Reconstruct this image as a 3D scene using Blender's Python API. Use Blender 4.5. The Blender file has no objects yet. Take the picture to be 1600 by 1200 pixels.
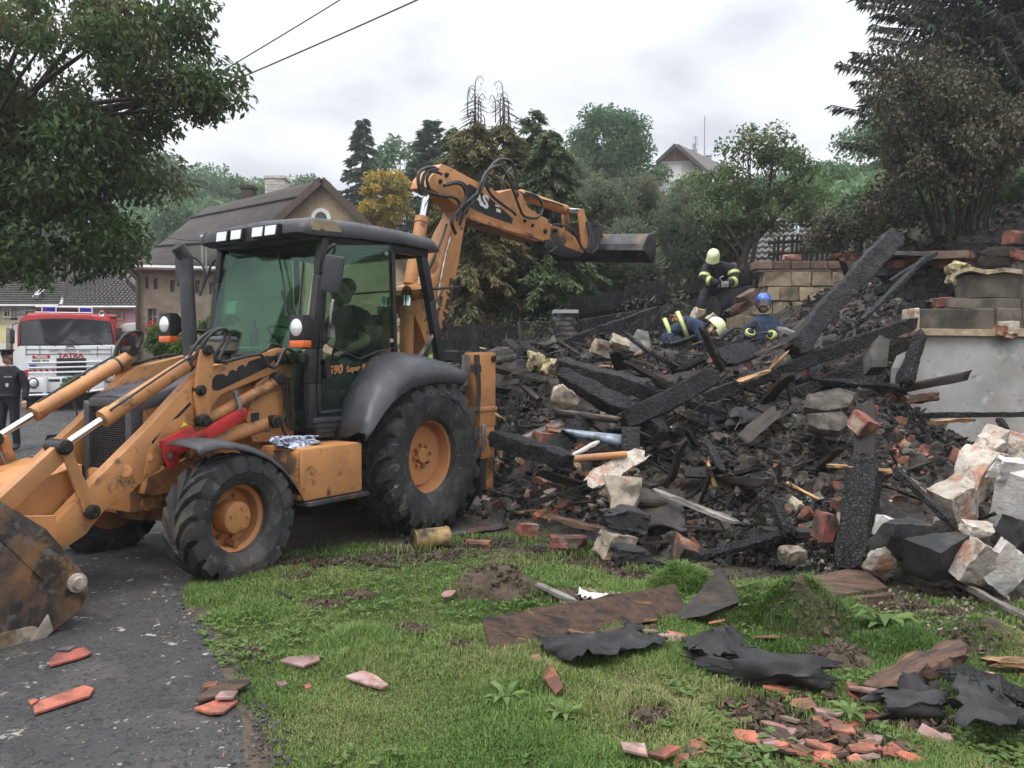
import bpy, bmesh, math, random
import numpy as np
from mathutils import Vector, Matrix, noise as mnoise, Quaternion
random.seed(7); rng = np.random.default_rng(11)
SC = bpy.context.scene
COL = SC.collection
PI = math.pi

# ------------------------------------------------------------------ camera
FPX, HORIZ, CAMH = 1290.0, 565.0, 1.63          # focal length in pixels of the 1600 px photograph, horizon row, eye height
PITCH = math.atan((600 - HORIZ) / FPX)
cam_d = bpy.data.cameras.new('camera'); cam = bpy.data.objects.new('camera', cam_d); COL.objects.link(cam)
cam_d.sensor_width = 36.0; cam_d.lens = 36.0 * FPX / 1600.0
cam_d.clip_start = 0.05; cam_d.clip_end = 2000
cam.location = (0, 0, CAMH); cam.rotation_euler = (PI / 2 - PITCH, 0, 0)
SC.camera = cam

# ------------------------------------------------------------------ world, sun, exposure
SUN_EL, SUN_AZ = math.radians(58), math.radians(215)   # azimuth clockwise from +Y
world = bpy.data.worlds.new('World'); SC.world = world; world.use_nodes = True
def build_world():
    nt = world.node_tree; N = nt.nodes; Lk = nt.links
    N.clear()
    out = N.new('ShaderNodeOutputWorld'); bg = N.new('ShaderNodeBackground'); bg.inputs['Strength'].default_value = 0.1
    sky = N.new('ShaderNodeTexSky'); sky.sky_type = 'NISHITA'; sky.sun_disc = False
    sky.sun_elevation = SUN_EL; sky.sun_rotation = SUN_AZ; sky.air_density = 1.0; sky.dust_density = 3.0
    tc = N.new('ShaderNodeTexCoord')
    sep = N.new('ShaderNodeSeparateXYZ'); Lk.new(tc.outputs['Generated'], sep.inputs[0])
    # cloud deck: project the view direction on a flat layer overhead
    mx = N.new('ShaderNodeMath'); mx.operation = 'MAXIMUM'; mx.inputs[1].default_value = 0.0
    Lk.new(sep.outputs['Z'], mx.inputs[0])
    ad = N.new('ShaderNodeMath'); ad.operation = 'ADD'; ad.inputs[1].default_value = 0.22; Lk.new(mx.outputs[0], ad.inputs[0])
    cx = N.new('ShaderNodeMath'); cx.operation = 'DIVIDE'; Lk.new(sep.outputs['X'], cx.inputs[0]); Lk.new(ad.outputs[0], cx.inputs[1])
    cy = N.new('ShaderNodeMath'); cy.operation = 'DIVIDE'; Lk.new(sep.outputs['Y'], cy.inputs[0]); Lk.new(ad.outputs[0], cy.inputs[1])
    cb = N.new('ShaderNodeCombineXYZ'); Lk.new(cx.outputs[0], cb.inputs[0]); Lk.new(cy.outputs[0], cb.inputs[1])
    n1 = N.new('ShaderNodeTexNoise'); n1.inputs['Scale'].default_value = 1.9; n1.inputs['Detail'].default_value = 5; n1.inputs['Roughness'].default_value = 0.48
    n1.inputs['Distortion'].default_value = 0.25
    Lk.new(cb.outputs[0], n1.inputs['Vector'])
    rp = N.new('ShaderNodeValToRGB'); e = rp.color_ramp.elements
    e[0].position = 0.38; e[0].color = (3.6, 3.72, 4.05, 1)
    e[1].position = 0.60; e[1].color = (5.5, 5.55, 5.68, 1)
    m = e.new(0.47); m.color = (4.75, 4.85, 5.12, 1)
    Lk.new(n1.outputs['Fac'], rp.inputs[0])
    # an overcast sky is nearly three times as bright overhead as low down (CIE overcast)
    mr = N.new('ShaderNodeMapRange'); mr.interpolation_type = 'SMOOTHERSTEP'; mr.inputs['From Min'].default_value = 0.2; mr.inputs['From Max'].default_value = 1.0
    mr.inputs['To Min'].default_value = 1.0; mr.inputs['To Max'].default_value = 3.0
    Lk.new(mx.outputs[0], mr.inputs['Value'])
    mul = N.new('ShaderNodeVectorMath'); mul.operation = 'SCALE'; Lk.new(rp.outputs[0], mul.inputs[0]); Lk.new(mr.outputs[0], mul.inputs['Scale'])
    mix = N.new('ShaderNodeMixRGB'); mix.inputs[0].default_value = 0.9
    Lk.new(sky.outputs[0], mix.inputs[1]); Lk.new(mul.outputs[0], mix.inputs[2])
    Lk.new(mix.outputs[0], bg.inputs['Color']); Lk.new(bg.outputs[0], out.inputs['Surface'])
build_world()
sun_d = bpy.data.lights.new('sun', 'SUN'); sun_d.energy = 1.2; sun_d.angle = math.radians(25); sun_d.color = (1, 0.97, 0.92)
sun = bpy.data.objects.new('sun', sun_d); COL.objects.link(sun); sun.location = (-10, -10, 40)
sdir = Vector((math.sin(SUN_AZ) * math.cos(SUN_EL), math.cos(SUN_AZ) * math.cos(SUN_EL), math.sin(SUN_EL)))
sun.rotation_euler = (-sdir).to_track_quat('-Z', 'Y').to_euler()
SC.view_settings.view_transform = 'Standard'; SC.view_settings.look = 'None'
SC.view_settings.exposure = 1.0; SC.view_settings.gamma = 1.0; SC.view_settings.use_curve_mapping = False
SC.render.engine = 'CYCLES'
cy_ = SC.cycles; cy_.use_denoising = True; cy_.max_bounces = 7; cy_.transparent_max_bounces = 12; cy_.volume_bounces = 0
cy_.use_adaptive_sampling = True; cy_.adaptive_threshold = 0.02; cy_.caustics_reflective = False; cy_.caustics_refractive = False

# ------------------------------------------------------------------ reading positions off the photograph (1600 x 1200)
CP, SP = math.cos(PITCH), math.sin(PITCH)
def ray(u, v):
    x = (u - 800) / FPX; y = -(v - 600) / FPX
    return Vector((x, CP + y * SP, -SP + y * CP))
def at(u, v, Y):                                  # the world point seen at (u, v), at depth Y
    d = ray(u, v); t = Y / d.y
    return Vector((d.x * t, Y, CAMH + d.z * t))
def at_z(u, v, z=0.0):                            # the world point seen at (u, v), at height z
    d = ray(u, v); t = (z - CAMH) / d.z
    return Vector((d.x * t, d.y * t, z))

# ------------------------------------------------------------------ mesh helpers
class MB:
    def __init__(s): s.v = []; s.f = []; s.m = []; s.mi = 0
    def add(s, vs, fs):
        o = len(s.v); s.v.extend([tuple(p) for p in vs])
        for f in fs: s.f.append(tuple(i + o for i in f)); s.m.append(s.mi)
        return s
    def box(s, lo, hi, M=None):
        x0, y0, z0 = lo; x1, y1, z1 = hi
        vs = [Vector(p) for p in ((x0,y0,z0),(x1,y0,z0),(x1,y1,z0),(x0,y1,z0),(x0,y0,z1),(x1,y0,z1),(x1,y1,z1),(x0,y1,z1))]
        if M is not None: vs = [M @ p for p in vs]
        return s.add(vs, [(3,2,1,0),(4,5,6,7),(0,1,5,4),(1,2,6,5),(2,3,7,6),(3,0,4,7)])
    def bar(s, a, b, w, h, up=(0, 0, 1), w2=None, h2=None):    # box beam from a to b
        a = Vector(a); b = Vector(b); d = (b - a).normalized(); u = Vector(up)
        if abs(d.dot(u)) > 0.98: u = Vector((1, 0, 0))
        sx = d.cross(u).normalized(); sz = sx.cross(d).normalized()
        w2 = w if w2 is None else w2; h2 = h if h2 is None else h2
        vs = []
        for p, ww, hh in ((a, w, h), (b, w2, h2)):
            for i, j in ((-1,-1),(1,-1),(1,1),(-1,1)): vs.append(p + sx * (i * ww / 2) + sz * (j * hh / 2))
        return s.add(vs, [(0,1,2,3),(7,6,5,4),(0,4,5,1),(1,5,6,2),(2,6,7,3),(3,7,4,0)])
    def prism(s, poly, off):                                   # poly: 3-D points, off: extrusion vector
        n = len(poly); off = Vector(off); A = [Vector(p) for p in poly]; B = [p + off for p in A]
        nrm = Vector((0,0,0))
        for i in range(n): nrm += A[i].cross(A[(i+1) % n])
        fs = [tuple(range(n)), tuple(range(2*n-1, n-1, -1))] + [(i, i+n, (i+1)%n+n, (i+1)%n) for i in range(n)]
        if nrm.dot(off) > 0: fs = [tuple(reversed(f)) for f in fs]
        return s.add(A + B, fs)
    def tube(s, pts, r, n=8, caps=True):
        P = [Vector(p) for p in pts]; k = len(P); R = r if isinstance(r, (list, tuple)) else [r] * k
        ref = None; vs = []
        for i in range(k):
            d = (P[min(i+1, k-1)] - P[max(i-1, 0)])
            d = d.normalized() if d.length > 1e-9 else Vector((0,0,1))
            if ref is None: ref = Vector((0,0,1)) if abs(d.z) < .9 else Vector((1,0,0))
            sx = d.cross(ref).normalized(); sy = sx.cross(d).normalized(); ref = sy
            for j in range(n):
                a = 2*PI*j/n; vs.append(P[i] + sx*(math.cos(a)*R[i]) + sy*(math.sin(a)*R[i]))
        fs = []
        for i in range(k-1):
            for j in range(n): fs.append((i*n+j, i*n+(j+1)%n, (i+1)*n+(j+1)%n, (i+1)*n+j))
        if caps: fs.append(tuple(range(n-1, -1, -1))); fs.append(tuple(range((k-1)*n, k*n)))
        return s.add(vs, fs)
    def cyl(s, a, b, r, n=16, r2=None): return s.tube([a, b], [r, r if r2 is None else r2], n)
    def lathe(s, prof, o=(0,0,0), ax=(0,0,1), n=24, closed=False, M=None, cap=True):  # prof: (radius, height along ax)
        ax = Vector(ax).normalized(); ref = Vector((0,0,1)) if abs(ax.z) < .9 else Vector((1,0,0))
        sx = ax.cross(ref).normalized(); sy = ax.cross(sx).normalized(); o = Vector(o); vs = []; k = len(prof)
        for r, h in prof:
            for j in range(n):
                a = 2*PI*j/n; p = o + ax*h + sx*(math.cos(a)*r) + sy*(math.sin(a)*r)
                vs.append(M @ p if M is not None else p)
        fs = []
        for i in range(k-1 if not closed else k):
            i2 = (i+1) % k
            for j in range(n): fs.append((i*n+j, i*n+(j+1)%n, i2*n+(j+1)%n, i2*n+j))
        if not closed and cap:
            if prof[0][0] > 1e-6: fs.append(tuple(range(n-1,-1,-1)))
            if prof[-1][0] > 1e-6: fs.append(tuple(range((k-1)*n, k*n)))
        return s.add(vs, fs)
    def ball(s, c, r, n=12, m=8, M=None):
        c = Vector(c); rx, ry, rz = r if isinstance(r, (tuple, list)) else (r, r, r); vs = []
        for i in range(m+1):
            t = PI*i/m
            for j in range(n):
                a = 2*PI*j/n; p = Vector((rx*math.sin(t)*math.cos(a), ry*math.sin(t)*math.sin(a), rz*math.cos(t)))
                vs.append(c + (M @ p if M is not None else p))
        fs = [(i*n+j, (i+1)*n+j, (i+1)*n+(j+1)%n, i*n+(j+1)%n) for i in range(m) for j in range(n)]
        return s.add(vs, fs)
    def quad(s, a, b, c, d): return s.add([a,b,c,d], [(0,1,2,3)])
    def mesh(s, name, mats, origin=None, smooth=None, bevel=None, merge=False):
        me = bpy.data.meshes.new(name)
        o = Vector(origin) if origin is not None else Vector((0,0,0))
        me.from_pydata([(p[0]-o.x, p[1]-o.y, p[2]-o.z) for p in s.v], [], s.f)
        for m in (mats if isinstance(mats, (list, tuple)) else [mats]): me.materials.append(m)
        if any(s.m): me.polygons.foreach_set('material_index', s.m)
        if bevel or merge:
            bm = bmesh.new(); bm.from_mesh(me)
            bmesh.ops.remove_doubles(bm, verts=bm.verts, dist=1e-5)
            if bevel:
                es = [e for e in bm.edges if len(e.link_faces) == 2 and e.calc_face_angle(0) > 0.5]
                bmesh.ops.bevel(bm, geom=es, offset=bevel, segments=2, profile=0.6, affect='EDGES', clamp_overlap=True)
            bm.to_mesh(me); bm.free()
        me.update()
        if smooth is not None:
            me.shade_smooth() if hasattr(me, 'shade_smooth') else me.polygons.foreach_set('use_smooth', [True]*len(me.polygons))
            me.set_sharp_from_angle(angle=math.radians(smooth))
        return me
    def build(s, name, mats, parent=None, origin=None, smooth=None, bevel=None, merge=False):
        me = s.mesh(name, mats, origin, smooth, bevel, merge)
        return link(name, me, parent, origin)
def link(name, me, parent=None, loc=None):
    ob = bpy.data.objects.new(name, me); COL.objects.link(ob)
    if loc is not None: ob.location = loc
    if parent is not None: ob.parent = parent
    return ob
def tag(o, label=None, cat=None, group=None, kind=None):
    if label: o['label'] = label
    if cat: o['category'] = cat
    if group: o['group'] = group
    if kind: o['kind'] = kind
    return o
def thing(name, label, cat, loc=(0,0,0), rz=0.0, group=None):
    o = bpy.data.objects.new(name, None); COL.objects.link(o); o.empty_display_size = .2
    o.location = loc; o.rotation_euler = (0, 0, rz)
    return tag(o, label, cat, group)
def frame(o, ux, uy):
    ux = Vector(ux).normalized(); uy = Vector(uy); uy = (uy - ux*uy.dot(ux)).normalized(); uz = ux.cross(uy)
    M = Matrix.Identity(4)
    for i in range(3): M[i][0] = ux[i]; M[i][1] = uy[i]; M[i][2] = uz[i]; M[i][3] = o[i]
    return M
def smoothpath(pts, k=6):                                      # Catmull-Rom through points
    P = [Vector(p) for p in pts]; out = []
    for i in range(len(P)-1):
        p0 = P[max(i-1,0)]; p1 = P[i]; p2 = P[i+1]; p3 = P[min(i+2,len(P)-1)]
        for j in range(k):
            t = j/k; out.append(0.5*((2*p1)+(p2-p0)*t+(2*p0-5*p1+4*p2-p3)*t*t+(3*p1-p0-3*p2+p3)*t**3))
    out.append(P[-1]); return out
def text(name, body, size, M, mat, parent=None, extrude=0.0015, sx=1.0, shear=0.0, offset=0.0, align='LEFT', space=1.0):
    cu = bpy.data.curves.new(name, 'FONT'); cu.body = body; cu.size = size; cu.extrude = extrude; cu.shear = shear; cu.offset = offset
    cu.align_x = align; cu.space_character = space; cu.resolution_u = 3
    cu.materials.append(mat)
    t = bpy.data.objects.new(name, cu); COL.objects.link(t)
    me = bpy.data.meshes.new_from_object(t.evaluated_get(bpy.context.evaluated_depsgraph_get())); me.name = name
    bpy.data.objects.remove(t); bpy.data.curves.remove(cu)
    me.transform(M @ Matrix.Diagonal((sx, 1, 1, 1)))
    return link(name, me, parent)

# ------------------------------------------------------------------ materials
def rgb(c): return (c[0], c[1], c[2], 1.0)
MATS = {}
def mat(name, cols, scale=4.0, detail=5, rough=0.7, bump=0.0, bscale=None, metal=0.0, spots=(), rnd=0.0, attr=None, stretch=None,
        spec=0.4, coat=0.0, lo=0.35, hi=0.65, rrange=0.0, vor=None, hue=0.0, transl=0.0, sheen=0.0, world=False):
    m = bpy.data.materials.new(name); m.use_nodes = True; MATS[name] = m
    nt = m.node_tree; N = nt.nodes; Lk = nt.links; b = N['Principled BSDF']
    tc = N.new('ShaderNodeTexCoord'); vec = tc.outputs['Object']
    if world:
        ge = N.new('ShaderNodeNewGeometry'); vec = ge.outputs['Position']
    oi = N.new('ShaderNodeObjectInfo')
    if rnd or hue:                                             # decorrelate alike pieces
        ml = N.new('ShaderNodeVectorMath'); ml.operation = 'MULTIPLY_ADD'
        cmb = N.new('ShaderNodeCombineXYZ')
        for i in range(3): Lk.new(oi.outputs['Random'], cmb.inputs[i])
        Lk.new(cmb.outputs[0], ml.inputs[0]); ml.inputs[1].default_value = (37, 53, 71); Lk.new(vec, ml.inputs[2]); vec = ml.outputs[0]
    if stretch:
        mp_ = N.new('ShaderNodeMapping'); mp_.inputs['Scale'].default_value = stretch; Lk.new(vec, mp_.inputs['Vector']); vec = mp_.outputs[0]
    def nz(sc, det=5, ro=0.55, dist=0.0):
        t = N.new('ShaderNodeTexNoise'); t.inputs['Scale'].default_value = sc; t.inputs['Detail'].default_value = det
        t.inputs['Roughness'].default_value = ro; t.inputs['Distortion'].default_value = dist; Lk.new(vec, t.inputs['Vector']); return t
    if attr:
        at_ = N.new('ShaderNodeAttribute'); at_.attribute_name = attr; fac = at_.outputs['Fac']
    else:
        fac = nz(scale, detail).outputs['Fac']
    r = N.new('ShaderNodeValToRGB'); e = r.color_ramp.elements; n = len(cols)
    if attr: lo, hi = 0.0, 1.0
    e[0].position = lo; e[0].color = rgb(cols[0]); e[1].position = hi; e[1].color = rgb(cols[-1])
    for i in range(1, n-1):
        q = e.new(lo + (hi-lo)*i/(n-1)); q.color = rgb(cols[i])
    Lk.new(fac, r.inputs[0]); col = r.outputs[0]
    rough_out = None
    for sp in spots:                                           # (colour, scale, lo, hi[, strength])
        t = nz(sp[1], 6, 0.62, 0.3); q = N.new('ShaderNodeMapRange'); q.inputs['From Min'].default_value = sp[2]; q.inputs['From Max'].default_value = sp[3]
        q.inputs['To Max'].default_value = sp[4] if len(sp) > 4 else 1.0
        Lk.new(t.outputs['Fac'], q.inputs['Value'])
        mx = N.new('ShaderNodeMixRGB'); Lk.new(q.outputs[0], mx.inputs[0]); Lk.new(col, mx.inputs[1]); mx.inputs[2].default_value = rgb(sp[0]); col = mx.outputs[0]
    if rnd or hue:
        hs = N.new('ShaderNodeHueSaturation')
        q = N.new('ShaderNodeMapRange'); q.inputs['To Min'].default_value = 1-rnd; q.inputs['To Max'].default_value = 1+rnd
        Lk.new(oi.outputs['Random'], q.inputs['Value']); Lk.new(q.outputs[0], hs.inputs['Value'])
        if hue:
            q2 = N.new('ShaderNodeMapRange'); q2.inputs['To Min'].default_value = .5-hue; q2.inputs['To Max'].default_value = .5+hue
            w = N.new('ShaderNodeMath'); w.operation = 'FRACT'; w2 = N.new('ShaderNodeMath'); w2.operation = 'MULTIPLY'; w2.inputs[1].default_value = 17.3
            Lk.new(oi.outputs['Random'], w2.inputs[0]); Lk.new(w2.outputs[0], w.inputs[0]); Lk.new(w.outputs[0], q2.inputs['Value']); Lk.new(q2.outputs[0], hs.inputs['Hue'])
        Lk.new(col, hs.inputs['Color']); col = hs.outputs[0]
    Lk.new(col, b.inputs['Base Color'])
    b.inputs['Roughness'].default_value = rough; b.inputs['Metallic'].default_value = metal
    b.inputs['Specular IOR Level'].default_value = spec; b.inputs['Coat Weight'].default_value = coat
    if rrange:
        q = N.new('ShaderNodeMapRange'); q.inputs['From Min'].default_value = .35; q.inputs['From Max'].default_value = .65
        q.inputs['To Min'].default_value = max(.02, rough-rrange); q.inputs['To Max'].default_value = min(1, rough+rrange)
        Lk.new(nz(scale*3, 5).outputs['Fac'], q.inputs['Value']); Lk.new(q.outputs[0], b.inputs['Roughness'])
    if bump:
        bp = N.new('ShaderNodeBump'); bp.inputs['Strength'].default_value = 1.0; bp.inputs['Distance'].default_value = bump
        h = nz(bscale or scale*4, 8, 0.6).outputs['Fac']
        if vor:
            vo = N.new('ShaderNodeTexVoronoi'); vo.feature = 'DISTANCE_TO_EDGE'; vo.inputs['Scale'].default_value = vor; Lk.new(vec, vo.inputs['Vector'])
            q = N.new('ShaderNodeMapRange'); q.inputs['From Max'].default_value = .14; Lk.new(vo.outputs['Distance'], q.inputs['Value'])
            a = N.new('ShaderNodeMath'); a.operation = 'MULTIPLY_ADD'; Lk.new(q.outputs[0], a.inputs[0]); a.inputs[1].default_value = .45; Lk.new(h, a.inputs[2]); h = a.outputs[0]
        Lk.new(h, bp.inputs['Height']); Lk.new(bp.outputs[0], b.inputs['Normal'])
    if transl:
        tr = N.new('ShaderNodeBsdfTranslucent'); Lk.new(col, tr.inputs['Color']); ms = N.new('ShaderNodeMixShader'); ms.inputs[0].default_value = transl
        Lk.new(b.outputs[0], ms.inputs[1]); Lk.new(tr.outputs[0], ms.inputs[2]); Lk.new(ms.outputs[0], N['Material Output'].inputs['Surface'])
    return m
def glass(name, tint, refl=1.0, rough=0.03, dirt=0.0):
    m = bpy.data.materials.new(name); m.use_nodes = True; nt = m.node_tree; N = nt.nodes; Lk = nt.links
    N.remove(N['Principled BSDF'])
    tr = N.new('ShaderNodeBsdfTransparent'); tr.inputs['Color'].default_value = rgb(tint)
    gl = N.new('ShaderNodeBsdfGlossy'); gl.inputs['Roughness'].default_value = rough
    fr = N.new('ShaderNodeFresnel'); fr.inputs['IOR'].default_value = 1.5
    k = N.new('ShaderNodeMath'); k.operation = 'MULTIPLY_ADD'; k.inputs[1].default_value = refl; k.inputs[2].default_value = 0.02; k.use_clamp = True; Lk.new(fr.outputs[0], k.inputs[0])
    ms = N.new('ShaderNodeMixShader'); Lk.new(k.outputs[0], ms.inputs[0]); Lk.new(tr.outputs[0], ms.inputs[1]); Lk.new(gl.outputs[0], ms.inputs[2])
    res = ms.outputs[0]
    if dirt:
        tc = N.new('ShaderNodeTexCoord'); t = N.new('ShaderNodeTexNoise'); t.inputs['Scale'].default_value = 9; t.inputs['Detail'].default_value = 8; Lk.new(tc.outputs['Object'], t.inputs['Vector'])
        q = N.new('ShaderNodeMapRange'); q.inputs['From Min'].default_value = .5; q.inputs['From Max'].default_value = .8; q.inputs['To Max'].default_value = dirt; Lk.new(t.outputs['Fac'], q.inputs['Value'])
        d = N.new('ShaderNodeBsdfDiffuse'); d.inputs['Color'].default_value = (.35,.33,.3,1); m2 = N.new('ShaderNodeMixShader')
        Lk.new(q.outputs[0], m2.inputs[0]); Lk.new(res, m2.inputs[1]); Lk.new(d.outputs[0], m2.inputs[2]); res = m2.outputs[0]
    Lk.new(res, N['Material Output'].inputs['Surface']); MATS[name] = m
    return m

GRIME = (.03, .026, .022)
M = {}
M['orange'] = mat('orange_paint', [(.41,.185,.066),(.50,.235,.088)], scale=2.2, rough=.5, spots=[((.20,.115,.06),2.0,.46,.72,.7),(GRIME,7,.60,.70,.9),((.11,.075,.05),18,.60,.72,.7)], bump=.0006, bscale=60, rrange=.12)
M['orange_dirty'] = mat('orange_paint_dirty', [(.38,.17,.06),(.48,.215,.078)], scale=2.2, rough=.6, spots=[(GRIME,3.2,.48,.62,.95),((.15,.07,.03),6,.5,.7,.6)], bump=.001, bscale=50)
M['orange_rim'] = mat('orange_rim_paint', [(.44,.175,.065),(.50,.22,.085)], scale=3, rough=.55, spots=[((.3,.2,.12),5,.5,.75,.6)], bump=.0005, bscale=60)
M['red'] = mat('red_strut_paint', [(.40,.02,.02),(.48,.03,.03)], scale=4, rough=.5, spots=[(GRIME,9,.52,.66,.8)])
M['rubber'] = mat('tyre_rubber', [(.018,.018,.0195),(.04,.0395,.039)], scale=5, detail=9, rough=.8, spots=[((.13,.12,.105),4,.50,.72,.6),((.22,.21,.19),13,.60,.70,.6)], bump=.002, bscale=40)
M['char_metal'] = mat('worn_dark_steel', [(.03,.03,.032),(.07,.068,.068)], scale=6, rough=.55, metal=.3, spots=[((.20,.12,.06),3,.55,.72,.7)], bump=.001)
M['bucket'] = mat('bucket_steel', [(.030,.029,.029),(.075,.068,.062)], scale=4.5, detail=9, rough=.6, metal=.1, spots=[((.23,.115,.05),1.7,.47,.60,.9),((.022,.020,.019),4.5,.50,.58,.9),((.17,.155,.135),9,.55,.66,.8)], bump=.004, bscale=22)
M['bucket_edge'] = mat('worn_bucket_edge', [(.22,.17,.12),(.42,.38,.33)], scale=7, rough=.6, metal=.1, spots=[((.1,.06,.03),6,.5,.65)], bump=.002)
M['dkgrey'] = mat('dark_grey_plastic', [(.034,.036,.041),(.052,.054,.060)], scale=2.5, rough=.5, rrange=.15, spots=[((.10,.095,.09),4,.52,.75,.6),((.012,.012,.013),16,.64,.68,.8)], bump=.0004, bscale=80)
M['hood'] = mat('navy_grey_hood_paint', [(.035,.038,.05),(.055,.058,.075)], scale=2, rough=.35, spots=[((.14,.14,.15),6,.58,.8,.5)], rrange=.12)
M['black'] = mat('black_paint', [(.012,.012,.013),(.022,.022,.024)], scale=4, rough=.45, spots=[((.08,.08,.08),7,.58,.8,.5)])
M['grease'] = mat('black_grease', [(.008,.008,.008),(.02,.018,.016)], scale=20, rough=.4, bump=.004, bscale=40)
M['hose'] = mat('hydraulic_hose', [(.018,.018,.019),(.035,.034,.033)], scale=14, rough=.5)
M['chrome'] = mat('chrome_rod', [(.75,.76,.78),(.85,.86,.88)], scale=3, rough=.14, metal=1.0)
M['steel'] = mat('grey_steel', [(.25,.25,.25),(.38,.38,.38)], scale=10, rough=.45, metal=.6, spots=[((.08,.06,.05),6,.5,.7)])
M['grille'] = mat('grille_mesh', [(.015,.015,.016),(.035,.035,.036)], scale=30, rough=.6)
M['lens'] = mat('lamp_lens', [(.72,.74,.76),(.9,.92,.94)], scale=20, rough=.1, metal=.5)
M['amber'] = mat('amber_lens', [(.60,.10,.02),(.72,.14,.03)], scale=8, rough=.2, coat=.5)
M['yellow'] = mat('yellow_decal', [(.75,.55,.03),(.8,.62,.05)], scale=5, rough=.5)
M['white_print'] = mat('white_print', [(.62,.62,.6),(.78,.78,.76)], scale=20, rough=.6)
M['black_print'] = mat('black_print', [(.012,.012,.012),(.02,.02,.02)], scale=20, rough=.6)
M['red_print'] = mat('red_print', [(.42,.02,.03),(.5,.03,.04)], scale=10, rough=.4)
M['cab_glass'] = glass('green_cab_glass', (.52,.70,.61), refl=.22, dirt=.05)
M['clear_glass'] = glass('clear_glass', (.42,.46,.46), refl=1.4)
M['mirror'] = mat('mirror_glass', [(.6,.6,.62),(.65,.66,.68)], rough=.05, metal=1.0)
M['seat'] = mat('dark_seat_fabric', [(.02,.02,.022),(.035,.035,.04)], scale=30, rough=.9)
M['paper'] = mat('pale_green_paper', [(.55,.75,.66),(.62,.80,.72)], scale=5, rough=.8)
# timber, masonry, debris
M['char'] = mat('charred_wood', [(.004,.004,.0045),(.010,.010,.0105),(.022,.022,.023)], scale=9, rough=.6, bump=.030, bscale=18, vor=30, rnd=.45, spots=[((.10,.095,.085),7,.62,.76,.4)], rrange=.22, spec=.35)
M['char_brown'] = mat('half_charred_wood', [(.012,.011,.01),(.05,.034,.022)], scale=5, rough=.75, bump=.006, bscale=14, rnd=.4, stretch=(1,4,4), spots=[((.02,.018,.016),3,.42,.55,1)])
M['wood'] = mat('split_fresh_wood', [(.28,.15,.06),(.48,.29,.13)], scale=9, rough=.75, bump=.003, rnd=.3, stretch=(1,7,7), spots=[((.02,.015,.012),3,.5,.6,.9)])
M['board'] = mat('dark_brown_board', [(.045,.026,.018),(.11,.06,.036)], scale=6, rough=.75, bump=.003, rnd=.25, stretch=(1,8,8), spots=[((.30,.16,.05),2.2,.60,.68,.8),((.012,.01,.009),3,.5,.62,.9)])
M['greywood'] = mat('weathered_grey_plank', [(.14,.125,.11),(.26,.24,.22)], scale=6, rough=.8, bump=.003, rnd=.3, stretch=(1,8,8), spots=[((.02,.018,.016),3,.45,.6,.9)])
M['brick'] = mat('broken_brick', [(.17,.058,.038),(.28,.11,.072)], scale=9, rough=.88, bump=.006, bscale=22, rnd=.3, hue=.012, spots=[((.34,.29,.23),5,.54,.63,.8),((.035,.03,.026),4,.46,.60,.92)])
M['brick_dark'] = mat('sooty_brick', [(.10,.045,.03),(.22,.08,.05)], scale=9, rough=.9, bump=.006, bscale=22, rnd=.4, hue=.012, spots=[((.015,.014,.013),3,.42,.58,.95),((.20,.18,.15),7,.58,.68,.7)])
M['mortar'] = mat('mortar_lump', [(.24,.20,.145),(.38,.33,.26)], scale=8, rough=.92, bump=.010, bscale=14, rnd=.3, spots=[((.03,.028,.025),3,.5,.62,.85),((.30,.11,.06),5,.58,.66,.7)])
M['stone'] = mat('grey_rubble_stone', [(.05,.049,.046),(.14,.135,.125)], scale=7, rough=.9, bump=.008, bscale=16, rnd=.45, spots=[((.02,.02,.02),3,.48,.62,.8)])
M['plaster_white'] = mat('white_plaster_chunk', [(.46,.445,.42),(.58,.57,.55)], scale=7, detail=9, rough=.88, bump=.014, bscale=22, rnd=.12, spots=[((.42,.33,.26),2.4,.52,.64,.8),((.10,.09,.08),5,.60,.72,.6)])
M['plaster_brick'] = mat('plastered_brick_chunk', [(.33,.285,.24),(.48,.435,.385)], scale=9, detail=9, rough=.92, bump=.022, bscale=24, rnd=.2, spots=[((.33,.16,.10),5,.53,.60,.85),((.20,.14,.095),11,.54,.64,.85),((.06,.05,.045),4,.60,.70,.7)])
M['ash'] = mat('ash_and_charcoal_soil', [(.011,.0103,.0095),(.028,.025,.0215),(.072,.063,.053)], scale=6, detail=10, rough=.92, bump=.05, bscale=11, spots=[((.11,.10,.09),14,.60,.7,.7),((.14,.055,.03),10,.66,.72,.7)], world=True)
M['clod'] = mat('ashy_earth_clod', [(.026,.023,.0195),(.058,.050,.042),(.105,.092,.076)], scale=9, detail=9, rough=.95, bump=.02, bscale=18, rnd=.3)
M['felt'] = mat('black_roofing_felt', [(.013,.013,.0135),(.032,.032,.033)], scale=8, rough=.8, bump=.004, bscale=60, rnd=.25, spots=[((.12,.115,.105),4,.58,.74,.6)])
M['tile_red'] = mat('red_fibre_tile', [(.30,.085,.052),(.40,.14,.09)], scale=8, rough=.8, bump=.002, rnd=.3, hue=.01, spots=[((.085,.05,.034),5,.42,.60,.92),((.035,.028,.02),9,.55,.68,.8)])
M['tile_pink'] = mat('pale_pink_tile_back', [(.20,.12,.11),(.33,.225,.215)], scale=7, rough=.8, bump=.002, rnd=.3, spots=[((.25,.085,.055),4,.50,.6,.9),((.09,.065,.045),6,.48,.62,.9)])
M['sheet_blue'] = mat('blue_grey_sheet_metal', [(.14,.18,.23),(.22,.26,.31)], scale=4, rough=.45, metal=.4, spots=[((.03,.03,.03),3,.5,.62,.9)])
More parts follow.
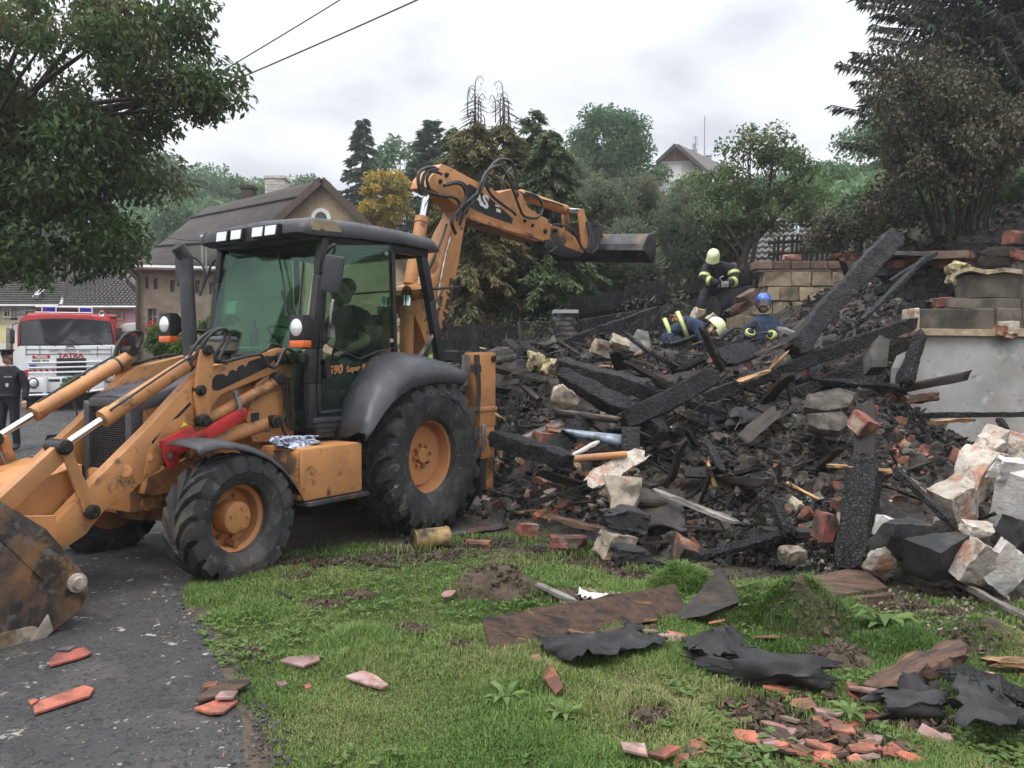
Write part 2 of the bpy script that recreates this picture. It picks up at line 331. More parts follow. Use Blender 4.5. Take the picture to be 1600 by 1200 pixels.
M['sheet_dark'] = mat('burnt_sheet_metal', [(.05,.048,.048),(.13,.12,.115)], scale=5, rough=.5, metal=.5, rnd=.3, spots=[((.16,.07,.035),4,.52,.64,.8)], bump=.003)
M['soil'] = mat('bare_soil', [(.045,.032,.022),(.10,.074,.052)], scale=7, detail=8, rough=.95, bump=.03, bscale=16)
M['tanblock'] = mat('tan_cinder_block', [(.20,.155,.10),(.32,.26,.18)], scale=6, detail=9, rough=.93, bump=.012, bscale=26, rnd=.22, spots=[((.06,.052,.044),2.4,.52,.66,.8),((.36,.32,.26),6,.6,.68,.6)])
M['wool'] = mat('yellow_mineral_wool', [(.30,.25,.13),(.45,.39,.24)], scale=12, rough=1, bump=.02, bscale=20, spots=[((.05,.045,.04),4,.5,.62,.9)])
# ================================================================== ground, road, rubble heap
def sstep(t): t = np.clip(t, 0, 1); return t*t*(3-2*t)
def ground_z(x, y):
    x = np.asarray(x, float); y = np.asarray(y, float)
    Hh = np.interp(x, [-6,-3,-1,4,8,14,30], [0,.25,1.2,2.4,4.2,5.5,7])
    z = Hh*sstep((y-8.2)/7.8)
    z = z + np.interp(x, [-8,-2,3,30], [.055,.08,.15,.17])*np.maximum(0, y-16) + np.interp(x,[-8,-3],[.055,.0])*np.clip(y-13.5,0,2.5)
    return np.minimum(z, 40)
def gz(x, y): return float(ground_z(x, y))
def fbm(X, Y, sc, oct_=4, seed=0):
    out = np.zeros_like(X); a = 1.0
    r = np.random.default_rng(seed)
    for o in range(oct_):
        n = 64; g = r.standard_normal((n, n))
        u = (X*sc*2**o + 100.3*o) % n; v = (Y*sc*2**o + 57.7*o) % n
        i = np.floor(u).astype(int) % n; j = np.floor(v).astype(int) % n; fu = u-np.floor(u); fv = v-np.floor(v)
        fu = fu*fu*(3-2*fu); fv = fv*fv*(3-2*fv)
        out += a*((g[i,j]*(1-fu)+g[(i+1)%n,j]*fu)*(1-fv)+(g[i,(j+1)%n]*(1-fu)+g[(i+1)%n,(j+1)%n]*fu)*fv); a *= .5
    return out
def grid_mesh(name, X, Y, Z, mats, keep=None, smooth=True):
    ny, nx = X.shape
    idx = np.arange(nx*ny).reshape(ny, nx)
    F = np.stack([idx[:-1,:-1], idx[:-1,1:], idx[1:,1:], idx[1:,:-1]], -1).reshape(-1, 4)
    if keep is not None:
        F = F[keep[:-1,:-1].ravel() & keep[1:,1:].ravel()]
    return np_mesh(name, np.stack([X.ravel(), Y.ravel(), Z.ravel()], 1), F, mats, smooth)
def np_mesh(name, V, F, mats, smooth=False, face_attr=None, fmat=None):
    me = bpy.data.meshes.new(name); k = F.shape[1]
    me.vertices.add(len(V)); me.vertices.foreach_set('co', np.asarray(V, np.float32).ravel())
    me.loops.add(F.size); me.loops.foreach_set('vertex_index', F.astype(np.int32).ravel())
    me.polygons.add(len(F)); me.polygons.foreach_set('loop_start', np.arange(0, F.size, k, dtype=np.int32))
    for m in (mats if isinstance(mats, (list, tuple)) else [mats]): me.materials.append(m)
    if fmat is not None: me.polygons.foreach_set('material_index', np.asarray(fmat, np.int32))
    me.polygons.foreach_set('use_smooth', np.full(len(F), smooth))
    me.update(calc_edges=True)
    if face_attr is not None:
        a = me.attributes.new('rnd', 'FLOAT', 'FACE'); a.data.foreach_set('value', np.asarray(face_attr, np.float32))
    return me

M['ground'] = mat('soil_and_turf_ground', [(.030,.030,.012),(.050,.040,.022),(.085,.064,.044)], scale=1.3, detail=9, rough=.95, bump=.03, bscale=14,
                  spots=[((.030,.042,.012),.8,.48,.60,.9),((.12,.105,.085),30,.60,.7,.6)], world=True)
M['asphalt'] = mat('worn_asphalt', [(.030,.030,.031),(.052,.051,.050)], scale=1.1, detail=9, rough=.85, bump=.012, bscale=55,
                   spots=[((.095,.088,.078),2.0,.52,.72,.7),((.012,.012,.012),34,.52,.62,.8),((.13,.125,.115),70,.60,.66,.8),((.30,.29,.27),9,.635,.665,.9)], rrange=.14, world=True)
def axis(*seg):
    out = []
    for a, b, s in seg: out += list(np.arange(a, b, s))
    return np.array(out + [seg[-1][1]])
gx = axis((-500,-80,60),(-80,-20,4),(-20,-6,.8),(-6,9,.16),(9,24,.8),(24,80,4),(80,500,60)); gy = axis((-30,2,4),(2,17,.16),(17,40,1),(40,120,4),(120,700,60))
GX, GY = np.meshgrid(gx, gy); GZ = ground_z(GX, GY)
near = (GY < 17) & (np.abs(GX) < 9)
GZ = GZ + np.where(near, fbm(GX, GY, 1.1, 4, 3)*.012, 0) - .02
g = link('ground', grid_mesh('ground', GX, GY, GZ, M['ground'])); tag(g, 'bare soil ground under the lawn and yard', kind='structure')

def road_edge(y): return np.interp(y, [-3,3.31,4.43,5.2,5.76,6.7,8,12,20,40], [-.3,-1.03,-1.56,-1.95,-2.2,-2.55,-3.1,-4.0,-5.2,-7])
ry = axis((-3,3,.5),(3,9,.06),(9,45,.6)); rt = np.r_[np.linspace(0,.85,20), np.linspace(.86,1,40)]
RT, RY = np.meshgrid(rt, ry); E_ = road_edge(RY) + fbm(RY*0, RY, 2.2, 4, 9)*.018
RX = -34 + (E_+34)*RT; RZ = ground_z(RX, RY) + .012 + fbm(RX, RY, .5, 3, 4)*.006
g = link('road', grid_mesh('road', RX, RY, RZ, M['asphalt'])); tag(g, 'dark asphalt lane with pale specks', kind='structure')

HEAP = [(690,835,8.1,0),(760,838,8.0,0),(850,838,7.9,0),(950,850,7.4,0),(1000,880,6.7,0),(1100,888,6.5,0),(1230,905,6.18,0),(1400,905,6.1,0),(1500,925,5.85,0),(1600,940,5.6,0),(1700,950,5.4,0),
 (700,700,10,1),(760,690,9.6,1),(850,610,10.2,1),(900,545,11.4,1),(800,560,12,1),(720,560,12.5,1),(1000,565,11,1),(950,640,9.6,1),(1000,700,8.8,1),(900,720,9,1),(860,790,8.3,1),(1000,785,7.6,1),
 (1100,605,9.8,1),(1060,530,12.6,1),(1100,525,13.2,1),(1110,500,16.5,1),(1100,690,8.3,1),(1100,780,7.5,1),(1200,520,13.8,1),(1190,560,11.8,1),(1200,610,9.8,1),(1200,700,8,1),(1230,800,7.0,1),
 (1260,575,10,1),(1300,610,8.8,1),(1300,700,7.6,1),(1330,480,12.4,1),(1300,520,11,1),(1360,545,9.6,1),(1370,600,8.6,1),(1380,660,7.9,1),(1400,720,7.4,1),(1440,690,8.2,1),(1400,800,6.8,1),(1330,850,6.4,1),
 (1490,700,8.2,1),(1500,790,7.0,1),(1560,720,8.0,1),(1560,840,6.4,1),(1650,800,7.0,1),(1700,740,7.6,1),(1400,470,11.2,1),(1390,430,12.8,1)]
_hp = []
for u, v, Z, k in HEAP:
    p = at(u, v, Z); _hp.append((p.x, p.y, p.z if k else -.10))
_hp += [(-2.6,9.4,.0),(-3.2,12,.5),(-2.4,14,1.0),(-3.6,9.0,-.3),(4.6,9.6,.6),(6.5,9.6,.6),(8,9.5,.6),(5.2,10.5,1.4),(7,11,1.6),(-1.6,8.6,-.1)]
_hp = np.array(_hp)
def rbf_fit(P, lam=.02):
    D = np.sqrt(((P[:,None,:2]-P[None,:,:2])**2).sum(-1)); n = len(P)
    A = np.zeros((n+3, n+3)); A[:n,:n] = D - lam*np.eye(n)*n*.0 ; A[:n,n] = 1; A[:n,n+1:] = P[:,:2]; A[n:,:n] = A[:n,n:].T
    w = np.linalg.solve(A + np.diag([-lam]*n+[0]*3), np.r_[P[:,2],0,0,0]); return w
_hw = rbf_fit(_hp)
def heap_z(x, y):
    x = np.asarray(x, float); y = np.asarray(y, float); D = np.sqrt((x[...,None]-_hp[:,0])**2 + (y[...,None]-_hp[:,1])**2)
    return D @ _hw[:-3] + _hw[-3] + _hw[-2]*x + _hw[-1]*y
hx = np.arange(-3.4, 7.6, .045); hy = np.arange(5.4, 15.4, .05)
HX, HY = np.meshgrid(hx, hy); HB = heap_z(HX, HY)
HZ = HB + fbm(HX, HY, 1.3, 6, 21)*.045 + np.abs(fbm(HX, HY, 4.5, 3, 5))*.022
keep = (HZ > ground_z(HX, HY) - .08)
# the cellar opening stays free: nothing behind the plaster wall and the block wall
keep &= ~((HY > 9.1) & (HX > 4.62 + (HY-9.1)*.40)) & ~((HY > 13.6) & (HX > 3.6))
g = link('rubble_heap', grid_mesh('rubble_heap', HX, HY, HZ, M['ash'], keep, smooth=False)); tag(g, 'heap of ash, soot and charcoal soil left by the fire', kind='stuff')
def top_z(x, y):
    return max(float(heap_z(x, y)) , gz(x, y))
# ================================================================== backhoe loader (local axes: x forward, y to its left, z up)
MO = Vector((-1.633, 8.52, 0)); MF = Vector((-.552, -.834, 0)).normalized(); ML = Vector((0,0,1)).cross(MF)
def mp(u, v, my):                                  # photo point on the machine's plane y = my, in machine axes
    d = ray(u, v); C = Vector((0,0,CAMH)); t = (my - (C-MO).dot(ML)) / d.dot(ML); p = C + d*t - MO
    return Vector((p.dot(MF), my, p.z))
def mps(pts, my): return [mp(u, v, my) for u, v in pts]
BH = thing('backhoe_loader', 'orange backhoe loader with dark cab parked between asphalt lane and rubble', 'backhoe loader', MO, math.atan2(MF.y, MF.x))
def mir(mb):
    o = MB(); o.v = [(x, -y, z) for x, y, z in mb.v]; o.f = [tuple(reversed(f)) for f in mb.f]; o.m = list(mb.m); return o
def part(name, mb, m, parent=None, smooth=35, bevel=None, label=None):
    o = mb.build(name, m, parent or BH, smooth=smooth, bevel=bevel)
    if label: o['label'] = label
    return o
def both(name, mb, m, **k):
    a = part(name, mb, m, **k); b = part(name, mir(mb), m, **k); return a, b

# ---- wheels
def make_wheel(R, hw, rim, nl, lug, dish, front):
    tb = MB(); k = R - rim
    prof = [(rim-.01,-hw*.80),(rim+.02,-hw*.88),(rim+k*.35,-hw*1.04),(R-k*.30,-hw*1.06),(R-lug-.03,-hw*.96),(R-lug,-hw*.75),(R-lug,0)]
    prof = prof + [(r,-y) for r, y in reversed(prof[:-1])]
    tb.lathe(prof + [(rim-.02, hw*.7), (rim-.02, -hw*.7)], ax=(0,1,0), n=72, closed=True)
    for sd in (-1, 1):
        for i in range(nl):
            a0 = 2*PI*(i + (.5 if sd > 0 else 0))/nl
            sec = [(.0,0,R-lug*1.2,R,.045),(.45,.20,R-lug*1.2,R,.048),(.80,.29,R-lug*1.3,R-.006,.055),(1.02,.33,R-lug*1.9,R-lug*.35,.058),(1.10,.35,R-lug*3.0,R-lug*2.4,.05)]
            vs = []
            for y, da, r0, r1, w in sec:
                wa = w/R*(1.25 if front else 1.1); a = a0 + da*(1.35 if front else 1.0)
                for (r, s_) in ((r0,-1.25),(r0,1.25),(r1,.8),(r1,-.8)):
                    vs.append((math.cos(a+s_*wa)*r, sd*y*hw, math.sin(a+s_*wa)*r))
            fs = [(0,1,2,3)]
            for j in range(4):
                for q in range(4): fs.append((j*4+q, j*4+4+q, j*4+4+(q+1)%4, j*4+(q+1)%4))
            fs.append((19,18,17,16))
            tb.add(vs, [tuple(reversed(f)) for f in fs] if sd > 0 else fs)
    rb = MB(); y0 = hw*.80
    if front:
        rp = [(rim+.012,y0+.004),(rim+.014,y0-.014),(rim-.012,y0-.03),(rim-.022,y0-.09),(rim-.05,y0-.10),(rim-.055,y0-.2),(.02,y0-.2)]
    else:
        rp = [(rim+.014,y0+.004),(rim+.016,y0-.018),(rim-.01,y0-.03),(rim-.02,y0-.07),(rim-.045,y0-.08),(rim-.055,y0-.19),(rim-.07,y0-.20),(rim-.09,y0-.17),(.10,y0-.165),(.09,y0-.17),(0.02,y0-.17)]
    rb.lathe(rp + [(.02,-y0),(rim+.012,-y0)], ax=(0,1,0), n=56, cap=False)
    hb = MB()
    if front:
        hb.lathe([(.125,y0-.21),(.125,y0-.06),(.118,y0-.045),(.09,y0-.035),(0,y0-.033)], ax=(0,1,0), n=28)
        for i in range(8):
            a = 2*PI*i/8; c = Vector((math.cos(a)*.165, 0, math.sin(a)*.165)); hb.cyl(c+Vector((0,y0-.2,0)), c+Vector((0,y0-.165,0)), .017, 6)
        for a in (.6, 2.2, 3.4, 4.6): c = Vector((math.cos(a)*.075, 0, math.sin(a)*.075)); hb.cyl(c+Vector((0,y0-.04,0)), c+Vector((0,y0-.022,0)), .013, 6)
        hb.cyl((.05,y0-.19,-.19), (.05,y0-.08,-.2), .028, 12)
    else:
        hb.lathe([(.078,y0-.18),(.078,y0-.13),(.07,y0-.12),(0,y0-.12)], ax=(0,1,0), n=24)
        for i in range(8):
            a = 2*PI*i/8+.2; c = Vector((math.cos(a)*.108, 0, math.sin(a)*.108)); hb.cyl(c+Vector((0,y0-.175,0)), c+Vector((0,y0-.125,0)), .017, 6)
    return tb.mesh('tyre', M['rubber'], smooth=30), rb.mesh('rim', M['orange_rim'], smooth=40), hb.mesh('hub', M['orange_dirty'], smooth=35)
for (R, hw, rim, nl, lug, x, y, z, fr) in ((.735,.235,.375,21,.05,0,.865,.715,False), (.485,.165,.278,17,.042,2.19,.855,.455,True)):
    ms = make_wheel(R, hw, rim, nl, lug, 0, fr)
    for sd in (1, -1):
        w = bpy.data.objects.new('wheel', None); COL.objects.link(w); w.parent = BH; w.location = (x, sd*y, z); w.rotation_euler = (0, .3*sd, 0 if sd > 0 else PI)
        for me in ms: link(me.name, me, w)

# ---- chassis, axles, hood
mb = MB(); mb.box((-.95,-.30,.55),(2.45,.30,.98)); mb.box((-.9,-.36,.62),(1.2,.36,1.05)); part('chassis', mb, M['orange_dirty'], bevel=.012)
mb = MB(); mb.box((2.08,-.72,.36),(2.30,.72,.54)); mb.box((2.12,-.16,.40),(2.5,.16,.60)); mb.cyl((2.19,-.80,.455),(2.19,.80,.455),.09,16)
mb.box((-.13,-.75,.60),(.13,.75,.84)); mb.cyl((0,-.8,.715),(0,.8,.715),.13,16); part('axle', mb, M['orange_dirty'], bevel=.01)
mb = MB(); mb.box((-.8,-.55,.62),(1.25,.55,.98)); part('belly_frame', mb, M['char_metal'])
# front frame / radiator guard with the tow eye
mb = MB(); mb.box((2.40,-.30,.50),(2.66,.30,.80)); part('front_frame', mb, M['orange'], bevel=.012)
mb = MB(); c = mp(231,787,.31); mb.lathe([(.028,-.012),(.055,-.012),(.055,.012),(.028,.012)], o=c, ax=(0,1,0), n=18, closed=True); part('tow_eye', mb, M['orange_dirty'])
def loft(secs, cap=True):                           # cross-sections with the same number of points
    m_ = MB(); n = len(secs[0]); vs = [p for s_ in secs for p in s_]; fs = []
    for i in range(len(secs)-1):
        for j in range(n): fs.append((i*n+j, i*n+(j+1)%n, (i+1)*n+(j+1)%n, (i+1)*n+j))
    if cap: fs.append(tuple(range(n-1,-1,-1))); fs.append(tuple(range((len(secs)-1)*n, len(secs)*n)))
    m_.add(vs, fs); return m_
def hoodsec(x, w, zt, zb, r=.07):
    return [(x,w,zb),(x,w,zt-r),(x,w-r*.3,zt-r*.3),(x,w-r,zt),(x,0,zt+.018),(x,-w+r,zt),(x,-w+r*.3,zt-r*.3),(x,-w,zt-r),(x,-w,zb)]
part('hood', loft([hoodsec(2.63,.315,1.355,1.26),hoodsec(2.58,.325,1.385,1.26),hoodsec(2.1,.345,1.51,1.36),hoodsec(1.6,.365,1.62,1.46),hoodsec(1.22,.38,1.685,1.52)]), M['hood'], smooth=50)
part('hood', loft([hoodsec(2.585,.318,1.28,.80,.02),hoodsec(2.1,.338,1.41,.80,.02),hoodsec(1.22,.373,1.58,.80,.02)]), M['orange'], label='orange engine side panels under the dark hood')
mb = MB()
mb.prism([(2.66,.325,.70),(2.66,.245,.70),(2.66,.245,1.30),(2.66,.325,1.33)], (-.10,0,0)); mb.prism([(2.66,-.325,.70),(2.66,-.325,1.33),(2.66,-.245,1.30),(2.66,-.245,.70)], (-.10,0,0))
mb.box((2.56,-.25,1.28),(2.655,.25,1.35)); mb.box((2.56,-.25,.66),(2.655,.25,.73)); part('grille_frame', mb, M['dkgrey'], bevel=.012)
mb = MB(); mb.box((2.60,-.25,.72),(2.61,.25,1.29))
for i in range(34): z = .735+i*.0165; mb.box((2.61,-.25,z),(2.628,.25,z+.006))
for i in range(24): y = -.24+i*.0205; mb.box((2.612,y,.73),(2.625,y+.005,1.28))
part('grille', mb, M['grille'], smooth=None)
# intake pre-cleaner and exhaust
c = mp(348,545,.06); c.z = 1.55; r = .128
mb = MB(); mb.lathe([(.09,0),(.09,.06),(.17,.07),(.155,.085),(.07,.10),(.07,.14),(r*.85,.15),(r*.95,.17)], o=c, n=28); mb.mi = 0
part('intake_base', mb, M['dkgrey'])
mb = MB(); mb.lathe([(r*.9,.165),(r,.175),(r*1.03,.245),(r*1.0,.25)], o=c, n=28); part('intake_bowl', mb, mat('olive_dusty_bowl', [(.12,.11,.08),(.18,.165,.12)], rough=.6))
mb = MB(); mb.lathe([(r*1.05,.25),(r*1.06,.27),(r*.85,.295),(0,.305)], o=c, n=28); part('intake_cap', mb, M['dkgrey'])
e0 = mp(300,560,-.30); e0.z = 1.45; e1 = mp(290,408,-.30)
mb = MB(); mb.tube(smoothpath([e0, e0*.3+e1*.7, e1, e1+Vector((.02,.0,.05)), e1+Vector((.08,0,.12))], 5), .062, 18); part('exhaust_stack', mb, M['dkgrey'])
d = (Vector((.06,0,.07))).normalized(); q = e1+Vector((.08,0,.12)); mb = MB(); mb.cyl(q, q+d*.004, .054, 16); part('exhaust_mouth', mb, M['black_print'])

# ---- loader arms and linkage (left traced, right mirrored)
ARM = [(446,543),(452,556),(446,572),(430,582),(345,617),(318,655),(300,668),(275,700),(262,716),(250,735),(222,754),(205,770),(165,797),(150,815),(135,835),(103,857),(85,850),(74,829),(145,755),(231,669),(306,586),(325,574)]
mb = MB().prism(mps(ARM, .525), (0,-.11,0)); both('loader_arm', mb, M['orange'], bevel=.012)
mb = MB().prism(mps([(224,747),(232,705),(262,660),(290,648),(296,660),(268,690),(246,730)], .530), (0,-.01,0))
for (u, v, r) in ((196,736,.045),(233,715,.028)): mb.cyl(mp(u,v,.525), mp(u,v,.534), r, 22)
both('arm_reinforcement_plate', mb, M['orange_dirty'], bevel=.004)
LNK = [(313,548),(320,541),(332,545),(334,560),(331,600),(329,622),(329,652),(324,664),(314,660),(309,650),(305,616),(307,598)]
mb = MB().prism(mps(LNK, .57), (0,-.035,0)); both('lift_link', mb, M['orange'], bevel=.006)
def pin(name, u, v, r, y0, y1, parent=None, sym=True):
    mb = MB(); c0 = mp(u,v,y1); mb.lathe([(r,y0-y1),(r,-.004),(r*.9,0),(r*.62,.001),(r*.58,.014),(0,.014)], o=c0, ax=(0,1,0), n=18)
    if sym: both(name, mb, M['grease'], parent=parent)
    else: part(name, mb, M['grease'], parent=parent)
for u, v, r in ((327,547,.042),(316.5,610,.042),(321,657,.05)): pin('pivot_pin', u, v, r, .40, .60)
# bucket tilt cylinder
def cylinder(p0, p1, p2, rb, rr, name):             # barrel p0-p1, rod p1-p2
    p0, p1, p2 = Vector(p0), Vector(p1), Vector(p2); d = (p1-p0).normalized()
    a = MB(); a.tube([p0, p0+d*.02, p1-d*.07, p1-d*.069, p1], [rb*.7, rb, rb, rb*1.12, rb*1.12], 20); b = MB(); b.cyl(p1-d*.01, p2, rr, 16)
    return a, b
a, b = cylinder(mp(318,553,.47), mp(160,655,.47), mp(108,690,.47), .057, .027, 'tilt')
both('tilt_cylinder', a, M['orange']); both('tilt_cylinder_rod', b, M['chrome'])
p = [mp(300,556,.53), mp(262,580,.535), mp(200,622,.535), mp(172,641,.53)]
mb = MB().tube(smoothpath(p,4), .009, 8); both('cylinder_pipe', mb, M['hose'])
for u, v in ((292,570),(170,649)): c = mp(u,v,.47); d = (mp(160,655,.47)-mp(318,553,.47)).normalized(); both('cylinder_clamp', MB().cyl(c-d*.010, c+d*.010, .061, 20), M['char_metal'])
# lift cylinder
a, b = cylinder(mp(424,658,.47), mp(292,705,.47), mp(252,728,.47), .062, .032, 'lift')
both('lift_cylinder', a, M['orange']); both('lift_cylinder_rod', b, M['chrome'])
mb = MB().tube([mp(437,594,.53), mp(325,656,.53)], .048, 18); both('parallel_bar', mb, M['orange_dirty'])
for u, v, r in ((439,592,.055),(434,659,.055),(443,560,.052)): pin('tower_pin', u, v, r, .40, .58)
mb = MB().prism(mps([(366,611),(371,609),(378,630),(379,644),(373,645),(372,632)], .60), (0,-.03,0)); part('strut_bracket', mb, M['steel'], bevel=.003)
RED = [(251,689),(300,665),(304,674),(310,676),(372,641),(384,637),(387,641),(387,648),(379,658),(279,712),(281,724),(266,733),(262,728)]
mb = MB().prism(mps(RED, .60), (0,-.025,0)); rs = part('safety_strut', mb, M['red'], bevel=.004)
mb = MB(); mb.cyl(mp(265,712,.59), mp(265,712,.625), .022, 12); part('strut_bolt', mb, M['char_metal'])
# torn black decal and warning decals on the arm
DEC = [(745,805),(700,800),(683,760),(690,690),(722,650),(790,640),(830,665),(850,620),(882,600),(920,615),(940,570),(980,550),(1010,575),(1040,520),(1200,470),(1285,468),(1292,500),(1235,550),(1210,585)]
mb = MB().prism(mps([(220+x/6.154, 480+y/6.154) for x, y in DEC], .5275), (0,-.002,0)); part('torn_decal', mb, M['black'])
mb = MB().prism(mps([(237,690),(297,628),(299,632),(281,650),(240,697)], .5275), (0,-.002,0)); part('worn_stripe', mb, M['black'])
mb = MB().prism(mps([(283,668),(287,658.5),(294,664)], .533), (0,-.002,0)); part('warning_decal', mb, M['yellow'])
mb = MB().prism(mps([(392,646),(405,644),(405.5,658),(393,660)], .50), (0,-.003,0)); part('data_plate', mb, M['black_print'])
# tower plates
TW = [(446,545),(456,552),(462,640),(458,690),(395,690),(385,655),(400,600),(425,580)]
mb = MB().prism(mps(TW, .495), (0,-.03,0)); both('loader_tower', mb, M['orange'], bevel=.006)
mb = MB().prism(mps([(300,712),(330,700),(420,690),(455,690),(455,715),(330,745),(262,770),(240,775),(225,772),(232,745)], .40), (0,-.10,0)); both('front_side_frame', mb, M['orange_dirty'], bevel=.008)

# ---- bucket and its linkage
a = MB().prism(mps([(97,705),(99,692),(112,690),(116,712),(151,788),(152,798),(142,806),(131,800),(128,790)], .55), (0,-.03,0)); both('bucket_link', a, M['orange'], bevel=.005)
a = MB().prism(mps([(97,705),(99,692),(112,690),(116,712),(151,788),(152,798),(142,806),(131,800),(128,790)], .44), (0,-.03,0)); both('bucket_link', a, M['orange_dirty'], bevel=.005)
a = MB(); p0 = mp(100,700,.49); p1 = mp(-20,812,.49); a.bar(p0, p1, .07, .12); both('bucket_tilt_link', a, M['orange'], bevel=.008)
for u, v, r in ((104,699,.05),(147,800,.05)): pin('bucket_pin', u, v, r, .37, .575)
# bucket shell: side profile in the x-z plane
BP = [(4.10,.98),(3.942,.85),(3.692,.646),(3.475,.338),(3.448,.235),(3.49,.13),(3.69,.02),(4.00,-.01),(4.42,.0)]
sp_ = [Vector((x, 1.125, z)) for x, z in BP]
mb = MB()
for i in range(len(BP)-1):
    (x0, z0), (x1, z1) = BP[i], BP[i+1]; d = Vector((x1-x0, 0, z1-z0)).normalized(); nn = Vector((-d.z, 0, d.x))*.016
    if nn.x < 0: nn = -nn
    mb.prism([(x0,1.12,z0),(x1,1.12,z1),(x1+nn.x,1.12,z1+nn.z),(x0+nn.x,1.12,z0+nn.z)], (0,-2.24,0))
bk = part('bucket', mb, M['bucket'])
SIDE = [(x,1.13,z) for x, z in BP] + [(4.36,1.13,.22),(4.20,1.13,.7)]
a = MB().prism(SIDE, (0,-.02,0)); both('bucket_side_plate', a, M['bucket'], bevel=.004)
a = MB().prism([mp(0,833,1.136), mp(72,903,1.136), mp(78,909,1.136), mp(76,915,1.136), mp(0,842,1.136)], (0,-.006,0)); part('bucket_wear_strip', a, M['bucket'])
a = MB().prism([(3.68,1.14,.03),(3.78,1.14,.10),(4.42,1.14,.12),(4.45,1.14,-.012),(3.98,1.14,-.022)], (0,-.03,0)); both('cutting_edge', a, M['bucket_edge'], bevel=.004)
a = MB().prism(mps([(76,960),(84,985),(68,1000),(48,1003),(60,985)], 1.145), (0,-.03,0)); part('torn_edge', a, M['bucket_edge'], bevel=.004)
a = MB(); c = mp(118,910,1.12); a.lathe([(.058,0),(.058,.03),(.04,.035),(.035,.05),(0,.05)], o=c, ax=(0,1,0), n=20); part('side_pin', a, M['bucket_edge'])
a = MB().prism([(3.36,.60,.30),(3.36,.60,.62),(3.66,.60,.66),(3.52,.60,.30)], (0,-.05,0)); both('bucket_bracket', a, M['orange_dirty'], bevel=.005)
a = MB().prism([mp(128,680+45,.38),(3.05,.38,.62),(3.45,.38,.42),(3.6,.38,.78)], (0,-.76,0)); part('bucket_cross_plate', a, M['orange'], bevel=.006)

# ---- tank box, fenders, steps
mb = MB(); mb.box((.94,.50,.50),(1.62,1.02,.93)); part('fuel_tank', mb, M['orange'], bevel=.03)
mb = MB(); mb.box((.90,.50,.46),(1.60,1.06,.495)); part('step', mb, M['char_metal'], bevel=.005)
mb = MB(); mb.box((1.615,.52,.52),(1.64,.98,.90)); part('tank_front', mb, M['orange_dirty'], bevel=.005)
mb = MB(); mb.cyl((1.5,.62,.93),(1.5,.62,.965),.05,14); part('filler_cap', mb, M['orange_dirty'])
def sheet(rows, name, m, th=.012, sides=('',), smooth=60):
    mb = MB(); n = len(rows[0]); vs = [p for r_ in rows for p in r_]; fs = [(i*n+j, i*n+j+1, (i+1)*n+j+1, (i+1)*n+j) for i in range(len(rows)-1) for j in range(n-1)]
    mb.add(vs, fs); return mb
up = [(543,684),(549,655),(557,628),(570,600),(585,577),(602,562),(622,552),(653,556),(687,567),(710,581),(724,594)]
lw = [(571,687),(581,672),(590,658),(600,643),(612,628),(627,615),(645,604),(663,599),(687,595),(708,596),(724,599)]
R0 = [mp(u,v,.86) for u, v in up]; R3 = [mp(u,v,1.13) for u, v in lw]
Rm = [Vector((a_.x, .68, a_.z+.0)) for a_ in R0]
R1 = [a_.lerp(b_, .34) + Vector((0,.06,.055)) for a_, b_ in zip(R0, R3)]
R2 = [a_.lerp(b_, .74) + Vector((0,.055,.045)) for a_, b_ in zip(R0, R3)]
R4 = [p_ + Vector((0,-.02,-.012)) for p_ in R3]
for sd in (1,-1):
    mb = sheet([Rm, R0, R1, R2, R3, R4], 'rear_fender', None)
    if sd < 0: mb = mir(mb)
    o = part('rear_fender', mb, M['dkgrey'], smooth=70); o.modifiers.new('thickness', 'SOLIDIFY').thickness = .012
ff = [(312,707),(322,700),(345,695),(370,696),(395,702),(420,713),(445,733),(462,755),(474,778)]
for sd in (1,-1):
    Q = [mp(u,v,1.04) for u, v in ff]
    mb = sheet([[Vector((p_.x,.66,p_.z+.03)) for p_ in Q], [Vector((p_.x,.85,p_.z+.03)) for p_ in Q], [Vector((p_.x,1.0,p_.z+.015)) for p_ in Q], [Vector((p_.x,1.04,p_.z-.03)) for p_ in Q]], '', None)
    if sd < 0: mb = mir(mb)
    o = part('front_fender', mb, M['dkgrey'], smooth=70); o.modifiers.new('thickness', 'SOLIDIFY').thickness = .008
    mb = MB().tube([(1.72,.55,.7),(1.75,.75,.72),(1.80,.98,.70)], .02, 8); 
    part('fender_bracket', mb if sd > 0 else mir(mb), M['char_metal'])

# ---- cab
CW = .70
mb = MB()
def post(pts, w=.07, t=.07):
    P = [Vector(p) for p in pts]
    for a_, b_ in zip(P, P[1:]): mb.bar(a_, b_, t, w, up=(0,1,0))
fl = mps([(505,368),(499,430),(487,545),(484,600),(487,668)], CW-.02)
post(fl, .075, .085); post([(p.x,-p.y,p.z) for p in fl], .075, .085)
md = [(.20,CW-.03,2.76),(.155,CW-.03,1.60)]; 
post(mps([(612,378),(616,560)], CW-.03), .05, .05); post([(p.x,-p.y,p.z) for p in mps([(612,378),(616,560)], CW-.03)], .05, .05)
rp = mps([(655,380),(671,470),(689,572),(691,600)], CW-.05); post(rp, .08, .10); post([(p.x,-p.y,p.z) for p in rp], .08, .10)
post(mps([(508,372),(505,455),(499,545),(496,600),(497,645)], CW-.015), .05, .05)
zt = 2.73
mb.bar((1.10,-.68,zt),(1.10,.68,zt),.10,.08); mb.bar((-.33,-.66,zt),(-.33,.66,zt),.08,.08); mb.bar((-.36,.66,zt),(1.12,.66,zt),.08,.08); mb.bar((-.36,-.66,zt),(1.12,-.66,zt),.08,.08)
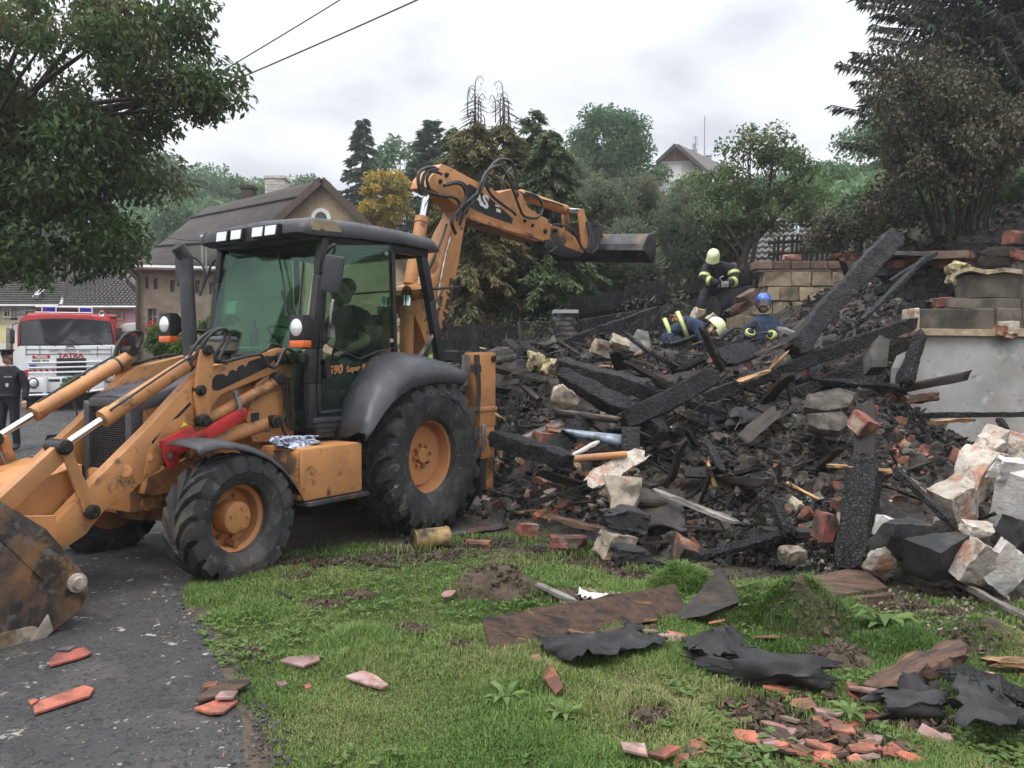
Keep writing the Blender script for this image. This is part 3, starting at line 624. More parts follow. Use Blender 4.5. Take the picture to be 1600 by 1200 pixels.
mb.bar((1.29,-.68,1.66),(1.29,.68,1.66),.07,.08); mb.bar((-.58,-.66,1.62),(-.58,.66,1.62),.07,.08)
part('cab_frame', mb, M['black'], bevel=.012)
mb = MB(); mb.box((-.55,-.68,1.02),(1.20,.68,1.12)); part('cab_floor', mb, M['black'])
# stepped sill under the door
mb = MB()
for i in range(4): mb.box((.72+.03*i,.50,1.10-.045*i),(1.235-.025*i,.745-.012*i,1.142-.045*i))
part('cab_sill', mb, M['dkgrey'], bevel=.006)
mb = MB(); mb.prism(mps([(455,548),(484,548),(483,645),(497,665),(470,668),(461,640)], .64), (0,-.012,0)); part('lower_front_glass', mb, M['cab_glass'], smooth=None)
# roof: rounded, slightly crowned, with a front visor
def roofsec(x, w, zb, zt_, r): return [(x,w,zb),(x,w+.012,zb+.03),(x,w,zt_-r),(x,w-r*.6,zt_-r*.25),(x,w-r*2,zt_),(x,0,zt_+.025),(x,-w+r*2,zt_),(x,-w+r*.6,zt_-r*.25),(x,-w,zt_-r),(x,-w-.012,zb+.03),(x,-w,zb)]
secs = [roofsec(1.315,.64,2.74,2.80,.03), roofsec(1.29,.70,2.725,2.845,.05), roofsec(1.15,.745,2.715,2.885,.06), roofsec(.7,.76,2.745,2.91,.065), roofsec(.1,.76,2.765,2.915,.065), roofsec(-.38,.755,2.76,2.895,.06), roofsec(-.50,.72,2.755,2.855,.05), roofsec(-.535,.66,2.77,2.82,.03)]
rf = part('cab_roof', loft(secs), M['dkgrey'], smooth=50)
mb = MB(); mb.ball((.62,-.1,2.935), (.13,.10,.045), 14, 8); part('roof_vent', mb, M['dkgrey'])
mb = MB(); mb.box((1.06,-.38,2.70),(1.335,.42,2.83)); part('lamp_recess', mb, M['black'], bevel=.01)
for y in (-.30,-.10,.19,.36):
    h = MB(); h.prism([(1.375,y-.085,2.715),(1.375,y+.075,2.715),(1.365,y+.085,2.82),(1.365,y-.085,2.82)], (-.06,0,0)); wl = part('work_lamp', h, M['black'], bevel=.008)
    h = MB(); h.prism([(1.379,y-.07,2.727),(1.379,y+.062,2.727),(1.370,y+.07,2.808),(1.370,y-.07,2.808)], (-.004,0,0)); part('lamp_glass', h, M['lens'], parent=wl)
for sd in (1,-1):
    h = MB(); h.prism([(1.24,.742,2.755),(1.24,.742,2.835),(.99,.772,2.85),(.93,.775,2.77)], (-.006,-.03,0)); h.prism([(1.318,.56,2.755),(1.318,.56,2.80),(1.25,.745,2.835),(1.25,.745,2.755)], (-.03,-.02,0)) if False else None
    part('roof_marker', h if sd>0 else mir(h), mat('dusty_amber_marker', [(.20,.15,.08),(.30,.24,.14)], rough=.4), smooth=None)
# glazing
def pane(name, poly, off=(0,-.006,0), m=None, parent=None): return part(name, MB().prism(poly, off), m or M['cab_glass'], parent=parent, smooth=None)
pane('windscreen', [(1.285,.63,1.70),(1.285,-.63,1.70),(1.085,-.63,2.70),(1.085,.63,2.70)], (-.006,0,0))
0 and pane('rear_window', [(-.53,-.60,1.68),(-.53,.60,1.68),(-.37,.60,2.30),(-.37,-.60,2.30)], (.006,0,0))
door = MB()
def rod(pl, r=.014): door.tube(pl, r, 6)
DU = [(510,382),(611,382),(617,543),(590,549),(562,561),(540,551),(517,541),(505,533)]
dd = part('door', MB().prism(mps([(503,549),(560,567),(581,557),(568,585),(552,622),(545,634),(503,641)], CW+.012), (0,-.006,0)), M['cab_glass'], smooth=None, label='glazed cab door with orange lettering')
rod([*mps(DU+[DU[0]], CW+.016)], .007); part('door_frame', door, M['black'], parent=dd)
mb = MB(); mb.tube(mps([(590,557),(566,600),(549,640)], CW+.02), .018, 8); mb.tube(mps([(549,640),(500,646)], CW+.02), .018, 8); part('door_edge', mb, M['black'], parent=dd)
pane('upper_door_glass', mps(DU, CW+.012), parent=dd)
mb = MB(); mb.tube(smoothpath(mps([(521,468),(518,480),(516,505),(518,512)], CW+.045),4), .012, 8); mb.box(tuple(mp(519,520,CW+.05)-Vector((.02,.04,.04))), tuple(mp(519,512,CW+.05)+Vector((.02,.01,.02)))); part('door_handle', mb, M['steel'], parent=dd)
mb = MB(); mb.bar(mp(510,560,CW+.03), mp(513,592,CW+.03), .03, .06); part('door_latch', mb, M['black'], parent=dd)
for u, v in ((604,396),(612,532)): part('glass_stud', MB().cyl(mp(u,v,CW), mp(u,v,CW+.025), .02, 12), M['steel'], parent=dd)
pane('side_window', [(p.x,-p.y,p.z) for p in mps(DU, CW)], (0,.006,0))
o = pane('quarter_glass', mps([(652,563),(676,525),(683,565),(686,578)], CW-.01))
mb = MB().prism(mps([(670,555),(676,553),(676,569),(670,570)], CW+.0), (0,-.002,0)); part('sticker', mb, mat('green_sticker', [(.12,.42,.16),(.5,.6,.2)], scale=60), parent=o)
mb = MB().bar(mp(652,563,CW), mp(676,524,CW), .02, .03); part('quarter_frame', mb, M['steel'])
# raised rear window flap with stays
mb = MB().prism([(-.36,.58,2.36),(-.36,-.58,2.36),(-.98,-.58,2.44),(-.98,.58,2.44)], (0,0,.008)); part('rear_flap_glass', mb, M['cab_glass'], smooth=None)
mb = MB().tube([(-.36,.6,2.36),(-.98,.6,2.44),(-.98,-.6,2.44),(-.36,-.6,2.36)], .014, 6); mb.tube([(-.42,.6,2.05),(-.75,.6,2.41)], .008, 6); part('rear_flap_frame', mb, M['black'])
tx = frame(mp(513,586,CW+.026), mp(560,579,CW+.026)-mp(513,586,CW+.026), Vector((0,0,1)))
text('lettering', '590', .108, tx, M['orange'], BH, shear=.25, sx=1.05, offset=.003)
tx = frame(mp(540.5,582,CW+.026), mp(577,575,CW+.026)-mp(540.5,581,CW+.026), Vector((0,0,1)))
text('lettering', 'Super R', .078, tx, M['orange'], BH, shear=.25, sx=1.0, offset=.001)
# wipers, mirrors, head lamps
mb = MB(); mb.tube([(1.12,.15,2.66),(1.20,.33,2.30),(1.27,.44,2.02)], .009, 6); mb.bar((1.225,.33,2.25),(1.265,.56,1.86),.012,.02); part('wiper', mb, M['black'])
mb = MB(); mb.bar((1.13,.50,2.50),(1.275,.57,1.82),.012,.022); part('wiper', mb, M['black'])
def mirror(poly, my, arm, th, bk):
    h = MB().prism(mps(poly, my), (th,0,0)); o = part('mirror', h, M['dkgrey'], bevel=.014)
    h = MB().tube(smoothpath(arm, 5), .013, 8); part('mirror_arm', h, M['black'], parent=o)
    h = MB().prism([p - Vector((.003,0,0)) for p in [c_.lerp(sum(mps(poly,my), Vector())/len(poly), .12) for c_ in mps(poly,my)]], (-.003,0,0)); part('mirror_glass', h, M['mirror'], parent=o); return o
# left mirror head faces backwards: a slab across the machine
c = mp(521,428,.93)
def slab(c, hy, hz, th, tilt):
    P = [Vector((0,-hy,-hz)),Vector((0,hy,-hz)),Vector((0,hy,hz)),Vector((0,-hy,hz))]; R_ = Matrix.Rotation(tilt[0],3,'X') @ Matrix.Rotation(tilt[1],3,'Z')
    P = [c + R_ @ p for p in P]; return P, R_ @ Vector((th,0,0))
for c, hy, hz, tl, arm in ((mp(521,428,.93), .085, .155, (-.22,.55), [mp(507,432,.72), mp(510,412,.76), mp(521,396,.85), mp(523,382,.86), mp(518,386,.86), mp(508,400,.76), mp(503,425,.72)]),
                      (mp(284,421,-1.0), .08, .15, (.05,-.5), [mp(345,404,-.74), mp(333,409,-.80), mp(320,440,-.84), mp(312,462,-.86), mp(320,425,-.86), mp(308,405,-.95), mp(290,402,-1.0)])):
    P, off = slab(c, hy, hz, .05, tl); o = part('mirror', MB().prism(P, off), M['dkgrey'], bevel=.018)
    cc = sum(P, Vector())/4; part('mirror_glass', MB().prism([p.lerp(cc,.12) - off*.08 for p in P], -off*.06), M['mirror'], parent=o)
    part('mirror_arm', MB().tube(smoothpath(arm, 5), .012, 8), M['black'], parent=o)
for u, v, my in ((470,512,.80),(264,507,-.80)):
    c = mp(u,v,my); h = MB()
    prof = [(-.0,.085),(.03,.085),(.10,.06)]
    Q = lambda x, s_: [(c.x+x, c.y+math.cos(PI/4+i*PI/2+PI/4*0)*s_*1.414*.5*1.0, c.z+math.sin(PI/4+i*PI/2)*s_*1.414*.62) for i in range(4)]
    h = loft([Q(.05,.17), Q(-.03,.17), Q(-.10,.10)]); hl = part('headlight', h, M['black'], bevel=.012)
    h = MB().lathe([(.072,.052),(.06,.058),(.03,.064),(0,.066)], o=c, ax=(1,0,0), n=20); part('headlight_lens', h, M['lens'], parent=hl)
    h = MB(); h.box((c.x-.04,c.y-.085,c.z-.165),(c.x+.052,c.y+.085,c.z-.105)); part('turn_signal', h, M['amber'], parent=hl, bevel=.01)
    h = MB().tube([(c.x-.08,c.y,c.z-.03),(c.x-.10,my*.9,c.z-.05),(1.24,my*.86,c.z-.06)], .018, 8); part('headlight_bracket', h, M['black'], parent=hl)
# cab inside: seat, wheel, console
mb = MB(); mb.box((-.05,-.26,1.35),(.45,.26,1.50)); mb.prism([(-.10,.25,1.48),(.03,.25,1.48),(-.10,.25,2.12),(-.20,.25,2.10)], (0,-.5,0)); part('seat', mb, M['seat'], bevel=.03)
mb = MB(); mb.prism([(.95,.12,1.12),(1.15,.12,1.12),(1.05,.12,1.72),(.92,.12,1.70)], (0,-.24,0)); part('steering_console', mb, M['black'], bevel=.02)
mb = MB(); ax_ = Vector((-.5,0,.86)); mb.tube([Vector((.86,0,1.86)) + (Vector((0,1,0))*math.cos(a)+ax_.normalized().cross(Vector((0,1,0)))*math.sin(a))*.20 for a in np.linspace(0,2*PI,25)], .014, 8, False)
mb.bar((.86,-.19,1.86),(.86,.19,1.86),.03,.015); mb.cyl((.98,0,1.68),(.86,0,1.86),.03,10); part('steering_wheel', mb, M['black'])
mb = MB(); mb.prism([(1.26,-.60,1.70),(1.02,-.60,1.74),(1.02,.30,1.74),(1.26,.30,1.70)], (0,0,-.06)); part('dashboard', mb, M['dkgrey'])

# ---- backhoe: slide frame, boom, dipper, bucket
mb = MB(); mb.box((-.98,-1.02,.52),(-.72,1.02,.70)); mb.box((-.98,-1.02,1.10),(-.80,1.02,1.24)); mb.box((-.95,-.3,.5),(-.6,.3,1.2)); part('slide_frame', mb, M['orange_dirty'], bevel=.01)
mb = MB(); mb.box((-1.40,-.20,.55),(-.95,.20,1.25)); mb.cyl((-1.3,0,.5),(-1.3,0,1.35),.12,16); part('swing_post', mb, M['orange_dirty'], bevel=.02)
BOOM = [(734,320),(729,340),(722,378),(718,406),(706,466),(691,541),(685,565),(684,610),(668,612),(670,560),(665,538),(658,516),(647,491),(638,475),(634,461),(641,447),(665,439),(682,428),(691,390),(702,362),(715,337),(718,321),(726,315)]
boom = part('boom', MB().prism(mps(BOOM, .12), (0,-.24,0)), M['orange'], bevel=.015)
for u, v, r in ((728,326,.06),(646,461,.06)): pin('boom_pin', u, v, r, -.15, .15, boom, False)
mb = MB().tube(mps([(711,360),(697,345),(704,370),(696,400),(688,440),(675,530),(668,560)],.14)[2:], .012, 8); part('boom_pipe', mb, M['steel'], parent=boom)
mb = MB().prism(mps([(668,462),(676,459),(678,473),(670,480)], .123), (0,-.002,0)); part('warning_decal', mb, M['yellow'], parent=boom)
p0 = mp(693,539,.124); p1 = mp(710,444,.124)
text('lettering', 'ZEMNÍ PRÁCE', .125, frame(p0, p1-p0, Vector((1,0,0))), M['black_print'], boom, sx=1.02, offset=.007)
p0 = mp(681,516,.124); p1 = mp(691,471,.124)
text('lettering', '721 474 698', .085, frame(p0, p1-p0, Vector((1,0,0))), M['black_print'], boom, sx=.96, offset=.002)
# dipper
DIP = [(668,292),(672,278),(682,266),(690,256),(702,260),(750,286),(780,301),(800,295),(815,302),(826,325),(857,343),(860,374),(838,377),(790,362),(740,344),(722,338),(714,322),(694,306)]
dip = part('dipper', MB().prism(mps(DIP, .13), (0,-.26,0)), M['orange'], bevel=.012)
EXT = [(850,345),(882,358),(904,374),(915,390),(909,398),(870,388),(850,378)]
part('dipper_extension', MB().prism(mps(EXT, .10), (0,-.20,0)), M['orange_dirty'], parent=dip, bevel=.01)
part('wear_plate', MB().prism(mps([(852,372),(912,396),(906,401),(850,386)], .112), (0,-.22,0)), M['black'], parent=dip, bevel=.006)
part('dipper_rail', MB().prism(mps([(734,336),(850,371),(850,377),(734,343)], .15), (0,-.30,0)), M['orange_dirty'], parent=dip, bevel=.006)
dk = [(727,292),(733,287),(741,292),(768,312),(802,342),(800,350),(760,336),(727,320)]
part('torn_decal', MB().prism(mps(dk, .1335), (0,-.002,0)), M['black'], parent=dip)
p0 = mp(738,313,.136); p1 = mp(770,331,.136)
text('lettering', 'AS', .22, frame(p0, p1-p0, Vector((0,0,1))), M['white_print'], dip, offset=.008, sx=1.35)
part('lettering', MB().prism(mps([(776,325),(783,328),(782,333),(775,330)],.1365),(0,-.002,0)).prism(mps([(774,319),(781,322),(780,324),(774,322)],.1365),(0,-.002,0)), M['white_print'], parent=dip)
for u, v, r in ((699,273,.03),(689,283,.028),(808,304,.045),(821,345,.026),(833,352,.026),(870,360,.03),(853,361,.035)): pin('dipper_pin', u, v, r, -.15, .15, dip, False)
a, b = cylinder(mp(640,447,0), mp(660,340,0), mp(670,288,0), .075, .04, ''); part('dipper_cylinder', a, M['orange']); part('dipper_cylinder_rod', b, M['chrome'])
a, b = cylinder(mp(635,560,.16), mp(636,478,.16), mp(637,462,.16), .075, .045, ''); both('boom_cylinder', a, M['orange']); both('boom_cylinder_rod', b, M['chrome'])
a = MB(); a.cyl(mp(618,458,.0)+Vector((0,.16,0)), mp(640,458,0)+Vector((0,.16,0)), .075, 16); part('cylinder_yoke', a, M['orange_dirty'])
a, b = cylinder(mp(812,303,0), mp(883,328,0), mp(908,330,0), .068, .036, ''); part('bucket_cylinder', a, M['orange'], parent=None); part('bucket_cylinder_rod', b, M['chrome'])
for s_ in (.14,-.14): part('bucket_link', MB().prism([Vector((p.x,s_,p.z)) for p in mps([(905,327),(912,326),(917,345),(921,378),(917,388),(911,388),(907,350)], .14)], (0,-.03,0)), M['orange_dirty'], bevel=.005)
part('bucket_link', MB().prism(mps([(884,333),(889,336),(887,345),(888,362),(883,362),(882,348)], -.14), (0,-.03,0)), M['orange'], bevel=.005)
part('coupler', MB().prism(mps([(917,346),(934,352),(941,350),(943,362),(935,392),(920,392),(922,370)], .17), (0,-.34,0)).cyl(mp(932,349,.22), mp(932,349,-.22)*1, .05, 12), M['char_metal'], bevel=.008)
# ditching bucket, hanging level
top = mp(1018,366,.82); sec = mps([(1013,366),(1024,365),(1025,385),(1024,402),(1021,411),(1005,391),(1006,381)], .82)
tiltv = Vector((0,-1.72,.128))
DBk = MB()
for i, j in ((0,1),(1,2),(2,3),(3,4),(5,6),(6,0)):
    a_, b_ = sec[i], sec[j]; d_ = (b_-a_).normalized(); nn = Vector((-d_.z,0,d_.x))*.012
    DBk.prism([a_, b_, b_+nn, a_+nn], tiltv)
DBk.prism(sec, (0,-.02,0)); DBk.prism([p+tiltv for p in sec], (0,.02,0))
part('ditching_bucket', DBk, M['char_metal'], bevel=.003)
# hoses of the backhoe
def hose(pts, r=.018, y=.2, name='hydraulic_hose', parent=None):
    P = [mp(p[0], p[1], p[2] if len(p) > 2 else y) for p in pts]; return part(name, MB().tube(smoothpath(P, 6), r, 8), M['hose'], parent=parent)
hose([(712,365,.16),(706,345),(722,322),(748,300),(757,283),(765,264),(780,250),(797,252),(806,270),(808,290)], .022)
hose([(718,352,.16),(726,330),(745,308),(753,284,.25),(762,267,.25),(780,259,.25),(790,272,.25),(800,292,.2),(812,325,.2),(820,338,.2),(840,340,.2),(848,325,.2),(840,308),(822,301)], .018)
hose([(757,284),(768,305),(786,320),(800,330),(806,336)], .018)
hose([(806,258,-.1),(800,262,-.1),(788,275,-.1),(786,292,-.1),(795,305,-.1)], .018)
hose([(660,305),(654,288),(655,270),(668,262),(680,262)], .02); hose([(662,300),(660,284),(667,268),(684,264)], .02); hose([(672,298),(667,280),(676,268),(690,272,.2)], .018)
hose([(694,290),(712,286),(724,292),(728,308),(720,325),(714,345)], .02); hose([(700,287),(716,284),(727,290),(731,306)], .018)
hose([(668,300),(690,306),(708,308),(718,318),(716,335)], .02)
hose([(672,312,0),(668,330,0),(668,360,0)], .02)
for k in range(4): hose([(698+k*3,350+k*4,.1-k*.06),(690+k*2,375,.1-k*.06),(676+k*2,405,.1-k*.06),(664+k*2,432,.1-k*.06)], .014)
hose([(810,300),(840,310),(870,318),(880,322)], .012, .09)
hose([(865,351),(880,352),(895,360),(903,375),(912,390),(925,395),(934,385),(935,368),(942,370)], .016, .17); hose([(853,378),(853,388),(860,393),(870,385)], .014, .17)
hose([(909,327),(907,322),(910,322)], .016, .05)
# loader hoses
for sd in (1,-1):
    def lh(pts, r=.013, y=.56):
        P = [mp(p[0],p[1], p[2] if len(p)>2 else y) for p in pts]; P = [Vector((p.x, sd*p.y, p.z)) for p in P]; part('hydraulic_hose', MB().tube(smoothpath(P,6), r, 8), M['hose'])
    lh([(292,566,.5),(305,540,.53),(325,520),(345,513),(352,518),(348,535),(338,550),(335,560),(340,566),(352,565)]); lh([(296,570,.52),(312,545,.55),(332,520,.6),(350,514,.6),(358,522,.6),(354,538,.6),(344,556,.6),(343,564,.6),(354,568,.58)])
    lh([(352,566),(380,558),(405,554),(412,560),(418,570),(430,574),(438,560),(446,546),(456,548),(462,560),(458,585),(452,592)], .014, .58); lh([(405,553,.5),(418,545,.5),(424,538,.5),(440,542,.5)], .014)
    for k in range(3): lh([(440+k*5,590,.55),(444+k*5,620,.55),(446+k*5,650,.55),(452+k*6,668,.55),(470+k*4,672,.5)], .011)
    lh([(446,648),(440,660),(444,675),(456,688),(475,690)], .012); lh([(425,664,.54),(422,672,.56),(414,674,.55)], .008)

# ---- stabilisers
def stab():
    x0, x1 = -.985, -.70; a = MB()
    a.box((x0,.92,1.15),(x1,1.10,1.725)); o1 = a
    return o1
for sd in (1,-1):
    f_ = (lambda q: q) if sd > 0 else mir
    a = MB(); a.box((-.985,.90,.95),(-.70,1.10,1.725)); a.box((-1.0,.885,1.11),(-.685,1.115,1.16)); a.box((-.97,.905,.62),(-.715,1.095,.95)); st = part('stabiliser_leg', f_(a), M['orange'], bevel=.012)
    a = MB(); a.box((-.955,.92,.06),(-.83,1.09,.72)); part('inner_leg', f_(a), M['orange_dirty'], parent=st, bevel=.01)
    a = MB(); a.box((-.83,.915,.05),(-.735,1.085,.74)); part('inner_leg', f_(a), M['char_metal'], parent=st, bevel=.01)
    a = MB(); a.box((-1.06,.84,-.005),(-.62,1.18,.045)); part('foot_plate', f_(a), M['char_metal'], parent=st, bevel=.01)
    a = MB(); a.cyl((-.93,1.10,1.66),(-.93,1.125,1.66),.035,14); a.cyl((-.90,1.09,.12),(-.90,1.12,.12),.045,14); part('stabiliser_pin', f_(a), M['grease'], parent=st)
    a = MB(); a.box((-.78,1.105,.72),(-.72,1.125,.98)); part('lock_plate', f_(a), M['steel'], parent=st, bevel=.005)
    a = MB(); a.box((-.66,.98,1.38),(-.55,1.0,1.70)); part('valve_plate', f_(a), M['steel'], parent=st)
    a = MB(); a.cyl((-.67,1.08,1.50),(-.67,1.08,1.70),.03,10); a.box((-.71,1.04,1.52),(-.62,1.11,1.60)); a.tube(smoothpath([(-.66,1.1,1.5),(-.66,1.1,1.2),(-.60,1.1,1.12),(-.48,1.05,1.16)],5),.014,8); a.tube(smoothpath([(-.69,1.1,1.5),(-.69,1.1,1.25),(-.62,1.1,1.08),(-.45,1.05,1.1)],5),.014,8); part('stabiliser_hose', f_(a), M['hose'], parent=st)
# ================================================================== houses
M['roughcast'] = mat('brown_roughcast_wall', [(.155,.128,.092),(.24,.20,.15)], scale=2.2, rough=.95, bump=.02, bscale=9, spots=[((.13,.10,.07),5,.55,.66,.8)])
M['roughcast_gable'] = mat('yellow_roughcast_wall', [(.30,.235,.145),(.40,.32,.21)], scale=2.2, rough=.95, bump=.02, bscale=9, spots=[((.25,.18,.10),6,.56,.66,.7)])
M['roof_dark'] = mat('dark_bitumen_roof', [(.026,.021,.020),(.042,.034,.032)], scale=1.2, rough=.8, bump=.004, spots=[((.085,.075,.07),3,.55,.75,.5)])
M['roof_tile'] = mat('dark_grey_roof_tiles', [(.05,.048,.046),(.095,.09,.085)], scale=6, rough=.85, bump=.015, bscale=14, spots=[((.13,.125,.11),9,.56,.68,.7)])
M['wall_white'] = mat('white_wall_paint', [(.60,.59,.56),(.70,.69,.66)], scale=1.5, rough=.9, bump=.002)
M['wall_yellow'] = mat('cream_yellow_wall_paint', [(.52,.44,.27),(.60,.52,.34)], scale=1.5, rough=.9, bump=.002)
M['wall_pink'] = mat('pink_wall_paint', [(.62,.38,.40),(.70,.46,.48)], scale=1.2, rough=.9, bump=.002)
M['wall_peach'] = mat('peach_plinth_paint', [(.55,.33,.20),(.62,.40,.26)], scale=1.2, rough=.9)
M['win_dark'] = mat('dark_window_pane', [(.02,.022,.024),(.04,.043,.046)], scale=3, rough=.08, spec=.8)
M['zinc'] = mat('zinc_gutter', [(.26,.26,.26),(.36,.36,.35)], scale=4, rough=.5, metal=.4)
M['pipe_brown'] = mat('brown_downpipe', [(.05,.032,.025),(.075,.05,.04)], scale=4, rough=.6)
M['brickwhite'] = mat('whitewashed_brick', [(.36,.34,.31),(.50,.48,.45)], scale=7, rough=.9, bump=.006, rnd=.15)
M['concrete'] = mat('grey_render', [(.30,.30,.31),(.40,.40,.41)], scale=1.5, rough=.9, bump=.004, world=True)
M['aac'] = mat('pale_aerated_block', [(.50,.47,.42),(.58,.55,.50)], scale=3, rough=.9, rnd=.06)
M['chim_dark'] = mat('dark_brown_chimney', [(.03,.02,.02),(.055,.04,.038)], scale=4, rough=.85)
M['roof_orange'] = mat('orange_roof_tiles', [(.17,.085,.055),(.27,.14,.095)], scale=3, rough=.85, rnd=.25)
M['roof_corr'] = mat('grey_corrugated_roof', [(.10,.095,.09),(.17,.16,.15)], scale=3, rough=.8, rnd=.15)
def window(px, Y, parent, bar=True, frame_m=None, depth=.10):
    (u0, v0, u1, v1) = px; a = at(u0, v1, Y); b = at(u1, v0, Y); t = .075
    mb = MB()
    for lo, hi in (((a.x-t,Y-.02,a.z-t),(a.x,Y+depth,b.z+t)),((b.x,Y-.02,a.z-t),(b.x+t,Y+depth,b.z+t)),((a.x,Y-.02,a.z-t),(b.x,Y+depth,a.z)),((a.x,Y-.02,b.z),(b.x,Y+depth,b.z+t))): mb.box(lo, hi)
    if bar:
        m_ = (a.x+b.x)/2; mb.box((m_-.015,Y+.02,a.z),(m_+.015,Y+.05,b.z)); q = (a.z+b.z)/2+.05; mb.box((a.x,Y+.022,q-.012),(b.x,Y+.048,q+.012))
    w = mb.build('window', frame_m or M['wall_white'], parent)
    MB().box((a.x-.005,Y+.055,a.z-.005),(b.x+.005,Y+.06,b.z+.005)).build('pane', M['win_dark'], w); return w
def wall_with_holes(name, outline, holes, Y, th, m, parent):      # vertical wall, holes (x0,z0,x1,z1) cut by splitting on a grid
    xs = sorted(set([p[0] for p in outline] + [h[0] for h in holes] + [h[2] for h in holes])); zs = sorted(set([p[1] for p in outline] + [h[1] for h in holes] + [h[3] for h in holes]))
    mb = MB()
    for i in range(len(xs)-1):
        run = None
        for j in range(len(zs)-1):
            cx, cz = (xs[i]+xs[i+1])/2, (zs[j]+zs[j+1])/2
            if any(h[0] < cx < h[2] and h[1] < cz < h[3] for h in holes): continue
            x0, x1, z0, z1 = xs[i], xs[i+1], zs[j], zs[j+1]; mb.quad((x0,Y,z0),(x1,Y,z0),(x1,Y,z1),(x0,Y,z1))
            mb.quad((x1,Y+th,z0),(x0,Y+th,z0),(x0,Y+th,z1),(x1,Y+th,z1))
    for h in holes:
        x0, z0, x1, z1 = h; mb.quad((x0,Y,z0),(x0,Y,z1),(x0,Y+th,z1),(x0,Y+th,z0)); mb.quad((x1,Y,z1),(x1,Y,z0),(x1,Y+th,z0),(x1,Y+th,z1)); mb.quad((x0,Y,z1),(x1,Y,z1),(x1,Y+th,z1),(x0,Y+th,z1)); mb.quad((x1,Y,z0),(x0,Y,z0),(x0,Y+th,z0),(x1,Y+th,z0))
    return mb.build(name, m, parent, merge=True)

HY_ = 24.0
A = at(213,417,HY_); B = at(350,417,HY_); P_ = at(506,286,HY_); Cc = at(645,417,HY_)
H1 = thing('roughcast_house', 'brown roughcast house with dark sheet roof behind the loader cab', 'house', (0,0,0))
wins = [(227,433,233,451),(240,435,247,452),(266,437,273,456),(305,438,312,458),(327,442,335,460),(231,482,245,512),(264,489,275,515)]
holes = []
for w in wins: a_ = at(w[0],w[3],HY_); b_ = at(w[2],w[1],HY_); holes.append((a_.x,a_.z,b_.x,b_.z))
wall_with_holes('wall', [(A.x,.2),(B.x,A.z)], holes, HY_, .4, M['roughcast'], H1)
for w in wins: window(w, HY_+.16, H1)
gab = MB().prism([(B.x,HY_-.02,.2),(Cc.x,HY_-.02,.2),(Cc.x,HY_-.02,Cc.z),(P_.x,HY_-.02,P_.z),(B.x,HY_-.02,B.z)], (0,.4,0)); gab.build('gable_wall', M['roughcast_gable'], H1)
R_ = at(319,326,27.8); E0 = at(204,416,23.75); E1 = at(348,418,23.75); Pf = P_ + Vector((0,-.25,.06))
mb = MB(); n = 16; rows = []
for i in range(n+1):
    a_ = E0.lerp(R_, i/n); b_ = E1.lerp(Pf, i/n); rows.append([a_.lerp(b_, j/n) for j in range(n+1)])
for i in range(n):
    for j in range(n): mb.quad(rows[i][j], rows[i][j+1], rows[i+1][j+1], rows[i+1][j])
o = mb.build('roof', M['roof_dark'], H1, merge=True, smooth=60); md_ = o.modifiers.new('thickness', 'SOLIDIFY'); md_.thickness = .1; md_.offset = -1
for t in (.30, .80):                                  # lap seams of the sheeting
    MB().tube([E0.lerp(R_, t)+Vector((0,-.03,.03)), E1.lerp(Pf, t)+Vector((0,-.03,.03))], .035, 5).build('roof_seam', M['roof_dark'], H1)
E2 = at(656,428,23.75); bk = Vector((-1.2,7,0))
mb = MB(); mb.quad(Pf, E2, E2+Vector((0,8,0)), Pf+bk); mb.quad(R_, Pf, Pf+bk, R_+Vector((1,5,-2.5))); o = mb.build('roof', M['roof_dark'], H1); md_ = o.modifiers.new('thickness', 'SOLIDIFY'); md_.thickness = .1
MB().bar(E1+Vector((.0,-.03,-.06)), Pf+Vector((0,-.03,-.02)), .05, .20).bar(Pf+Vector((0,-.03,-.02)), E2+Vector((0,-.03,-.06)), .05, .20).build('barge_board', M['pipe_brown'], H1)
MB().tube([E0+Vector((0,-.05,-.03)), E1+Vector((-.1,-.05,-.05))], .075, 8).build('gutter', M['zinc'], H1)
MB().tube([at(206,418,23.7), at(214,430,23.9), at(215,445,23.9), at(215,610,23.9)], .055, 8).build('downpipe', M['pipe_brown'], H1)
c = at(502,343,HY_-.03); aw = MB(); pr = [(math.cos(a_)*.29, math.sin(a_)*.32) for a_ in np.linspace(0,PI,17)]; pi_ = [(x*.62, z*.66) for x, z in pr]
for i in range(16): aw.prism([c+Vector((pr[i][0],0,pr[i][1])), c+Vector((pr[i+1][0],0,pr[i+1][1])), c+Vector((pi_[i+1][0],0,pi_[i+1][1])), c+Vector((pi_[i][0],0,pi_[i][1]))], (0,-.06,0))
aw.box((c.x-.29,c.y-.06,c.z-.12),(c.x+.29,c.y,c.z)); w = aw.build('window', M['wall_white'], H1, smooth=None)
MB().prism([c+Vector((x,-.02,z)) for x, z in pi_], (0,.015,0)).build('pane', M['win_dark'], w)
def chimney(u0, v0, u1, v1, Y, d, m, parent, bricks=False):
    a_ = at(u0,v1,Y); b_ = at(u1,v0,Y); mb = MB()
    o = mb.box((a_.x,Y,a_.z-.6),(b_.x,Y+d,b_.z)).box((a_.x-.04,Y-.04,b_.z-.1),(b_.x+.04,Y+d+.04,b_.z)).build('chimney', m, parent, bevel=.01)
    if bricks:
        h = .085; z = a_.z; k = 0; me = MB().box((-.125,-.012,0),(.125,.02,.068)).mesh('brick', M['brickwhite'])
        while z < b_.z-.14:
            x = a_.x + .13 + (.07 if k % 2 else 0)
            while x < b_.x-.1: link('brick', me, o, (x, Y, z)); x += .265
            z += h; k += 1
    return o
chimney(414,274,444,305,26.0,.6,M['brickwhite'],H1,True); chimney(377,289,395,312,26.6,.4,M['chim_dark'],H1)
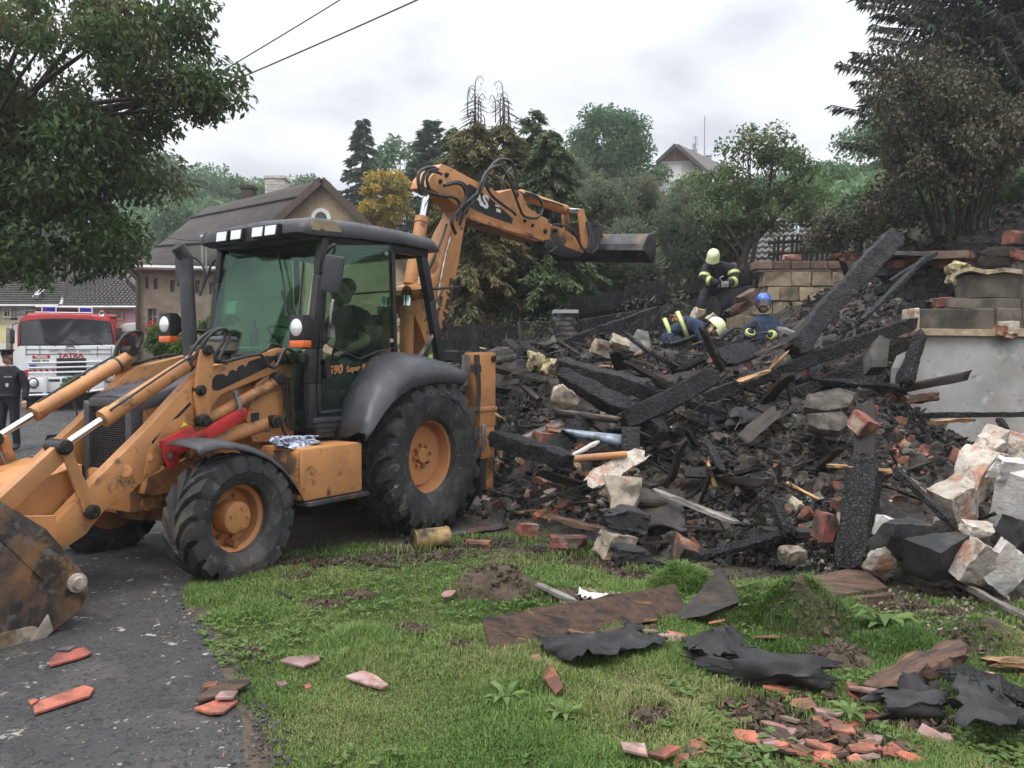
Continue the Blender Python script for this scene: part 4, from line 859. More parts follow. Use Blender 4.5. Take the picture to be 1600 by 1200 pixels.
fl = at(238,512,23.6); H1f = MB(); r_ = np.random.default_rng(3)
for i in range(60):
    p = fl + Vector((r_.normal(0,.07), r_.normal(0,.04), r_.normal(0,.10))); H1f.ball(p, .03, 5, 3)
o = H1f.build('red_geranium', mat('red_petals', [(.40,.01,.02),(.55,.02,.04)], scale=30, rough=.6), origin=fl); tag(o, 'red flowers in the window of the roughcast house', 'flowers')

# house with tiled roof behind the fire engine: cream-yellow and white left half, pink right half
HT = 31.0
H2 = thing('pink_house', 'pink rendered house with grey tiled roof behind the fire engine', 'house', (0,0,0))
H3 = thing('yellow_house', 'cream yellow house with tiled roof and skylight at the left edge', 'house', (0,0,0))
def slab_wall(name, u0, u1, v0, v1, Y, m, parent, th=.3):
    a_ = at(u0,v1,Y); b_ = at(u1,v0,Y); return MB().box((a_.x,Y,a_.z),(b_.x,Y+th,b_.z)).build(name, m, parent)
slab_wall('wall', 92, 225, 476, 504, HT, M['wall_pink'], H2); slab_wall('plinth', 92, 225, 504.05, 620, HT-.01, M['wall_peach'], H2)
slab_wall('wall', -160, 26, 474, 508, HT, M['wall_yellow'], H3); slab_wall('wall', 26.1, 91.9, 474, 508, HT, M['wall_white'], H3); slab_wall('plinth', -160, 91.9, 508.05, 620, HT-.01, M['wall_white'], H3)
window((7,484,15,494), HT-.06, H3, True); window((40,486,55,500), HT-.06, H3, True); window((167,487,190,497), HT-.06, H2, True, M['wall_peach'])
def tiled_roof(eL, eR, rL, rR, nrow, m, parent, name='roof', wave=0):
    mb = MB()
    for i in range(nrow):
        a0, a1 = eL.lerp(rL, i/nrow), eR.lerp(rR, i/nrow); b0, b1 = eL.lerp(rL, (i+1.05)/nrow), eR.lerp(rR, (i+1.05)/nrow); up_ = Vector((0,-.02,.07))
        k = max(2, int((a1-a0).length/.16)) if wave else 1
        for j in range(k):
            p0, p1, q0, q1 = a0.lerp(a1, j/k), a0.lerp(a1, (j+1)/k), b0.lerp(b1, j/k), b0.lerp(b1, (j+1)/k)
            if wave:
                mm = p0.lerp(p1,.5)+Vector((0,0,.05)); mq = q0.lerp(q1,.5)+Vector((0,0,.05)); mb.quad(p0+up_, mm+up_, mq, q0); mb.quad(mm+up_, p1+up_, q1, mq); mb.add([p0, p1, p1+up_, mm+up_, p0+up_], [(0,1,2,3,4)])
            else: mb.quad(p0+up_, p1+up_, q1, q0); mb.quad(p0, p1, p1+up_, p0+up_)
    return mb.build(name, m, parent)
tiled_roof(at(96,479,30.6), at(228,479,30.6), at(100,398,36), at(160,398,36), 24, M['roof_tile'], H2, wave=1)
tiled_roof(at(-160,476,30.6), at(94,477,30.6), at(-160,398,36), at(112,398,36), 24, M['roof_tile'], H3)
MB().tube([at(95,478,30.5), at(103,455,32.4), at(112,425,34.5), at(116,400,36)], .09, 6).build('valley_flashing', M['zinc'], H2)
MB().tube([at(160,396,36.0), at(200,432,33.4), at(226,458,31.6)], .10, 6).build('verge_board', M['pipe_brown'], H2)
MB().tube([at(94,480,30.5), at(228,480,30.5)], .06, 6).build('gutter', M['zinc'], H2); MB().tube([at(-160,477,30.5), at(92,478,30.5)], .06, 6).build('gutter', M['zinc'], H3)
sk = MB().prism([at(51,467.5,31.0), at(67,450.5,32.6), at(79,450.5,32.6), at(62,467.5,31.0)], (0,-.05,.10)); w = sk.build('skylight', M['zinc'], H3)
MB().prism([at(53,466.5,30.9), at(68,451.5,32.5), at(77,451.5,32.5), at(61,466.5,30.9)], (0,-.02,.13)).build('pane', M['mirror'], w)
MB().box(tuple(at(-10,536,27)+Vector((0,0,0))), tuple(at(11,510,27)+Vector((0,.08,0)))).build('door_panel', mat('pale_yellow_boards', [(.50,.45,.20),(.58,.53,.28)], scale=3, rough=.8), H3)
pp = at(15,600,24); o = MB().bar(at(15,600,24), at(15,513,24), .13, .13).build('gate_post', M['greywood'], origin=pp); tag(o, 'weathered grey timber gate post left of the fire engine', 'post')

# unfinished house on the hill
HZ_ = 60.0
H4 = thing('hill_house', 'unfinished pale block house with dark gable roof on the hill', 'house', (0,0,0))
pk = at(1055.6,231,HZ_); le = at(1027,257,HZ_); re = at(1115,279,HZ_)
MB().prism([at(1025,282,HZ_), at(1112,279,HZ_), at(1078,251,HZ_), at(1033,252,HZ_), at(1025,258,HZ_)], (0,.5,0)).build('wall', M['aac'], H4)
MB().prism([at(1025,372,HZ_-.05), at(1113,372,HZ_-.05), at(1113,278,HZ_-.05), at(1025,281,HZ_-.05)], (0,.4,0)).build('plinth', M['concrete'], H4)
blk = MB().box((-.27,-.03,0),(.27,.02,.235)).mesh('block', M['aac'])
for r in range(5):
    for k in range(8):
        u = 1029 + k*11.6 + (5 if r % 2 else 0); v = 280 - r*5.4
        if 1042 < u < 1068 or (v < 279-(1112-u)*-.0 and u > 1112-(281-v)*1.25): continue
        link('block', blk, H4, at(u, v, HZ_))
MB().prism([at(1034,251,HZ_-.06), at(1078,250,HZ_-.06), at(1056,232,HZ_-.06)], (0,.3,0)).build('gable_boards', mat('brown_gable_boards', [(.16,.075,.04),(.26,.13,.075)], scale=1.6, rough=.8, stretch=(3,1,.3)), H4)
window((1046,260,1063,282), HZ_-.08, H4, False); 
MB().prism([at(1046,282,HZ_-.12), at(1063,282,HZ_-.12), at(1063,260,HZ_-.12), at(1046,260,HZ_-.12)], (0,.03,0)).build('window_film', M['wall_white'], H4)
def slabroof(pts, name='roof', m=None):
    o = MB().add(pts, [(0,1,2,3)]).build(name, m or M['roof_dark'], H4); md_ = o.modifiers.new('t', 'SOLIDIFY'); md_.thickness = .25
slabroof([at(1115,281,HZ_-.8), at(1055.6,229,HZ_-.8), at(1128,262,HZ_+14), at(1172,300,HZ_+14)], m=mat('grey_brown_roof', [(.09,.08,.075),(.12,.105,.10)], scale=1, rough=.85))
slabroof([at(1055.6,229,HZ_-.8), at(1026,257,HZ_-.8), at(1060,275,HZ_+14), at(1128,262,HZ_+14)])
for q in ((1079,233,1089,252,66,.5),(1104,242,1112,262,70,.5)): chimney(*q[:4], q[4], q[5], M['concrete'], H4)
MB().cyl(at(1084,236,66.2), at(1084,225,66.2), .14, 8).build('chimney_pot', M['concrete'], H4)
an = MB().cyl(at(1087,245,66), at(1087,213,66), .05, 6)
for k in range(4): an.bar(at(1082,214+k*4,66), at(1092,214+k*4,66), .03, .03)
an.build('antenna', M['zinc'], H4)
ms = MB().cyl(at(1100.5,262,69), at(1101,181,69), .07, 6, .04); ms.build('mast', M['zinc'], H4)
H5 = thing('flat_outbuilding', 'low pale rendered outbuilding with flat roof behind the apple tree', 'outbuilding', (0,0,0))
a_ = at(1150,345,58); b_ = at(1232,292,58); MB().box((a_.x,58,a_.z-1),(b_.x,66,b_.z)).build('wall', M['concrete'], H5); MB().box((a_.x-.2,57.7,b_.z),(b_.x+.3,66,b_.z+.25)).build('roof', M['roof_dark'], H5)

# shed roofs behind the picket fence: each visible tile its own part
H6 = thing('garden_shed', 'shed with orange tiles left and grey corrugated sheets right behind the firefighters', 'shed', (0,0,0))
e0, e1 = at(1062,420,20), at(1152,420,20); r0, r1 = at(1072,345,23), at(1158,345,23)
tl = 9; th_ = 12
for i in range(tl):
    for j in range(th_):
        p0 = e0.lerp(r0,i/tl).lerp(e1.lerp(r1,i/tl), j/th_); p1 = e0.lerp(r0,i/tl).lerp(e1.lerp(r1,i/tl), (j+.96)/th_); q1 = e0.lerp(r0,(i+1.1)/tl).lerp(e1.lerp(r1,(i+1.1)/tl), (j+.96)/th_); q0 = e0.lerp(r0,(i+1.1)/tl).lerp(e1.lerp(r1,(i+1.1)/tl), j/th_)
        m_ = p0.lerp(p1,.35); mq = q0.lerp(q1,.35); u3 = Vector((0,-.02,.06)); u4 = Vector((0,-.02,.02))
        MB().prism([p0+u3, m_+u4*1.4, p1+u3, q1+u4, mq-u4*.2, q0+u4], (0,.005,-.03)).build('tile', M['roof_orange'], H6, origin=p0)
tiled_roof(at(1153,418,20), at(1330,412,20), at(1158,344,23), at(1330,340,23), 9, M['roof_corr'], H6, 'corrugated_roof', wave=1)
MB().box((e0.x,20.2,2.0),(e0.x+4.6,20.5,e0.z-.05)).build('wall', M['concrete'], H6)
w = MB().prism([at(1240,362,22), at(1248,366,21.8), at(1247,360,22.2), at(1241,359,22.4)], (0,-.04,.12)).build('roof_light', mat('pale_cyan_sheet', [(.45,.62,.62),(.55,.72,.72)], rough=.3), H6)

# ================================================================== ruined walls
BWALL = thing('block_wall', 'broken tan cinder block wall with red capping course behind the blue helmet', 'wall', (0,0,0))
WY = 14.6
def course(vtop, vbot, ustart, uend, joints, m, name, dy=0, jit=.020, w=.36):
    a_ = at(ustart,vbot,WY); z0 = a_.z; z1 = at(ustart,vtop,WY).z; x = a_.x; xe = at(uend,vbot,WY).x; k = 0
    while x < xe:
        ww = w*(1+random.uniform(-.08,.08)) if k or not joints else joints*w
        mb = MB(); g = .008; dx = random.uniform(-.006,.006)
        mb.box((-ww/2+g,-.15,0),(ww/2-g,.15,z1-z0-.012))
        for i in range(8): q = mb.v[i]; mb.v[i] = (q[0]+random.uniform(-jit,jit), q[1]+random.uniform(-jit,jit), q[2]+random.uniform(-jit,jit)*.5)
        mb.build(name, m, BWALL, bevel=.016).location = (x+ww/2, WY+.15+dy+random.uniform(-.012,.012), z0); x += ww; k += 1
for (v0, v1, u0, j) in ((424,447,1192,1.4),(447.5,470,1198,.6),(470.5,491.5,1175,1),(491.8,513,1141,.7),(513.3,535,1120,1),(535.2,557,1112,.6)): course(v0, v1, u0, 1425, j, M['tanblock'], 'block')
M['redcap'] = mat('sooty_red_clay_capping', [(.10,.066,.052),(.17,.108,.082)], scale=5, rough=.9, bump=.006, bscale=20, rnd=.2, spots=[((.05,.04,.035),3,.5,.65,.7),((.3,.25,.2),6,.6,.7,.6)])
course(407,420.5,1178,1420,0,M['redcap'],'brick',-.03,.01,.31)
a_ = at(1184,424,WY); b_ = at(1425,560,WY); mb = MB().box((a_.x+.12,WY+.06,b_.z),(b_.x,WY+.30,a_.z-.004)); mb.box((a_.x,WY+.02,a_.z),(b_.x,WY+.3,a_.z+.035)); mb.build('mortar_core', M['mortar'], BWALL)
# loose pieces lying on the cap
# ---- white plastered wall at the right with what is left of the storey above
PW = thing('plastered_wall', 'soot stained pale plastered wall stump at the right edge', 'wall', (0,0,0))
M['plaster_wall'] = mat('stained_grey_plaster', [(.24,.24,.235),(.35,.35,.34)], scale=1.6, detail=9, rough=.85, bump=.006, bscale=7, spots=[((.25,.19,.12),1.5,.50,.68,.7),((.5,.5,.48),2.6,.58,.66,.6),((.06,.057,.053),2.1,.55,.70,.8),((.10,.09,.08),16,.64,.70,.7)])
M['soot_plaster'] = mat('sooty_rendered_masonry', [(.07,.06,.048),(.15,.13,.105)], scale=3.2, detail=9, rough=.92, bump=.010, bscale=9, rnd=.2, spots=[((.34,.30,.24),2.2,.60,.68,.8),((.025,.022,.02),2.2,.45,.6,.8)])
PY = 8.9
pts = [(1424,516),(1436,521),(1480,519),(1530,524),(1580,526),(1700,533),(1700,800),(1440,800),(1438,720),(1424,660),(1413,610),(1416,575),(1428,548)]
MB().prism([at(u,v,PY) for u, v in pts], (0,.36,0)).build('plaster_face', M['plaster_wall'], PW, bevel=.015)
def rough_block(lo, hi, m, name, parent, jit=.03, sub=2, origin=None):   # weathered block with worn edges
    bm = bmesh.new(); bmesh.ops.create_cube(bm, size=1.0); bmesh.ops.bevel(bm, geom=bm.edges[:], offset=.05, segments=1, affect='EDGES')
    bmesh.ops.subdivide_edges(bm, edges=bm.edges[:], cuts=sub, use_grid_fill=True)
    lo, hi = Vector(lo), Vector(hi); c = (lo+hi)/2; s_ = hi-lo; sd = random.uniform(0,100)
    for v in bm.verts:
        p = Vector((v.co.x*s_.x, v.co.y*s_.y, v.co.z*s_.z)); nn = mnoise.noise_vector((p+Vector((sd,sd,0)))*4.5); v.co = p + nn*jit
    me = bpy.data.meshes.new(name); bm.to_mesh(me); bm.free(); me.materials.append(m); me.shade_smooth(); me.set_sharp_from_angle(angle=math.radians(38)); return link(name, me, parent, c)
def pxblock(u0, v0, u1, v1, Y, d, m, name='block', parent=PW, jit=.02): a_ = at(u0,v1,Y); b_ = at(u1,v0,Y); return rough_block((a_.x,Y,a_.z),(b_.x,Y+d,b_.z), m, name, parent, jit)
M['tan_ledge'] = mat('crumbled_tan_ledge', [(.26,.20,.12),(.40,.33,.23)], scale=7, rough=.95, bump=.02, bscale=18, spots=[((.05,.045,.04),4,.55,.65,.8)])
pxblock(1421,514,1700,526,PY-.05,.5,M['tan_ledge'],'ledge',jit=.03)
pxblock(1431,482,1557,515,PY+.10,.38,M['soot_plaster']); pxblock(1557,482,1600,516,PY+.12,.36,M['soot_plaster']); pxblock(1484,466.5,1599,481.5,PY+.14,.35,M['soot_plaster'])
pxblock(1515,427,1600,466,PY+.2,.34,M['soot_plaster']); pxblock(1601,425,1700,515,PY+.1,.36,M['soot_plaster'])
pxblock(1560,502,1594,516,PY+.09,.05,M['plaster_brick'],'plaster_patch',jit=.012); pxblock(1429,481,1437,514,PY+.085,.3,M['plaster_brick'],'plaster_patch',jit=.012)
for q in ((1516,419,1600,427,.16,M['tan_ledge']),): pxblock(q[0],q[1],q[2],q[3],PY+q[4],.36,q[5],'ledge',jit=.04)
# ---- cellar back wall in the dark opening
CWl = thing('cellar_back_wall', 'very dark masonry wall at the back of the dark cellar opening', 'wall', (0,0,0))
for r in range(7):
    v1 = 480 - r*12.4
    for k in range(5): pxblock(1384+k*32+(r%2)*14, v1-12, 1384+k*32+31.4+(r%2)*14, v1, 11.9+random.uniform(-.03,.03), .4, M['brick_dark'] if r > 4 else M['char'], 'block', CWl, .03)  # lower courses coloured near black, upper ones dark brick
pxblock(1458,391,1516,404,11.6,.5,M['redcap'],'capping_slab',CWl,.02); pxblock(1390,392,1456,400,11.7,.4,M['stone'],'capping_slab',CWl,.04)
# ---- brick gate pillar
PL = thing('brick_pillar', 'grey brick gate pillar between chain link and charred fence', 'pillar', (0,0,0))
a_ = at(867,545,13.4); b_ = at(901,484,13.4); MB().box((a_.x+.02,13.42,gz(a_.x,13.4)-.3),(b_.x-.02,13.72,b_.z-.04)).build('mortar_core', M['stone'], PL)
z = gz(a_.x,13.4)-.1; k = 0; mes = [MB().box((-.105,-.05,0),(.105,.05,.068)).mesh('brick', M['stone'], bevel=.006)]
while z < b_.z-.07:
    xs = [a_.x+.09, (a_.x+b_.x)/2+.02] if k % 2 else [a_.x+.13, b_.x-.09]
    for x in xs: link('brick', mes[0], PL, (x+random.uniform(-.006,.006), 13.45, z))
    z += .08; k += 1
MB().box((a_.x-.03,13.38,b_.z-.06),(b_.x+.03,13.76,b_.z)).build('capping', M['concrete'], PL, bevel=.008)

# ================================================================== fences
def planks(parent, P, w, h, th, gap, m, tilt=.02, hv=.04, sink=.25, zf=None, lean=0):
    base = [MB().box((-w/2,-th/2,0),(w/2,th/2,1)).mesh('plank', m), MB().prism([(-w/2,-th/2,0),(w/2,-th/2,0),(w/2,-th/2,.97),(w*.1,-th/2,1),(-w/2,-th/2,.985)], (0,th,0)).mesh('plank', m)]
    p0, p1 = Vector(P[0]), Vector(P[1]); n = int((p1-p0).length/(w+gap)); ang = math.atan2(p1.y-p0.y, p1.x-p0.x)
    for i in range(n):
        q = p0.lerp(p1, (i+.5)/n); o = link('plank', random.choice(base), parent, (q.x, q.y, q.z-sink)); o.scale = (1,1,h+sink+random.uniform(-hv,hv)); o.rotation_euler = (random.uniform(-tilt,tilt), lean+random.uniform(-tilt,tilt), ang)
F1 = thing('plank_fence', 'charred plank fence low down between the loader boom and pine branches', 'fence', (0,0,0))
a_ = at(640,548,13.6); b_ = at(815,548,13.6); planks(F1, (a_,b_), .11, at(640,505,13.6).z-a_.z, .022, .012, M['char'])
MB().bar(a_+Vector((0,.04,.12)), b_+Vector((0,.04,.12)), .05,.07).build('rail', M['char'], F1); MB().bar(a_+Vector((0,.04,.36)), b_+Vector((0,.04,.36)), .05,.07).build('rail', M['char'], F1)
F2 = thing('plank_fence', 'long charred plank fence climbing the slope behind the firefighters', 'fence', (0,0,0))
a_ = at(893,552,14.0); b_ = at(1196,482,17.4); planks(F2, (a_,b_), .12, .93, .022, .006, M['char'], hv=.03, sink=.35)
for dz in (.15,.66): MB().bar(a_+Vector((0,-.05,dz)), b_+Vector((0,-.05,dz)), .06,.09).build('rail', M['char'], F2)
for t in (.02,.35,.68,.98): q = a_.lerp(b_,t); MB().bar(q+Vector((0,.08,-.4)), q+Vector((0,.08,1.0)), .09,.09).build('post', M['char'], F2)
def chainlink(parent, a_, b_, h, cell=.07, r=.0035, sag=0):
    a_, b_ = Vector(a_), Vector(b_); n = int((b_-a_).length/cell); mb = MB(); k = int(h/cell); d = (b_-a_)/n
    for i in range(-k, n):
        pts = []; pts2 = []
        for j in range(k+1):
            t = i+j
            if 0 <= t <= n: pts.append(a_+d*t+Vector((0,-.008*(j%2),h*j/k+sag*math.sin(PI*t/n))))
            t2 = i+k-j
            if 0 <= t2 <= n: pts2.append(a_+d*t2+Vector((0,.008*(j%2),h*j/k+sag*math.sin(PI*t2/n))))
        for p in (pts, pts2):
            if len(p) > 1: mb.tube(p, r, 3, False)
    mb.tube([a_+Vector((0,0,h)), a_.lerp(b_,.5)+Vector((0,0,h+sag)), b_+Vector((0,0,h))], r*1.6, 4)
    return mb.build('wire_mesh', M['char_metal'], parent)
F3 = thing('chain_link_fence', 'sagging chain link panel beside the brick pillar', 'fence', (0,0,0))
chainlink(F3, at(815,552,13.3), at(868,552,13.3), .50, .075); MB().cyl(at(814,560,13.3), at(812,500,13.3), .025, 8).build('post', M['char_metal'], F3)
F4 = thing('chain_link_fence', 'rusty chain link run sagging in front of the long charred fence', 'fence', (0,0,0))
chainlink(F4, at(903,560,13.6), at(1180,493,16.6), .62, .085, .004, -.06)
for t in (0,.33,.66,1): q = at(903,560,13.6).lerp(at(1180,493,16.6),t); MB().cyl(q+Vector((0,0,-.3)), q+Vector((random.uniform(-.05,.05),0,.72)), .022, 8).build('post', M['char_metal'], F4)
F5 = thing('picket_fence', 'burnt picket fence with gaps above the block wall', 'fence', (0,0,0))
for i, (u, t) in enumerate(((1208,372),(1215,370),(1222,368),(1237,366),(1243,366),(1249,368),(1254,366),(1260,365),(1267,365),(1276,363),(1284,364),(1292,362),(1301,361),(1310,360))):
    p = at(u,412,17.2); q = at(u+random.uniform(1,4),t,17.2); MB().bar(p, q, .055, .02, up=(0,1,0)).build('picket', M['char'], F5)
MB().bar(at(1200,398,17.26), at(1312,392,17.26), .04,.06).build('rail', M['char'], F5); MB().bar(at(1200,380,17.26), at(1312,374,17.26), .04,.06).build('rail', M['char'], F5)
MB().bar(at(1172,425,16.8), at(1186,350,16.8), .08, .08).build('post', M['char'], F5)
# ================================================================== rubble: what lies on the heap
def surf(u, v, y0=4.5, y1=19.0):                   # where the line of sight meets heap or ground
    d = ray(u, v); ys = np.arange(y0, y1, .03); X = d.x/d.y*ys; Zr = CAMH + d.z/d.y*ys
    Zt = np.maximum(heap_z(X, ys), ground_z(X, ys)); i = np.argmax(Zr < Zt)
    if not (Zr < Zt).any(): i = len(ys)-1
    return Vector((X[i], ys[i], Zt[i]))
def beam_mesh(L, w, h, seed, rag=.03, n=14, rough=.012, taper=0):
    r = random.Random(seed); vs = []; fs = []; k = 12; S = ((-1,-.9),(-.9,-1),(0,-1),(.9,-1),(1,-.9),(1,0),(1,.9),(.9,1),(0,1),(-.9,1),(-1,.9),(-1,0))
    for i in range(n+1):
        t = i/n; x = (t-.5)*L; s_ = (1-taper*t)*(1+.16*mnoise.noise(Vector((x*2.3,seed,3)))); bow = mnoise.noise(Vector((x*1.1,seed,9)))*w*.18
        if n > 9 and i in (0, n): s_ *= .72
        for j in range(k):
            y = S[j][0]*w/2*s_; z = S[j][1]*h/2*s_
            nv = mnoise.noise_vector(Vector((x*5, y*14+seed, z*14)))*rough*1.5 + mnoise.noise_vector(Vector((x*21, y*34+seed, z*34)))*rough*1.1
            ex = (r.random()-.5)*2*rag if i in (0, n) else 0
            vs.append((x+nv.x+ex, y+nv.y, z+nv.z+bow))
    for i in range(n):
        for j in range(k): fs.append((i*k+j, i*k+(j+1)%k, (i+1)*k+(j+1)%k, (i+1)*k+j))
    fs.append(tuple(range(k-1,-1,-1))); fs.append(tuple(range(n*k, (n+1)*k)))
    m_ = MB(); m_.add(vs, fs); return m_
def orient(o, p0, p1, roll=0):
    p0, p1 = Vector(p0), Vector(p1); d = (p1-p0).normalized(); q = d.to_track_quat('X', 'Z'); o.rotation_mode = 'QUATERNION'; o.rotation_quaternion = q @ Quaternion((1,0,0), roll); o.location = (p0+p1)/2
_bs = [100]
def P3(p, lift=.06): return Vector(p[:3]) if len(p) > 3 else (at(*p) if len(p) == 3 else surf(*p) + Vector((0,-.02,lift)))
def beam(label, p0, p1, w, h, m='char', name='charred_beam', cat='beam', roll=0.0, group=None, lift=.06, rough=.010, taper=0):
    _bs[0] += 1; a_, b_ = P3(p0, lift), P3(p1, lift); L = (b_-a_).length
    me = beam_mesh(L, w, h, _bs[0]*1.37, rag=min(.06, w*.3), rough=rough if w > .08 else rough*.5, taper=taper, n=max(10,int(L/.045))).mesh(name, M[m], smooth=32)
    o = link(name, me); orient(o, a_, b_, roll); return tag(o, label, cat, group)
beam('tall charred beam leaning across the block wall', (1397,368,9.9), (1238,548,8.9), .25, .21, roll=.5, lift=0)
beam('long charred rafter running down from the plastered wall', (1428,503,8.75), (1105,622,9.0), .17, .14)
beam('charred rafter lying just under the long one', (1425,535,8.7), (1190,640,8.9), .16, .12)
beam('thick crossing log with split tan end, centre of heap', (1112,584,8.55), (975,662,8.0), .21, .20, lift=.2, roll=.4)
beam('charred log under the upper crossing log', (874,568,9.35), (1014,612,8.75), .18, .17, roll=.2)
beam('ash dusted charred log slanting to the crossing point', (880,590,8.95), (984,642,8.35), .175, .17, roll=.6)
beam('short charred log end poking out under the crossing', (1000,636,8.25), (1034,678,7.95), .15, .15)
beam('square charred baulk jutting out beside the stabiliser', (772,683,8.3), (886,722,7.25), .17, .15, roll=.05)
beam('charred plank standing between baulk and blue sheet', (858,708,7.75), (922,650,8.3), .17, .05, roll=.9)
beam('thin charred pole in front of the pale rubble', (824,790,7.35), (945,752,7.45), .055, .05)
beam('scaly charred post leaning in the foreground rubble', (1352,715,6.55), (1333,888,6.05), .23, .18, lift=.1, roll=.2)
beam('sooty board above the scaly charred post', (1353,628,7.1), (1350,722,6.8), .17, .05, m='char_brown', roll=.2)
beam('short upright charred stick before the heap', (1210,778,6.62), (1232,836,6.42), .10, .07)
beam('curved charred lath along the foot of the heap', (1098,872,6.5), (1242,828,6.55), .10, .06, roll=.3)
beam('charred batten at the grass edge', (1015,890,6.45), (1106,868,6.5), .085, .06)
beam('fresh split lath lying across the scaly post', (1294,727,6.6), (1412,737,6.35), .075, .03, m='wood', name='split_lath', cat='lath', taper=.4)
beam('charred batten hanging down from the split lath', (1398,732,6.3), (1480,812,6.0), .06, .045)
beam('thin charred pole sticking out before the plastered wall', (1446,650,7.6), (1640,647,7.5), .055, .05)
beam('splintered brown board under the thin pole', (1450,660,7.7), (1520,656,7.6), .10, .03, m='wood', name='broken_board', cat='board')
beam('black stake leaning between plastered wall and white blocks', (1560,654,7.5), (1580,684,7.4), .05, .05)
beam('charred stake leaning on the left end of the plastered wall', (1441,520,8.35), (1412,600,8.2), .11, .09, taper=-.2)
beam('sawn brown timber end before the plastered wall', (1424,624,7.8), (1462,618,7.4), .09, .08, m='board', name='timber_end', cat='timber')
beam('long grey brown plank sliding down the heap', (1022,766,7.35), (1152,816,6.6), .075, .03, m='greywood', name='plank', cat='plank')
beam('rusty brown board at the foot of the left rubble', (850,804,7.3), (952,832,6.9), .09, .04, m='board', name='board', cat='board')
beam('white painted plank between baulk and orange pipe', (887,715,7.5), (934,690,7.8), .05, .025, m='plaster_white', name='white_plank', cat='plank')
beam('broad pale plank leaning on the tan slab', (922,755,7.3), (1004,708,7.6), .16, .025, m='plaster_brick', name='pale_plank', cat='plank', roll=.8)
beam('charred log behind the stabiliser top', (690,556,10.6), (752,558,10.2), .15, .13)
beam('charred rafter pointing up to the brick pillar', (850,545,11.5), (1030,482,12.8), .11, .09)
beam('thin charred rail resting before the fence', (770,538,12.0), (838,537,12.0), .05, .05)
beam('charred plank tilted below the pillar', (792,530,11.4), (822,556,10.8), .16, .05)
beam('charred plank lying beside the tilted one', (812,535,11.0), (846,560,10.5), .14, .05)
beam('long charred pole over the dark cellar', (1497,374,11.3), (1574,379,10.9), .07, .06)
beam('thin burnt batten slanting down from the cellar edge', (1446,402,11.0), (1348,500,10.2), .075, .05)
beam('burnt batten parallel to the slanting one', (1462,395,11.2), (1392,440,10.8), .07, .05)
beam('black square timber above the brick, end showing nail hole', (1405,484,9.4), (1452,479,9.2), .12, .12)
beam('burnt sooty timber on the upper wall blocks', (1528,409,9.25), (1577,410,9.25), .12, .13, m='char_brown')
beam('burnt sooty timber topping the upper wall', (1531,395,9.25), (1586,394,9.25), .13, .10, m='char_brown')
beam('steel window rail pointing at the blue helmeted firefighter', (1218,513,9.8), (1262,530,9.3), .07, .05, m='greywood', name='window_rail', cat='rail')
beam('black metal angle rail along the long rafter', (1262,527,9.2), (1178,556,9.2), .06, .04, m='sheet_dark', name='angle_rail', cat='rail')
beam('half burnt brown board left of the long rafter', (1200,580,8.8), (1156,596,8.5), .10, .03, m='wood', name='broken_board', cat='board')
beam('splinter of fresh wood rising from the rafter', (1202,578,8.7), (1232,548,8.6), .035, .02, m='wood', name='splinter', cat='splinter')
beam('torn fresh wood end beside the mortar lumps', (992,556,10.3), (1016,543,10.2), .10, .04, m='wood', name='torn_wood', cat='splinter')
beam('black burnt stick by the bending firefighter', (975,520,10.5), (1016,552,10.1), .05, .05)
beam('flat charred board in front of the blue firefighter', (1128,560,9.6), (1178,545,10.2), .26, .05, roll=.7)
beam('charred plank sloping to the left of the knee', (1120,532,11.4), (1146,512,11.9), .07, .04)
beam('dirty board on the left heap flank', (1160,690,7.7), (1214,640,8.1), .14, .03, m='char_brown', roll=.5)
beam('charred lath bent over the dark slope', (1105,690,7.5), (1128,735,7.1), .07, .03)
beam('long thin stick on the lower right lawn', (1478,900,5.85), (1625,975,5.0), .05, .03, m='greywood', name='long_stick', cat='stick')
beam('small dark twig bundle on the grass by the front tyre', (414,924), (456,939), .035, .03, m='char_brown', name='broken_branch', cat='branch', lift=.02)
beam('little black stick lying on the asphalt', (187,1007), (205,1004), .02, .012, m='char_brown', name='black_stick', cat='stick', lift=.01)
beam('flat dark stick on bare soil near the drum', (572,883), (626,890), .03, .02, m='char_brown', name='flat_stick', cat='stick', lift=.015)
# pipe, sheets, slabs
def strip(label, rows, m, name, cat, th=.004, smooth=70, jit=0.0):
    mb = MB(); n = len(rows[0]); vs = [Vector(p)+Vector((random.uniform(-jit,jit),random.uniform(-jit,jit),random.uniform(-jit,jit))) for r_ in rows for p in r_]
    mb.add(vs, [(i*n+j, i*n+j+1, (i+1)*n+j+1, (i+1)*n+j) for i in range(len(rows)-1) for j in range(n-1)])
    c = sum(vs, Vector())/len(vs); o = mb.build(name, M[m] if isinstance(m, str) else m, origin=c, smooth=smooth); md = o.modifiers.new('thickness', 'SOLIDIFY'); md.thickness = th; md.offset = 0
    return tag(o, label, cat)
o = MB().tube([at(884,718,7.35), at(930,714,7.4), at(978,710,7.5)], .032, 12).build('orange_pipe', M['orange'], smooth=50); tag(o, 'orange plastic pipe end below the blue grey sheet', 'pipe')
def bend(pa, pb, qa, qb, n, bulge): return [[Vector(pa).lerp(Vector(pb), j/n) + Vector((0,-.4,1)).normalized()*bulge*math.sin(PI*j/n)*0 for j in range(n+1)]]
def curved(a0, a1, b0, b1, bulge, n=8, k=6):
    rows = []
    for i in range(k+1):
        t = i/k; p, q = Vector(a0).lerp(Vector(b0), t), Vector(a1).lerp(Vector(b1), t); off = Vector((0,-.8,.6))*bulge*math.sin(PI*t)
        rows.append([p.lerp(q, j/n)+off for j in range(n+1)])
    return rows
